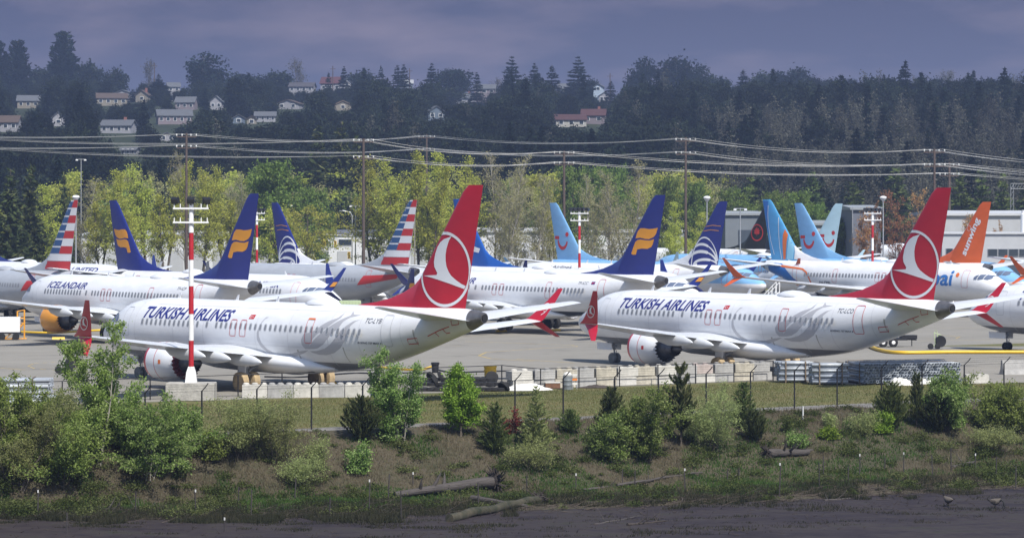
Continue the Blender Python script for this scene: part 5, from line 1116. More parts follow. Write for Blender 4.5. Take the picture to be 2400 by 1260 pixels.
for i, (px, yb, yt, wd, kd, lb) in enumerate(near):
    X, Y, Z = at(px, yb); s = FOC / Y; h = (yb - yt) / s * 1.0; rad = wd / s / 2 * (1.32 if kd in ('sap', 'sap2', 'wil', 'bir', 'sap3') else 1.2); A = h * rad * 2; sd = 100 + i
    bush = 'bush' if h < 3.4 and kd not in ('pin', 'fir', 'tpin', 'pin2') else 'tree'
    G = {
     'sap': lambda: gen_tree(sd, h, rad * .75, 'shrub', .066, int(560 * A), 4, .10, 1.5, 54, .01, 5, .13),
     'sap2': lambda: gen_tree(sd, h, rad * .8, 'shrub', .064, int(760 * A) + 300, 6, .03, 1.1, 60, .01, 5, .3),
     'sap3': lambda: gen_tree(sd, h, rad * .85, 'column', .062, int(950 * A) + 300, 5, .01, 1.2, 64, .01, 5, .16),
     'bir': lambda: gen_tree(sd, h, rad * .85, 'column', .06, int(1000 * A) + 200, 5, .01, 1.0, 64, .015, 5, .14),
     'map': lambda: gen_tree(sd, h, rad * .95, 'column', .064, int(1500 * A) + 200, 1, .16 if h > 2 else .02, .35, 44, .01, 4),
     'wil': lambda: gen_tree(sd, h, rad * .8, 'shrub', .06, int(800 * A) + 300, 8, .03, 1.7, 72, .015, 5, .35, elong=.28),
     'red': lambda: gen_tree(sd, h, rad, 'shrub', .06, int(500 * A), 3, .1, 1.1, 24, 0, 3, .2),
     'pin': lambda: gen_conifer(sd, h, rad, .13, int(1000 * A) + 300, 14, -.06, .35, .04, .5, .16, .55),
     'pin2': lambda: gen_conifer(sd, h, rad, .12, int(1100 * A), 16, -.06, .3, .04, .5, .16, .55),
     'fir': lambda: gen_conifer(sd, h, rad, .10, int(1000 * A) + 200, 16, -.02, .4, .03, .4, .2, .5),
     'lar': lambda: gen_conifer(sd, h, rad, .09, int(800 * A), 22, .02, .35, .05, .3, .3, .6),
     'tpin': lambda: gen_conifer(sd, h, rad, .14, int(650 * A), 10, -.08, .3, .15, .6, .14, .45)}[kd]
    lm = LM[{'sap': 'sapling', 'sap2': 'sapling', 'sap3': 'birch', 'bir': 'birch', 'map': 'bright', 'wil': 'willow', 'red': 'red', 'pin': 'needle', 'pin2': 'needle2', 'fir': 'needle2', 'lar': 'willow', 'tpin': 'needle'}[kd]]
    tree(lb, X, Y, Z, G, lm, M_barkp if kd in ('sap', 'bir') else M_bark, 'bush' if bush == 'bush' else ('pine' if 'pin' in kd else 'tree'), {'bush': 'bush', 'tree': 'pine_tree' if 'pin' in kd else 'young_tree'}[bush])

# --- grass and weeds on the bank
def blades(name, n, region, hmin, hmax, wd, matl, seed, cull=None):
    rng = np.random.default_rng(seed); X = rng.uniform(-30, 33, n * 2); fy = fence_y(X) - 1.2; my = mud_y(X); t = rng.random(len(X)); Y = fy + (my - fy) * (region[0] + (region[1] - region[0]) * t)
    k = (np.abs(X) / Y < .20); X, Y = X[k][:n], Y[k][:n]; tt = (fence_y(X) - 1.2 - Y) / (fence_y(X) - 1.2 - mud_y(X))
    if cull is not None: k = cull(X, Y, tt, rng); X, Y, tt = X[k], Y[k], tt[k]
    n = len(X); Z = bank_z(X, Y) - .03;  h = rng.uniform(hmin, hmax, n) * (.5 + fbm(X, Y, 1.1, seed)); a = rng.uniform(0, 6.28, n); w_ = wd * rng.uniform(.6, 1.4, n)
    lean = rng.normal(size=(n, 2)) * .3 * h[:, None]
    V = np.empty((n, 3, 3)); V[:, 0] = np.stack([X - np.cos(a) * w_, Y - np.sin(a) * w_, Z], 1); V[:, 1] = np.stack([X + np.cos(a) * w_, Y + np.sin(a) * w_, Z], 1); V[:, 2] = np.stack([X + lean[:, 0], Y + lean[:, 1], Z + h], 1)
    tone = np.clip(.15 + .5 * fbm(X, Y, 1.6, seed + 5) + .35 * rng.random(n), 0, 1)
    me = mesh_np(name, V.reshape(-1, 3), np.arange(3 * n).reshape(n, 3), False, tone); return link(name, me, None, matl)
G_dry = leaf_mat('dry_bank_grass', [(0, (.06, .058, .032)), (.4, (.13, .115, .07)), (.75, (.20, .17, .11)), (1, (.28, .24, .17))], .3)
G_grn = leaf_mat('lush_weeds', [(0, (.018, .038, .011)), (.5, (.048, .09, .022)), (1, (.10, .155, .04))], .3)
G_mar = leaf_mat('dull_marsh_grass', [(0, (.018, .022, .014)), (.5, (.038, .042, .024)), (1, (.075, .068, .045))], .25)
o = blades('dry_grass', 170000, (-.02, .86), .06, .24, .018, G_dry, 11, lambda X, Y, t, r: (fbm(X, Y, 2.6, 31) + (t - .35) * .25 < .56)); tag(o, 'dry brown grass covering the river bank', 'grass', kind='stuff')
o = blades('green_weeds', 120000, (.12, .86), .05, .22, .03, G_grn, 12, lambda X, Y, t, r: (fbm(X, Y, 2.6, 31) + np.exp(-((t - .66) / .14) ** 2) * .3 > .53)); tag(o, 'green weeds along the foot of the river bank', 'weeds', kind='stuff')
o = blades('mud_tufts', 60000, (.95, 1.75), .04, .16, .022, G_mar, 19, lambda X, Y, t, r: fbm(X, Y * 2.2, 1.9, 61) > .60); tag(o, 'thin tufts of dark grass growing out on the mud', 'grass', kind='stuff')
o = blades('marsh_grass', 110000, (.72, 1.28), .08, .34, .02, G_mar, 13, lambda X, Y, t, r: (fbm(X, Y, 2.0, 41) > .40 + np.where(X < -3, (t - 1.1) * .9, (t - .9) * 1.4))); tag(o, 'dull marsh grass along the edge of the mud', 'grass', kind='stuff')
# low scrub clumps
M_twig = mat('dark_brown_twigs', (.075, .058, .045), .9, var=.4, vscale=4)
rng = np.random.default_rng(33); PP = []; TT = []
for k in range(480):
    X = rng.uniform(-29, 32); t_ = rng.uniform(.02, 1.0); Y = float(fence_y(X)) - 1.2 + (float(mud_y(X)) - float(fence_y(X)) + 1.2) * t_; r_ = rng.uniform(.15, .6) * (1.3 if X < -12 or X > 22 else 1)
    m_ = int(150 * r_ * r_ / .12) + 40; q = rng.normal(size=(m_, 3)) * [r_ * .5, r_ * .5, r_ * .28]; q[:, 2] = np.abs(q[:, 2]) + .02; PP.append(q + [X, Y, float(bank_z(X, Y))]); TT.append(np.clip(rng.random() * .6 + .4 * rng.random(m_), 0, 1))
PP = np.concatenate(PP); V, F, tn = leaves(PP, .05, rng, tone=np.concatenate(TT))
G_scr = leaf_mat('low_scrub_leaves', [(0, (.03, .045, .015)), (.5, (.075, .10, .03)), (1, (.15, .17, .07))], .3)
o = link('low_scrub', mesh_np('low_scrub', V, F, False, tn), None, G_scr); tag(o, 'low weedy scrub dotted over the river bank', 'scrub', kind='stuff')
# short grass on the verge
rng = np.random.default_rng(77); n = 60000; X = rng.uniform(-30, 34, n); Y = fence_y(X) + 1.2 + rng.random(n) ** .9 * 22; k = (Y < np.array([apron_near(x) for x in X]) - .2); X, Y = X[k], Y[k]; n = len(X); a = rng.uniform(0, 6.28, n); h = rng.uniform(.04, .12, n)
V = np.empty((n, 3, 3)); V[:, 0] = np.stack([X - np.cos(a) * .02, Y - np.sin(a) * .02, 0 * X], 1); V[:, 1] = np.stack([X + np.cos(a) * .02, Y + np.sin(a) * .02, 0 * X], 1); V[:, 2] = np.stack([X + rng.normal(size=n) * .03, Y, h], 1)
G_lawn = leaf_mat('verge_grass_blades', [(0, (.075, .085, .03)), (.5, (.13, .13, .05)), (1, (.20, .16, .08))], .3)
o = link('verge_grass', mesh_np('verge_grass', V.reshape(-1, 3), np.arange(3 * n).reshape(n, 3), False, np.clip(fbm(X, Y, 3, 7) + rng.normal(size=n) * .15, 0, 1)), None, G_lawn); tag(o, 'short patchy grass on the verge inside the fence', 'grass', kind='stuff')

# --- driftwood
M_log = mat('grey_driftwood', (.062, .053, .048), .85, var=.35, vscale=2.5, bump=.8, bscale=6, stretch=(.5, 6, 6)); M_moss = mat('mossy_log', (.020, .028, .008), .9, var=.4, vscale=2, bump=.8, bscale=6, col2=(.045, .038, .024)); M_root = mat('dark_roots', (.035, .027, .022), .9, var=.4, vscale=5)
def log(label, p0, p1, r0, r1, m_, root=False, lift=0.0, lift1=None, branches=0, seed=1):
    a = Vector(at(*p0)); b = Vector(at(*p1)); a.z += r0 * .8 + lift; b.z += r1 * .8 + (lift if lift1 is None else lift1); rng = random.Random(seed); L_ = (b - a).length
    t = thing('driftwood_log' if r0 > .07 else 'driftwood_branch', label, 'log' if r0 > .07 else 'branch', a, math.atan2(b.y - a.y, b.x - a.x)); hz_ = math.hypot(b.x - a.x, b.y - a.y); pts = []; rr = []
    for k in range(9): q = k / 8; pts.append((hz_ * q, rng.uniform(-.04, .04) * L_ * .15, (b.z - a.z) * q + rng.uniform(-.02, .02) * L_ * .3)); rr.append((r0 + (r1 - r0) * q) * rng.uniform(.9, 1.1))
    MB().tube(pts, rr, 12).build('trunk', m_, t, True)
    for k in range(branches):
        q = rng.uniform(.2, .9); p = Vector(pts[int(q * 8)]); d_ = Vector((rng.uniform(-.3, .8), rng.uniform(-1, 1), rng.uniform(.1, 1))).normalized() * rng.uniform(.4, 1.0)
        MB().tube([p, p + d_ * .6, p + d_ + Vector((0, 0, .1))], [r1 * .35 + .01, r1 * .25 + .008, .006], 6).build('branch_stub', m_, t)
    if root:
        m = MB(); c = Vector(pts[-1])
        for k in range(70):
            an_ = rng.uniform(0, 6.28); d_ = Vector((rng.uniform(-.2, .5), math.cos(an_), math.sin(an_))) * rng.uniform(.4, .95) * root; m.tube([c, c + d_ * .5 + Vector((.1, 0, .05)), c + d_ + Vector((rng.uniform(-.2, .3), rng.uniform(-.2, .2), rng.uniform(-.2, .2)))], [.1 * root, .06 * root, .012], 6)
        m.lathe([(-.15, .1), (0, .42 * root), (.18, .3 * root), (.22, 0)], tuple(c), 'X', 9); m.build('root_plate', M_root, t)
log('large grey log with an upturned root plate in the marsh, centre', (925, 1168), (1155, 1150), .16, .26, M_log, root=.95, lift=.05, lift1=.25, branches=3, seed=3)
log('mossy green log with a cut end lying on the mud, centre', (1052, 1222), (1262, 1178), .22, .2, M_moss, root=.6, seed=4)
log('short grey log crossing behind the mossy one', (1105, 1172), (1235, 1190), .13, .11, M_log, seed=5)
log('thin pale log lying along the marsh edge right of centre', (1366, 1150), (1448, 1140), .07, .05, M_log, seed=6, branches=2)
log('long thin pale log leading to the right behind the marsh stakes', (1445, 1144), (1645, 1112), .08, .04, M_log, seed=7, branches=3, lift=.1)
log('weathered log with a stubby root end on the right slope', (1895, 1068), (1800, 1072), .16, .22, M_log, root=.5, seed=8, branches=3, lift=.05)
log('second weathered log beside the stubby rooted one', (1830, 1062), (1905, 1058), .1, .07, M_log, seed=9, branches=2)
log('pale branch lying on the mud, right', (1932, 1174), (2008, 1167), .05, .03, M_log, seed=10, branches=3)
log('pale log half hidden in weeds at far right', (2232, 1098), (2285, 1084), .1, .07, M_log, seed=11, branches=1)
log('thin bent branch lying on the open mud, centre right', (1392, 1230), (1500, 1210), .04, .02, M_log, seed=12, branches=2)
log('dark forked branch on the open mud, centre right', (1470, 1232), (1560, 1222), .07, .03, M_root, seed=13, branches=6)
log('grey log in the marsh at lower left', (240, 1200), (290, 1192), .09, .06, M_log, seed=14, branches=3)
log('thin pale branch in the marsh at lower left', (300, 1196), (372, 1190), .05, .03, M_log, seed=15, branches=3)
log('dead branch leaning on the slope, left of centre', (668, 1062), (685, 1112), .05, .03, M_log, seed=16)
rng = np.random.default_rng(9); lines = []
for k in range(2200):
    X = rng.uniform(-28, 31); my = float(mud_y(X)); Y = my + rng.normal() * 1.1 + 1.0; Z = ground_z(X, Y) + .04; a = rng.normal() * .6; L_ = rng.uniform(.2, 1.1); u = rng.uniform(-.05, .25)
    lines.append((branch_pts((X, Y, Z), (math.cos(a), math.sin(a), u), L_, 3, rng, .03, .12), rng.uniform(.008, .022), .004))
V, F = tubes_np(lines); o = link('driftwood_twigs', mesh_np('driftwood_twigs', V, F), None, M_twig); tag(o, 'scattered grey twigs washed up along the mud edge', 'twigs', kind='stuff')
lines = []
for k in range(900):
    X = rng.uniform(-28, 31); Y = float(mud_y(X)) - rng.random() ** 1.3 * 13 - .3; a = rng.normal() * 1.2
    for j in range(3): lines.append((branch_pts((X, Y, MUDZ), (math.cos(a + j), math.sin(a + j), rng.uniform(.0, .6)), rng.uniform(.08, .28), 2, rng, .03, .3), .014, .004))
V, F = tubes_np(lines); o = link('mud_debris', mesh_np('mud_debris', V, F), None, M_root); tag(o, 'dark scraps of root and weed lying on the mud', 'debris', kind='stuff')
# --- two geese on the mud
M_gb = mat('goose_brown_feathers', (.10, .085, .07), .8, var=.25, vscale=9); M_gw = mat('goose_pale_feathers', (.055, .045, .038), .8); M_gk = mat('goose_black_feathers', (.012, .012, .012), .7)
def goose(label, px, py, rz, neck):
    X, Y, Z = at(px, py); t = thing('goose', label, 'goose', (X, Y, Z), rz, 'geese on the mud')
    secs = []
    for x, y_, z, w_, h_ in ((-.36, 0, .34, .01, .01), (-.28, 0, .33, .06, .05), (-.18, 0, .31, .11, .11), (-.04, 0, .29, .14, .16), (.1, 0, .31, .13, .15), (.19, 0, .36, .09, .11), (.25, 0, .42, .05, .06)):
        secs.append([(x, y_ + w_ * math.cos(q), z + h_ * math.sin(q)) for q in np.linspace(0, 2 * math.pi, 14, endpoint=False)])
    V, F = loft(secs); MB().add(V, F).build('body', M_gb, t, True)
    pts = [(.2, 0, .38), (.27, 0, .48), (.27, 0, .60), (.30, 0, .70), (.36, 0, .73)] if neck == 'up' else [(.2, 0, .36), (.32, 0, .40), (.40, 0, .30), (.42, 0, .16), (.44, 0, .08)]
    MB().tube(pts, [.07, .048, .04, .046, .03], 10).build('neck', M_gk, t, True)
    e = Vector(pts[-1]); f = (e - Vector(pts[-2])).normalized(); MB().tube([e, e + f * .07], [.018, .006], 8).build('bill', M_gk, t)
    MB().add([(-.28, -.115, .39), (.08, -.14, .37), (.05, -.152, .30), (-.2, -.135, .29), (-.40, -.05, .37)], [(0, 1, 2, 3), (0, 3, 4)]).build('wing', M_gw, t)
    for s_ in (-.05, .05): MB().tube([(0, s_, .2), (.01, s_, .02), (.07, s_, .01)], .012, 6).build('leg', M_gk, t)
goose('goose standing upright on the mud at lower right', 2222, 1186, 2.2, 'up')
goose('goose with its head down feeding on the mud at lower right', 2333, 1190, -.5, 'down')
# ------------------------------------------------------------------ middle distance: warehouses, trees, poles and wires
M_ww = mat('white_cladding', (.62, .63, .64), .6, var=.07, vscale=.6); M_wr = mat('pale_roof_sheet', (.50, .51, .52), .5, var=.08, vscale=.4); M_gw2 = mat('blue_grey_cladding', (.16, .18, .20), .6, var=.08, vscale=.5); M_dg = mat('dark_door_panel', (.05, .065, .085), .5, var=.1, vscale=.6)
M_pg = mat('pale_grey_cladding', (.40, .41, .42), .6, var=.06, vscale=.5); M_win = mat('dark_window_glass', (.03, .04, .05), .08); M_gr = mat('grey_metal_roof', (.27, .29, .30), .5, var=.08, vscale=.5)
def hall(label, px0, px1, D, zt, depth, wall, roof, doors=0, wins_=0, doorm=None, cat='warehouse', ribs=True, zb=-.32, dz=4.2, group=None, overhang=.4):
    x0, x1 = (px0 - 1200) / FOC * D, (px1 - 1200) / FOC * D; w_ = x1 - x0; t = thing('warehouse', label, cat, ((x0 + x1) / 2, D, zb), 0, group); h = zt - zb
    MB().box((0, depth / 2, h / 2), (w_, depth, h)).build('wall', wall, t)
    MB().add([(-w_/2-.4, -overhang, h), (w_/2+.4, -overhang, h), (w_/2+.4, depth+.4, h), (-w_/2-.4, depth+.4, h), (-w_/2-.4, -overhang, h+.35), (w_/2+.4, -overhang, h+.35), (w_/2+.4, depth/2, h+.8), (-w_/2-.4, depth/2, h+.8), (-w_/2-.4, depth+.4, h+.35), (w_/2+.4, depth+.4, h+.35)],
        [(0, 1, 5, 4), (4, 5, 6, 7), (7, 6, 9, 8), (8, 9, 2, 3), (0, 3, 2, 1), (0, 4, 7, 8, 3), (1, 2, 9, 6, 5)]).build('roof', roof, t)
    for k in range(doors): x = -w_ / 2 + w_ * (k + .5) / doors; MB().box((x, -.06, dz / 2), (w_ / doors * .62, .1, dz)).build('loading_door', doorm or M_pg, t)
    for k in range(wins_): x = -w_ / 2 + w_ * (k + .5) / wins_; f = MB().box((x, -.05, dz + 1.6), (w_ / wins_ * .6, .1, 1.3)).build('window', M_ww, t); MB().box((x, -.11, dz + 1.6), (w_ / wins_ * .52, .06, 1.05)).build('pane', M_win, f)
    return t
hall('long white warehouse behind the trees at far left', 190, 640, 515, 6.6, 40, M_ww, M_wr, 9, 0)
hall('long white warehouse with a dark grey roof behind the weeping tree', 665, 1010, 505, 6.9, 35, M_ww, mat('dark_grey_roof', (.12, .125, .14), .6), 6, 6)
hall('long white warehouse behind the bare trees, centre', 1040, 1600, 520, 7.2, 45, M_ww, M_wr, 10, 0)
hall('small grey hall with a pale roof behind the centre striped mast', 1500, 1660, 540, 9.6, 20, M_gw2, M_gr, 0, 4)
t = hall('blue grey hangar with a dark open door behind the navy arc fin', 1700, 1862, 480, 10.4, 30, M_gw2, M_gr, 1, 0, M_dg, 'hangar', dz=8.2)
hall('slate grey hall behind the rusty trees on the right', 1998, 2064, 440, 11.3, 25, mat('slate_cladding', (.13, .14, .17), .6), M_gr, 0, 0, None, 'hall')
hall('pale hall peeking between the palest blue fin and rusty trees', 1900, 1990, 455, 8.8, 22, M_pg, M_gr, 2, 0, None, 'hall')
hall('large hall with a long pale grey roof behind the orange fin', 2205, 2520, 420, 10.4, 30, M_pg, M_wr, 0, 5, None, 'hall')
t = thing('terminal_building', 'pale grey flat roofed building with a dark window band, right edge', 'building', ((2330 - 1200) / FOC * 360, 360, -.32))
MB().box((0, 6, 4.2), (13.5, 12, 8.4)).build('wall', M_pg, t); MB().box((0, 6, 8.5), (13.9, 12.5, .2)).build('roof', M_wr, t)
for k in range(5): f = MB().box((-.2 + k * 1.35, -.05, 6.0), (1.25, .1, 1.0)).build('window', M_galv, t); MB().box((-.2 + k * 1.35, -.12, 6.0), (1.15, .06, .85)).build('pane', M_win, f)
for x in (-5.8, -4.4): f = MB().box((x, -.05, 6.1), (.9, .1, .9)).build('window', M_galv, t); MB().box((x, -.12, 6.1), (.8, .06, .8)).build('pane', M_win, f)
for x in (-.6, 2.6): MB().box((x, -.06, 2.4), (1.6, .12, 4.0)).build('door', M_dg, t)
MB().lathe([(8.6, .42), (11.0, .42), (11.1, .3), (11.5, .3)], (4.4, 3, 0), 'Z', 18).build('vent_stack', M_wp, t, True)
# spring trees in front of the warehouses
MIDC = {}
def mid_tree(label, px, ytop, kind, D=445, w_=None, var=0):
    s = FOC / D; X = (px - 1200) / s; H_ = (HORIZON - ytop) / s + CAMZ + .3
    G = {
     'pop': (lambda: gen_tree(500 + var, 20, 3.4, 'column', .14, 9000, 2, .2, 2.2, 80, .0, 6, .08, trunk_r=.22), 'yellow', 20),
     'oli': (lambda: gen_tree(520 + var, 20, 4.0, 'column', .12, 6000, 2, .16, 2.0, 90, .0, 6, .1, trunk_r=.22), 'olive', 20),
     'wee': (lambda: gen_tree(540 + var, 12, 4.6, 'round', .13, 4200, 1, .2, .5, 40, .05, 5, trunk_r=.2), 'yellow', 12),
     'rnd': (lambda: gen_tree(560 + var, 18, 6.0, 'round', .24, 13000, 1, .12, .5, 60, .0, 5, trunk_r=.3), 'green', 18),
     'rus': (lambda: gen_tree(580 + var, 15, 3.4, 'vase', .15, 3400, 2, .1, 1.4, 50, .0, 5, .12, trunk_r=.16), 'rust', 15),
     'con': (lambda: gen_conifer(600 + var, 22, 4.4, .75, 3600, 26, .07, .3, .05, 0, .32, .8), 'needle', 22),
     'ced': (lambda: gen_conifer(620 + var, 20, 5.0, .70, 3200, 18, .04, .45, .1, 0, .35, .7), 'needle2', 20),
    }[kind]
    sc = H_ / G[2]; w_ = w_ * (1.3 if kind in ('pop', 'oli') else 1.1); sw = sc if w_ is None else (w_ / s) / (2 * {'pop': 3.4, 'oli': 4.0, 'wee': 4.6, 'rnd': 6.0, 'rus': 3.4, 'con': 4.4, 'ced': 5.0}[kind])
    cat = 'conifer' if kind in ('con', 'ced') else 'tree'
    tree(label, X, D, -.32 if D < 520 else float(hill_z(X, D)), G[0], LM[G[1]], M_barkp if kind in ('oli',) else M_bark, cat, {'con': 'conifer_tree', 'ced': 'conifer_tree'}.get(kind, 'broadleaf_tree'), None, random.uniform(0, 6), MIDC, (kind, var), (sw, sw, sc))
mids = [
 (25, 395, 'con', 400, 110, 'broad dark conifer at the left edge'), (72, 385, 'con', 405, 90, 'tall dark conifer second from the left edge'), (150, 402, 'con', 430, 60, 'slim dark conifer behind the left domed lamp post'),
 (-20, 420, 'pop', 440, 90, 'yellow green tree cut by the left edge'), (118, 430, 'pop', 425, 80, 'yellow green tree between the dark conifers and the left striped fin'), (205, 415, 'oli', 450, 80, 'thin olive tree right of the left domed lamp post'),
 (232, 400, 'pop', 446, 80, 'yellow green tree behind the leftmost navy fin'), (290, 395, 'pop', 440, 84, 'yellow green tree just right of the leftmost navy fin'), (340, 378, 'pop', 446, 84, 'yellow green tree left of the nearest mast'), (385, 372, 'pop', 438, 84, 'yellow green tree touching the nearest mast lights on their left'),
 (440, 350, 'oli', 452, 84, 'bare olive tree behind the nearest mast'), (480, 385, 'pop', 440, 80, 'yellow green tree right of the nearest mast lights'), (530, 392, 'pop', 446, 84, 'yellow green tree left of the tallest navy fin'), (578, 400, 'oli', 452, 80, 'olive tree behind the tallest navy fin'),
 (655, 366, 'rnd', 470, 165, 'large rounded green tree right of the tallest navy fin'), (745, 430, 'rnd', 480, 100, 'smaller rounded green tree right of the large rounded one'), (600, 372, 'rnd', 500, 110, 'green tree behind the large rounded one'),
 (745, 335, 'con', 560, 110, 'tall dark conifer behind the rounded green trees'), (800, 330, 'con', 565, 100, 'dark conifer left of the brown power pole'), (835, 352, 'con', 558, 80, 'narrow dark conifer touching the brown power pole'),
 (715, 475, 'wee', 430, 175, 'airy weeping tree right of the navy arc fin'), (630, 470, 'wee', 436, 130, 'airy yellow tree behind the navy arc fin'),
 (880, 362, 'pop', 446, 92, 'yellow green tree right of the brown power pole'), (935, 366, 'pop', 440, 92, 'yellow green tree above the middle striped fin'), (985, 350, 'pop', 448, 92, 'tall yellow green tree left of the nearest red fin'),
 (1035, 352, 'pop', 440, 92, 'tall yellow green tree touching the nearest red fin on its left'), (1085, 362, 'pop', 450, 92, 'yellow green tree directly behind the nearest red fin'), (1012, 380, 'pop', 436, 80, 'shorter yellow green tree in the dense clump left of the red fin'),
 (1160, 352, 'oli', 446, 96, 'bare olive tree right of the nearest red fin'), (1215, 360, 'oli', 440, 96, 'second bare olive tree right of the nearest red fin'), (1265, 405, 'oli', 436, 96, 'broad olive tree left of the light blue smile fin'), (1185, 420, 'oli', 425, 80, 'low bare tree in front of the olive pair'),
 (1300, 425, 'pop', 440, 56, 'small bright yellow green tree above the light blue smile fin'), (1350, 378, 'rnd', 500, 100, 'green tree behind the short wooden power pole'), (1375, 405, 'oli', 448, 76, 'olive tree right of the centre striped mast'), (1425, 395, 'oli', 440, 84, 'olive tree halfway between centre mast and navy fin'),
 (1480, 372, 'oli', 444, 96, 'tall olive tree left of the right navy fin'), (1400, 372, 'rnd', 520, 110, 'green tree above the centre striped mast'), (1455, 385, 'rnd', 530, 100, 'green tree behind the tall olive tree'), (1550, 405, 'rnd', 500, 84, 'green tree above the right navy fin'), (1585, 470, 'pop', 438, 60, 'small yellow tree right of the right navy fin'),
 (1640, 415, 'rnd', 500, 96, 'green tree right of the tall brown power pole'), (1700, 430, 'rnd', 505, 100, 'green tree behind the navy arc fin on the right'), (1640, 495, 'pop', 450, 60, 'low yellow green tree beneath the green ones, right of the power pole'), (1760, 415, 'ced', 520, 90, 'layered conifer above the swirl fin'),
 (1800, 440, 'rnd', 490, 90, 'green tree left of the swirl fin top'), (1860, 440, 'rnd', 480, 110, 'green tree behind the light blue smile fin on the right'), (1920, 470, 'rnd', 470, 80, 'dull green tree between the two pale blue fins'), (1905, 405, 'ced', 530, 90, 'layered conifer above the pale blue fins'),
 (2000, 425, 'ced', 520, 110, 'broad layered conifer left of the rusty trees'), (1960, 500, 'rnd', 450, 90, 'low dark green tree right of the palest blue fin'), (1850, 500, 'rnd', 455, 60, 'low dark tree in front of the hangar, right'),
 (2020, 485, 'rus', 420, 90, 'rusty budding tree at the right striped mast'), (2095, 432, 'rus', 425, 66, 'tall rusty tree left of the second red fin'), (2140, 440, 'rus', 430, 70, 'tall rusty tree touching the second red fin'), (2060, 470, 'rus', 428, 60, 'rusty tree behind the right domed lamp post'),
 (2245, 492, 'rus', 400, 70, 'rusty tree between the second red fin and the orange fin'), (2285, 500, 'rus', 402, 56, 'small rusty tree against the orange fin'), (2335, 515, 'rus', 398, 40, 'small rusty tree right of the orange fin'),
 (2100, 410, 'ced', 540, 120, 'dark layered conifer behind the rusty trees'), (2250, 400, 'ced', 500, 100, 'green conifer right of the second red fin top'), (2300, 395, 'ced', 505, 100, 'green conifer above the orange fin'), (2350, 405, 'ced', 500, 80, 'green conifer near the steel gantry'), (2400, 420, 'con', 520, 90, 'dark conifer behind the steel gantry')]
for i, (px, yt, kd, D, w_, lb) in enumerate(mids): mid_tree(lb, px, yt, kd, D + random.uniform(-3, 3), w_, i % 3)
# power poles and cables
M_pole = mat('brown_timber_pole', (.085, .06, .048), .85, var=.2, vscale=2); M_wire = mat('bright_aluminium_cable', (.46, .45, .43), .5, .2); M_ins = mat('pale_insulator', (.6, .6, .58), .3)
def pole(label, px, ytop, D, levels, arms, r=.2):
    s = FOC / D; X = (px - 1200) / s; zt = CAMZ - (ytop - HORIZON) / s; t = thing('power_pole', label, 'power pole', (X, D, -.3), 0, 'timber power poles'); MB().lathe([(0, r * 1.2), (zt + .3, r * .8)], axis='Z', n=10).build('pole', M_pole, t)
    out = []
    for yl in levels:
        z = CAMZ - (yl - HORIZON) / s; MB().box((0, 0, z + .3 - .25), (arms * 2, .14, .16)).build('cross_arm', M_pole, t); q = []
        for x in (-arms, -arms * .45, arms * .45, arms): MB().lathe([(z - .0 + .15, .06), (z + .3, .11), (z + .38, .11), (z + .5, .05)], (x, 0, 0), 'Z', 8).build('insulator', M_ins, t)
        out.append((X, D, z + .2))
    return out
lineA = [(-420, 300, 545, (302, 330)), (437, 312, 424, (317, 343)), (1000, 315, 540, (320, 350)), (1607, 322, 426, (327, 358)), (2190, 350, 412, (353, 386)), (2800, 385, 480, (392, 420))]
lineB = [(-150, 330, 515, (320, 340)), (852, 325, 420, (329, 368)), (1322, 353, 430, (358, 382)), (2225, 380, 440, (386, 408)), (2900, 380, 545, (410, 425))]
LBA = ['beyond the left edge', 'behind the nearest striped mast', 'rising from the yellow trees left of centre', 'tallest, right of the right navy fin', 'just left of the second red fin', 'beyond the right edge']
LBB = ['beyond the left edge, shorter', 'dark reddish, right of the dark conifers', 'short, above the centre striped mast', 'thin, right of the second red fin top', 'beyond the right edge, shorter']
A = [pole('timber power pole ' + LBA[i], p[0], p[1], p[2], p[3], 1.5 if p[2] else 1, .2) for i, p in enumerate(lineA) if True]
B = [pole('timber power pole ' + LBB[i], p[0], p[1], p[2], p[3], 1.5, .22) for i, p in enumerate(lineB)]
def cable(label, pts, dx, sag, r=.028):
    Q = []
    for a, b in zip(pts, pts[1:]):
        for k in range(16): q = k / 16; Q.append((a[0] + (b[0] - a[0]) * q + dx, a[1] + (b[1] - a[1]) * q, a[2] + (b[2] - a[2]) * q - 4 * sag * q * (1 - q)))
    o = MB().tube(Q, r, 4, False).build('power_cable', M_wire); tag(o, label, 'power cable', 'overhead power cables')
for nm, PL in (('higher pole line', A), ('lower pole line', B)):
    for lv in (0, 1):
        for j, dx in enumerate((-1.4, -.5, 1.2)):
            cable('%s overhead cable on the %s arms of the %s' % (('leftmost', 'middle', 'rightmost')[j], 'upper' if lv == 0 else 'lower', nm), [p[lv] for p in PL], dx, (1.15, 1.25, 1.05)[j] * (1 if lv == 0 else .9))
# traffic signals, small poles
def signal(label, px, py, s=14.2):
    X = (px - 1200) / s; Y = FOC / s; Z = CAMZ - (py - HORIZON) / s; t = thing('traffic_signal', label, 'traffic signal', (X, Y, Z), 0, 'yellow traffic signals')
    MB().box((0, 0, 0), (.42, .3, 1.15)).build('signal_housing', M_yel, t)
    for k in range(3): MB().lathe([(-.04, .14), (0, .14), (0, 0)], (0, -.16, .36 - .36 * k), 'Y', 12).build('signal_lens', M_black, t)
    return X, Y, Z
for px, py, lb in ((760, 568, 'leftmost yellow traffic signal behind the weeping tree'), (786, 572, 'middle yellow traffic signal behind the weeping tree'), (818, 598, 'lowest yellow traffic signal, mounted on the grey signal post')): signal(lb, px, py)
s = 14.1; X = (825 - 1200) / s; Y = FOC / s; t = thing('signal_post', 'grey signal post with a long arm holding the traffic signals', 'signal post', (X, Y + .5, -.3))
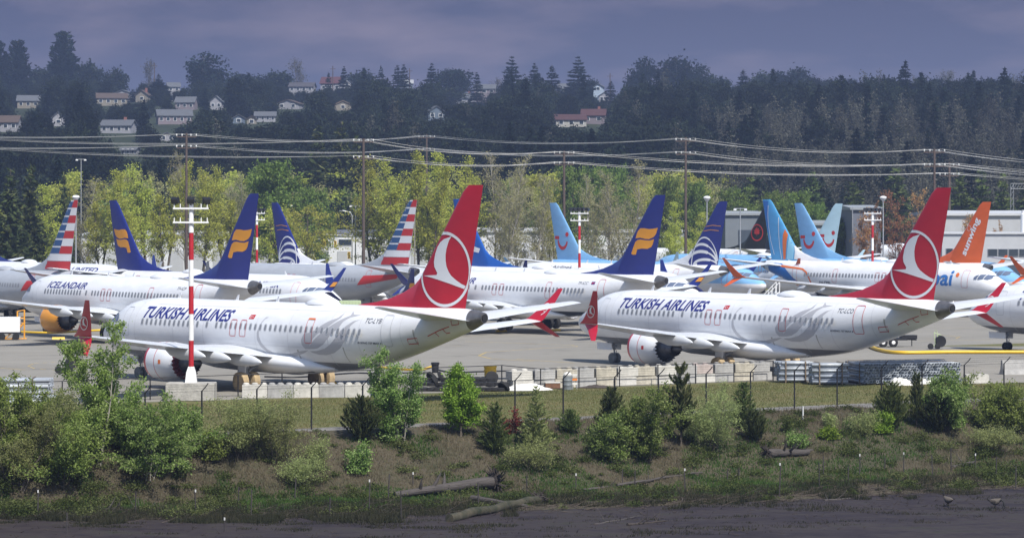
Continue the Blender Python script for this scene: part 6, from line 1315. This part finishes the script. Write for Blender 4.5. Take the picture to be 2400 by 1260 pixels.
MB().tube([(0, 0, 0), (0, 0, 10.6), (-.3, 0, 11.2), (-1.6, 0, 11.5)], .1, 8).build('post', M_galv, t); MB().tube([(0, 0, 7.3), (-5.2, 0, 7.6)], .07, 8).build('signal_arm', M_galv, t); MB().box((-1.8, 0, 11.45), (.6, .3, .12)).build('luminaire', M_galv, t)
def thin_pole(label, px, ytop, s, arm=True, col=None):
    X = (px - 1200) / s; Y = FOC / s; zt = CAMZ - (ytop - HORIZON) / s; t = thing('light_pole', label, 'light pole', (X, Y, -.3), 0, 'thin light poles'); MB().lathe([(0, .12), (zt + .3, .07)], axis='Z', n=8).build('pole', col or M_galv, t)
    if arm: MB().box((0, 0, zt + .2), (1.8, .1, .1)).build('cross_arm', col or M_galv, t); [MB().box((x, 0, zt + .05), (.4, .3, .2)).build('lamp_head', M_wp, t) for x in (-.75, .75)]
thin_pole('thin pale pole with a crossbar left of the brown power pole', 833, 480, 14.6); thin_pole('thin pole with a crossbar left of the weeping tree', 672, 478, 14); thin_pole('thin pole with two lamp heads in front of the hangar', 1735, 487, 16.5); thin_pole('bare thin pole left of the right striped mast', 1998, 485, 15.5, False)
thin_pole('pale thin pole right of the middle striped fin', 972, 500, 15, False, M_barkp); thin_pole('blue grey pole with a box at upper left', 190, 372, 13)
t = thing('steel_gantry', 'steel lattice gantry of a substation at the right edge', 'gantry', ((2395 - 1200) / 13.5, FOC / 13.5, -.3)); m = MB()
for x in (-1.7, 1.7):
    for a in (-.25, .25): m.tube([(x + a, 0, 0), (x + a, 0, 16.2)], .05, 4)
    for k in range(16): m.tube([(x - .25, 0, k), (x + .25, 0, k + 1)], .03, 4)
for z in (15.3, 16.2): m.tube([(-1.9, 0, z), (3.2, 0, z)], .05, 4)
for k in range(10): m.tube([(-1.9 + k * .5, 0, 15.3), (-1.4 + k * .5, 0, 16.2)], .03, 4)
m.build('lattice', M_galv, t)

# ------------------------------------------------------------------ hillside houses
def house(label, px, yb, wpx, hpx, wall, roof, gable=False, chim=None, nwin=3, sink=.0):
    X, Y, Z = at(px, yb); s = FOC / Y; w_ = wpx / s * .94; h = hpx / s * .92; wh = h * .58; Z -= 5; wh += 5; d_ = min(w_ * .8, 9); rz = random.uniform(-.25, .25)
    t = thing('house', label, 'house', (X, Y, Z - 1.0), rz); wh += 1.0
    wm = mat('house_wall_%02x%02x%02x' % tuple(int(c * 255) for c in wall), wall, .8, var=.06, vscale=.5); rm = mat('house_roof_%02x%02x%02x' % tuple(int(c * 255) for c in roof), roof, .8, var=.15, vscale=1.5)
    rh = h * .42; o_ = .45
    if gable:
        MB().add([(-w_/2, -d_/2, 0), (w_/2, -d_/2, 0), (w_/2, d_/2, 0), (-w_/2, d_/2, 0), (-w_/2, -d_/2, wh), (w_/2, -d_/2, wh), (w_/2, d_/2, wh), (-w_/2, d_/2, wh), (0, -d_/2, wh+rh-.1), (0, d_/2, wh+rh-.1)], [(0, 1, 5, 8, 4), (1, 2, 6, 5), (2, 3, 7, 9, 6), (3, 0, 4, 7)]).build('wall', wm, t)
        for sg in (-1, 1):
            MB().add([(0, -d_/2-o_, wh+rh), (sg*(w_/2+o_), -d_/2-o_, wh-.25), (sg*(w_/2+o_), d_/2+o_, wh-.25), (0, d_/2+o_, wh+rh), (0, -d_/2-o_, wh+rh+.2), (sg*(w_/2+o_), -d_/2-o_, wh-.05), (sg*(w_/2+o_), d_/2+o_, wh-.05), (0, d_/2+o_, wh+rh+.2)], [(0, 1, 2, 3), (4, 7, 6, 5), (0, 4, 5, 1), (2, 6, 7, 3), (1, 5, 6, 2)]).build('roof', rm, t)
    else:
        MB().box((0, 0, wh / 2), (w_, d_, wh)).add([(-w_/2, -d_/2, wh), (-w_/2, d_/2, wh), (-w_/2, 0, wh+rh-.1), (w_/2, -d_/2, wh), (w_/2, d_/2, wh), (w_/2, 0, wh+rh-.1)], [(0, 1, 2), (3, 5, 4)]).build('wall', wm, t)
        for sg in (-1, 1):
            MB().add([(-w_/2-o_, 0, wh+rh), (w_/2+o_, 0, wh+rh), (w_/2+o_, sg*(d_/2+o_), wh-.25), (-w_/2-o_, sg*(d_/2+o_), wh-.25), (-w_/2-o_, 0, wh+rh+.2), (w_/2+o_, 0, wh+rh+.2), (w_/2+o_, sg*(d_/2+o_), wh-.05), (-w_/2-o_, sg*(d_/2+o_), wh-.05)], [(0, 1, 2, 3), (4, 7, 6, 5), (2, 6, 7, 3), (0, 3, 7, 4), (1, 5, 6, 2)]).build('roof', rm, t)
    for k in range(nwin):
        x = -w_ / 2 + w_ * (k + .5) / nwin; f = MB().box((x, -d_ / 2 - .04, wh - h * .25), (min(1.5, w_ / nwin * .5), .08, 1.3)).build('window', M_wp, t); MB().box((x, -d_ / 2 - .1, wh - h * .25), (min(1.25, w_ / nwin * .42), .05, 1.05)).build('pane', M_win, f)
    if chim: MB().box((w_ * .22, .3, wh + rh), (.8, .8, 2.0)).build('chimney', mat('chimney_brick', (.22, .09, .07), .9), t)
    return (px, yb, wpx, hpx, Y)
Wt, Wc, Wg, Wp, Wb = (.26, .26, .28), (.20, .18, .145), (.13, .15, .18), (.18, .15, .165), (.10, .13, .17)
Rg, Rb, Rr, Rd = (.085, .09, .10), (.07, .048, .036), (.20, .05, .04), (.055, .05, .055)
HS = [house(*a) for a in [
 ('tan house with two gables low on the left skyline slope', 68, 254, 54, 32, Wc, Rg, False, None, 3), ('white house with brown roof at the left edge of the hill', 18, 308, 60, 38, Wt, Rb), ('narrow white gabled house on the left of the hill', 137, 296, 30, 36, Wt, Rg, True, None, 1),
 ('cream house with long dark brown roof below the skyline, left', 262, 247, 74, 30, Wc, Rb, False, None, 4), ('wide white gabled house just above the cream one', 290, 232, 52, 22, Wt, Rg, True, None, 2), ('tan gabled house with a porch, left of centre hillside', 336, 240, 32, 30, Wc, Rb, True, 1, 1),
 ('lavender grey house on the left hillside', 437, 258, 48, 32, Wp, Rg), ('white gabled house right of the lavender grey one', 508, 257, 30, 34, Wt, Rg, True, None, 2), ('pinkish long house below the lavender grey one', 408, 291, 84, 36, Wp, Rg, False, None, 5),
 ('white house with grey roof and chimney low on the left hillside', 278, 312, 76, 32, Wt, Rg, False, 1, 4), ('small blue grey house left of the dense woods', 560, 290, 30, 22, Wb, Rg, True, None, 1), ('small tan house beside the blue grey one', 590, 291, 24, 20, Wc, Rb, True, None, 1),
 ('small white house high on the left skyline', 405, 216, 30, 24, Wt, Rg, False, None, 2), ('white house with large dark red roof on the skyline', 778, 216, 50, 38, Wt, (.07, .022, .026), False, None, 3), ('small white gable beside the dark red roof', 812, 206, 20, 24, Wt, Rg, True, None, 1),
 ('long white house left of the dark red roof', 708, 216, 60, 24, Wt, Rd, False, None, 4), ('brown roofed house with a white gable mid hill', 680, 256, 58, 22, Wt, Rb, True, None, 2), ('pale house low in the trees left of centre', 622, 285, 50, 24, Wt, Rg, False, None, 4),
 ('tan roofed house hidden in the woods mid hill', 802, 258, 42, 22, Wc, (.2, .14, .09), True, None, 1), ('house with pale grey roof near the skyline, centre', 950, 206, 36, 20, Wg, (.28, .29, .3), False, None, 1),
 ('grey roofed house with brick chimney, centre hillside', 1085, 245, 72, 28, Wt, Rg, False, 1, 3), ('blue grey gabled house at left of the centre cluster', 1020, 282, 42, 34, Wb, Rg, True, None, 2), ('pinkish house at top of the centre cluster', 1137, 222, 52, 26, Wp, Rg, False, None, 3), ('small white house between the grey and pink roofs', 1122, 238, 30, 18, Wt, Rg, True, None, 1),
 ('white house with bright red roof right of centre', 1335, 297, 76, 30, (.33, .32, .29), (.055, .02, .018), False, None, 3), ('beige house with dark red roof beside the bright red one', 1392, 290, 58, 36, Wp, (.06, .022, .022), False, 1, 2), ('small white gabled house near the skyline right of centre', 1418, 238, 30, 24, Wt, Rg, True, None, 2), ('beige house between the tall skyline conifers', 1326, 224, 36, 30, Wc, Rg, False, None, 2), ('pale blue gabled house on the skyline right of centre', 1404, 213, 24, 18, (.35, .42, .5), Rg, True, None, 1),
 ('white house low on the hill above the left cables', 305, 360, 38, 16, Wt, Rg, False, None, 3), ('white gabled house low on the hill above the mast', 392, 330, 34, 20, Wt, Rg, True, None, 2)]]
# ------------------------------------------------------------------ woods
HC = {}
def proto(gen, lm, bark):
    (wv, wf), (lv, lf, tn) = gen(); nw = len(wv); V = np.concatenate([wv, lv]); F = np.concatenate([wf, lf + nw]); me = mesh_np('woodland_tree', V, F, False, np.concatenate([np.full(len(wf), .9 if lm.name == 'pale_bare_twigs' else 0.0), tn])); me.materials.append(lm); return me
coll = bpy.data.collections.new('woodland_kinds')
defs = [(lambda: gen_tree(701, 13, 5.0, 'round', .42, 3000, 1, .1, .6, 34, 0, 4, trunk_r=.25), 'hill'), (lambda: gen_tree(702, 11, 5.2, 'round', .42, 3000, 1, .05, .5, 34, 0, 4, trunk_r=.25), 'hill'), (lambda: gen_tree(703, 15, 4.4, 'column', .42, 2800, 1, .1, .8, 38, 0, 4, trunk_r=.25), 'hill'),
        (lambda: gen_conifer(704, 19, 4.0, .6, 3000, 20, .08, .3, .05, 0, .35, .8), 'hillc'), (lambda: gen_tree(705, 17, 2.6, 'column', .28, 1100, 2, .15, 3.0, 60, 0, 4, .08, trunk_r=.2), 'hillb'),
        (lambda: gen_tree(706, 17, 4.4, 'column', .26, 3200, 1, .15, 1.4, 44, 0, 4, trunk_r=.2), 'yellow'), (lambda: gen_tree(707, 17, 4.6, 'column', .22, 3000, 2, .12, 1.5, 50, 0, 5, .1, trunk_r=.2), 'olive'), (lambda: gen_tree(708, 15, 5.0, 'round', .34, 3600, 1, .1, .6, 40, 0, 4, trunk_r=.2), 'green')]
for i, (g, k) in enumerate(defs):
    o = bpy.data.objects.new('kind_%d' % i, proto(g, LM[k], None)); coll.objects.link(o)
rng = np.random.default_rng(21); pts = []
Y = 545.0
while Y < 1185:
    st = 5.2 + (Y - 545) * .0035; hw = Y * .1846 + 14; xs = np.arange(-hw, hw, st) + rng.uniform(-1.8, 1.8, len(np.arange(-hw, hw, st)))
    for X in xs:
        y = Y + rng.uniform(-2, 2); z = float(hill_z(X, y)); px = 1200 + FOC * X / y; right = px > 1500; r = rng.random()
        clus = fbm(X, y, 45, 4)
        if y < 760 and px > 1650: kd = 4 if r < .62 else (3 if r < .7 else int(rng.integers(0, 3)))
        elif clus > .62: kd = 3 if r < (.2 if right else .45) else int(rng.integers(0, 3))
        else: kd = int(rng.integers(0, 3)) if r < .95 else (3 if r < .97 else 4)
        
        if y > 1040 and kd > 2: kd = int(rng.integers(0, 3))
        sc = rng.uniform(.55, 1.12) * (.62 if y > 1040 else .85 if y > 950 else 1); ytop = HORIZON - (z + (13, 11, 15, 19, 17)[kd] * sc - CAMZ) * FOC / y; hwp = 5 * sc * FOC / y; ok = True
        for hx, hy, hw_, hh_, HY in HS:
            if y < HY + 6 and abs(px - hx) < hw_ / 2 + hwp * .75 and ytop < hy - hh_ * .42 and HORIZON - (z - CAMZ) * FOC / y > hy - hh_ - 2:
                ok = False; break
            if abs(y - HY) < 8 and abs(px - hx) < hw_ / 2 + hwp: ok = False; break
        if ok: pts.append((X, y, z - .3, kd, sc, rng.uniform(0, 6.28)))
    Y += st * .95
pts = np.array(pts)
def scatter(name, label, P):
    me = bpy.data.meshes.new(name); me.from_pydata([tuple(p[:3]) for p in P.tolist()], [], [])
    for nm, col_, ty in (('kindi', 3, 'INT'), ('sc', 4, 'FLOAT')): a = me.attributes.new(nm, ty, 'POINT'); a.data.foreach_set('value', P[:, col_].astype(np.int32 if ty == 'INT' else np.float32))
    a = me.attributes.new('rot', 'FLOAT_VECTOR', 'POINT'); a.data.foreach_set('vector', np.stack([0 * P[:, 5], 0 * P[:, 5], P[:, 5]], 1).astype(np.float32).ravel())
    o = link(name, me); g = bpy.data.node_groups.get('scatter_trees')
    if not g:
        g = bpy.data.node_groups.new('scatter_trees', 'GeometryNodeTree'); g.interface.new_socket('Geometry', in_out='INPUT', socket_type='NodeSocketGeometry'); g.interface.new_socket('Geometry', in_out='OUTPUT', socket_type='NodeSocketGeometry')
        a = g.nodes.new('NodeGroupInput'); b = g.nodes.new('NodeGroupOutput'); ip = g.nodes.new('GeometryNodeInstanceOnPoints'); ci = g.nodes.new('GeometryNodeCollectionInfo'); ci.inputs['Collection'].default_value = coll; ci.inputs['Separate Children'].default_value = True; ci.inputs['Reset Children'].default_value = True
        def na(n_, ty): q = g.nodes.new('GeometryNodeInputNamedAttribute'); q.data_type = ty; q.inputs['Name'].default_value = n_; return [x for x in q.outputs if x.enabled and x.name == 'Attribute'][0]
        g.links.new(a.outputs[0], ip.inputs['Points']); g.links.new(ci.outputs[0], ip.inputs['Instance']); ip.inputs['Pick Instance'].default_value = True
        g.links.new(na('kindi', 'INT'), ip.inputs['Instance Index']); g.links.new(na('sc', 'FLOAT'), ip.inputs['Scale']); g.links.new(na('rot', 'FLOAT_VECTOR'), ip.inputs['Rotation']); g.links.new(ip.outputs[0], b.inputs[0])
    md = o.modifiers.new('scatter', 'NODES'); md.node_group = g; tag(o, label, 'woods', kind='stuff'); return o
belt = []
for Y in np.arange(546, 600, 6.5):
    for px in np.arange(170, 1680, 34):
        X = (px + rng.uniform(-17, 17) - 1200) / FOC * Y; belt.append((X, Y + rng.uniform(-3, 3), float(hill_z(X, Y)) - .3, 5 + int(rng.integers(0, 3)), rng.uniform(.75, 1.0) * (1 if Y < 570 else .85), rng.uniform(0, 6.28)))
lo = pts[:, 1] < 800
scatter('spring_tree_belt', 'belt of yellow green and olive spring trees behind the warehouses', np.array(belt))
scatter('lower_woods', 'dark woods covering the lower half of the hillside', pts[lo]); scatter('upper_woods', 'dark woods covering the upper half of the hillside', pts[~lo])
# skyline trees one can tell apart
SKY = [(-5, 95, 60, 'seq', 'giant dark conifer cut by the left edge on the skyline'), (43, 92, 62, 'seq', 'tall domed dark conifer on the skyline, second from left'), (149, 72, 72, 'seq', 'tallest domed dark conifer on the left skyline'), (98, 152, 70, 'dec', 'round dark tree between the two domed conifers'), (212, 135, 60, 'dec', 'round dark tree right of the tallest domed conifer'),
 (268, 150, 50, 'dec', 'dark round tree below the left skyline gap'), (345, 132, 34, 'bar', 'wispy bare tree on the left skyline'), (372, 168, 30, 'con', 'small conifer tip left of the spreading dark tree'), (505, 120, 100, 'brd', 'spreading dark tree with layered crown on the left skyline'), (560, 165, 60, 'dec', 'round dark tree right of the spreading layered one'), (610, 170, 60, 'dec', 'dark tree mid left on the skyline'), (700, 130, 44, 'bar', 'thin bare crowned tree above the long white house'), (655, 160, 60, 'dec', 'dark tree left of the thin bare crowned one'),
 (770, 165, 22, 'con', 'tiny conifer above the dark red roof'), (806, 152, 32, 'con', 'small conifer right of the dark red roof'), (850, 160, 70, 'dec', 'round dark skyline tree left of the thin conifer'), (893, 148, 24, 'con', 'thin pointed conifer on the skyline left of centre'), (932, 150, 40, 'con', 'dark conifer of the close skyline pair, left one'), (946, 148, 36, 'con', 'dark conifer of the close skyline pair, right one'),
 (1012, 146, 46, 'tat', 'ragged wind shaped conifer left of the umbrella shaped pine'), (1060, 153, 70, 'umb', 'umbrella shaped dark pine on the skyline'), (1118, 166, 34, 'con', 'pointed conifer right of the umbrella shaped pine'), (1175, 178, 34, 'bar', 'bare tree above the pinkish hillside house'), (1200, 130, 56, 'tat', 'big ragged conifer near the middle of the skyline'), (1252, 145, 44, 'con', 'dark conifer right of the big ragged one'), (1294, 148, 46, 'con', 'dark conifer left of the tallest centre conifer'), (1355, 130, 64, 'tat', 'tallest centre conifer above the red roofed houses'),
 (1386, 178, 34, 'dec', 'small round tree right of the tallest centre conifer'), (1432, 185, 30, 'con', 'small dark conifer left of the broad dark clump'), (1490, 130, 76, 'brd', 'left tree of the broad dark skyline clump'), (1575, 114, 100, 'brd', 'highest tree of the broad dark skyline clump'), (1632, 140, 66, 'brd', 'right shoulder tree of the broad dark skyline clump'), (1665, 166, 50, 'dec', 'rounded tree at right foot of the broad clump'), (1692, 178, 36, 'dec', 'last small tree of the broad clump'),
 (1742, 158, 40, 'con', 'cone shaped tree right of the broad skyline clump'), (1795, 160, 60, 'dec', 'rounded tree right of the cone shaped one'), (1856, 143, 76, 'brd', 'feathery topped tree on the right skyline'), (1990, 180, 70, 'con', 'spreading conifer on the right skyline'), (1930, 178, 60, 'dec', 'round tree right of the feathery topped one'), (2060, 188, 56, 'dec', 'dark round tree in the right skyline dip'), (2218, 157, 46, 'bar', 'bare round crowned tree standing above the right skyline'), (2283, 170, 42, 'bar', 'second bare round crowned tree on the right skyline'), (2300, 175, 24, 'con', 'narrow conifer behind the second bare crowned tree'), (2365, 182, 40, 'dec', 'small dark tree at the right end of the skyline'),
 (1215, 190, 80, 'dec', 'dark round tree at the foot of the big ragged conifer'), (1265, 200, 90, 'seq', 'dense dark tree below the middle conifers'), (1350, 195, 80, 'seq', 'dense dark tree below the tallest centre conifer'), (1030, 195, 90, 'dec', 'dense round tree below the umbrella shaped pine'), (370, 190, 60, 'seq', 'dense dark tree among the left hillside houses'), (312, 215, 30, 'con', 'narrow dark tree between left hillside houses'), (900, 190, 100, 'dec', 'dense round tree left of centre below the skyline'), (2130, 205, 90, 'dec', 'low dark tree on the right skyline'), (480, 180, 70, 'dec', 'dark tree below the spreading layered tree')]
SC = {}
for i, (px, yt, wd, kd, lb) in enumerate(SKY):
    Y = 1175.0 if yt < 186 and kd not in ('con', 'tat') else 1120.0; X = (px - 1200) / FOC * Y; Z = float(hill_z(X, Y)); s = FOC / Y; H_ = (HORIZON - yt) / s + CAMZ - Z; H_ = max(H_, 6)
    G = {'seq': (lambda: gen_conifer(801, 20, 5, .8, 4200, 30, .03, .15, .02, .2, .5, .38), 5, 'hillc'), 'con': (lambda: gen_conifer(802 + i % 2, 20, 5, .5, 5200, 24, .07, .3, .03, 0, .4, .8), 5, 'hillc'), 'tat': (lambda: gen_conifer(805 + i % 2, 20, 5, .55, 5200, 18, .05, .42, .06, .05, .4, .8), 5, 'hillc'),
         'dec': (lambda: gen_tree(810 + i % 3, 20, 7, 'round', .75, 3600, 1, .06, .5, 44, 0, 4, trunk_r=.35), 7, 'hill'), 'brd': (lambda: gen_tree(815 + i % 3, 20, 7, 'round', .62, 3400, 3, .25, .7, 54, 0, 5, .22, trunk_r=.5), 7.5, 'hillc'),
         'umb': (lambda: gen_tree(820, 20, 7, 'vase', .62, 3400, 1, .35, .4, 46, 0, 4, trunk_r=.4), 7, 'hillc'), 'bar': (lambda: gen_tree(825 + i % 2, 20, 6, 'round', .35, 900, 1, .2, .9, 60, 0, 7, trunk_r=.3), 6, 'hillb')}[kd]
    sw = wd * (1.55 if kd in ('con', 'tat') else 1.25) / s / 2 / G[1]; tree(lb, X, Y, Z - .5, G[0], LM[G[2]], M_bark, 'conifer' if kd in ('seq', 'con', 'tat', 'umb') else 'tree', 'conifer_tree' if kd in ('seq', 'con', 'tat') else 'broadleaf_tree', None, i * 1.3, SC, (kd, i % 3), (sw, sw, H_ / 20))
# utility poles on the skyline
for px, yt, lb in ((362, 148, 'far left'), (780, 155, 'above the dark red roof'), (960, 160, 'right of the close conifer pair'), (1430, 172, 'left of the broad dark clump')):
    Y = 1150.0; X = (px - 1200) / FOC * Y; Z = float(hill_z(X, Y)); h = (HORIZON - yt) * Y / FOC + CAMZ - Z; t = thing('utility_pole', 'thin utility pole on the skyline ' + lb, 'utility pole', (X, Y, Z), 0, 'utility poles on the skyline'); MB().lathe([(0, .25), (h, .18)], axis='Z', n=6).box((0, 0, h - 1.2), (2.4, .2, .2)).build('pole', M_pole, t)

# ------------------------------------------------------------------ haze
hz_m = bpy.data.materials.new('thin_haze'); hz_m.use_nodes = True; t_ = hz_m.node_tree; t_.nodes.clear(); ho = t_.nodes.new('ShaderNodeOutputMaterial'); pv = t_.nodes.new('ShaderNodeVolumePrincipled'); pv.inputs['Density'].default_value = HAZE; pv.inputs['Color'].default_value = (.55, .68, 1, 1); pv.inputs['Anisotropy'].default_value = .3
t_.links.new(pv.outputs[0], ho.inputs['Volume'])
if HAZE > 0:
    o = MB().box((0, 1350, 47.8), (2400, 2900, 104.4)).build('haze', hz_m); o['kind'] = 'stuff'; o['label'] = 'thin bluish haze'
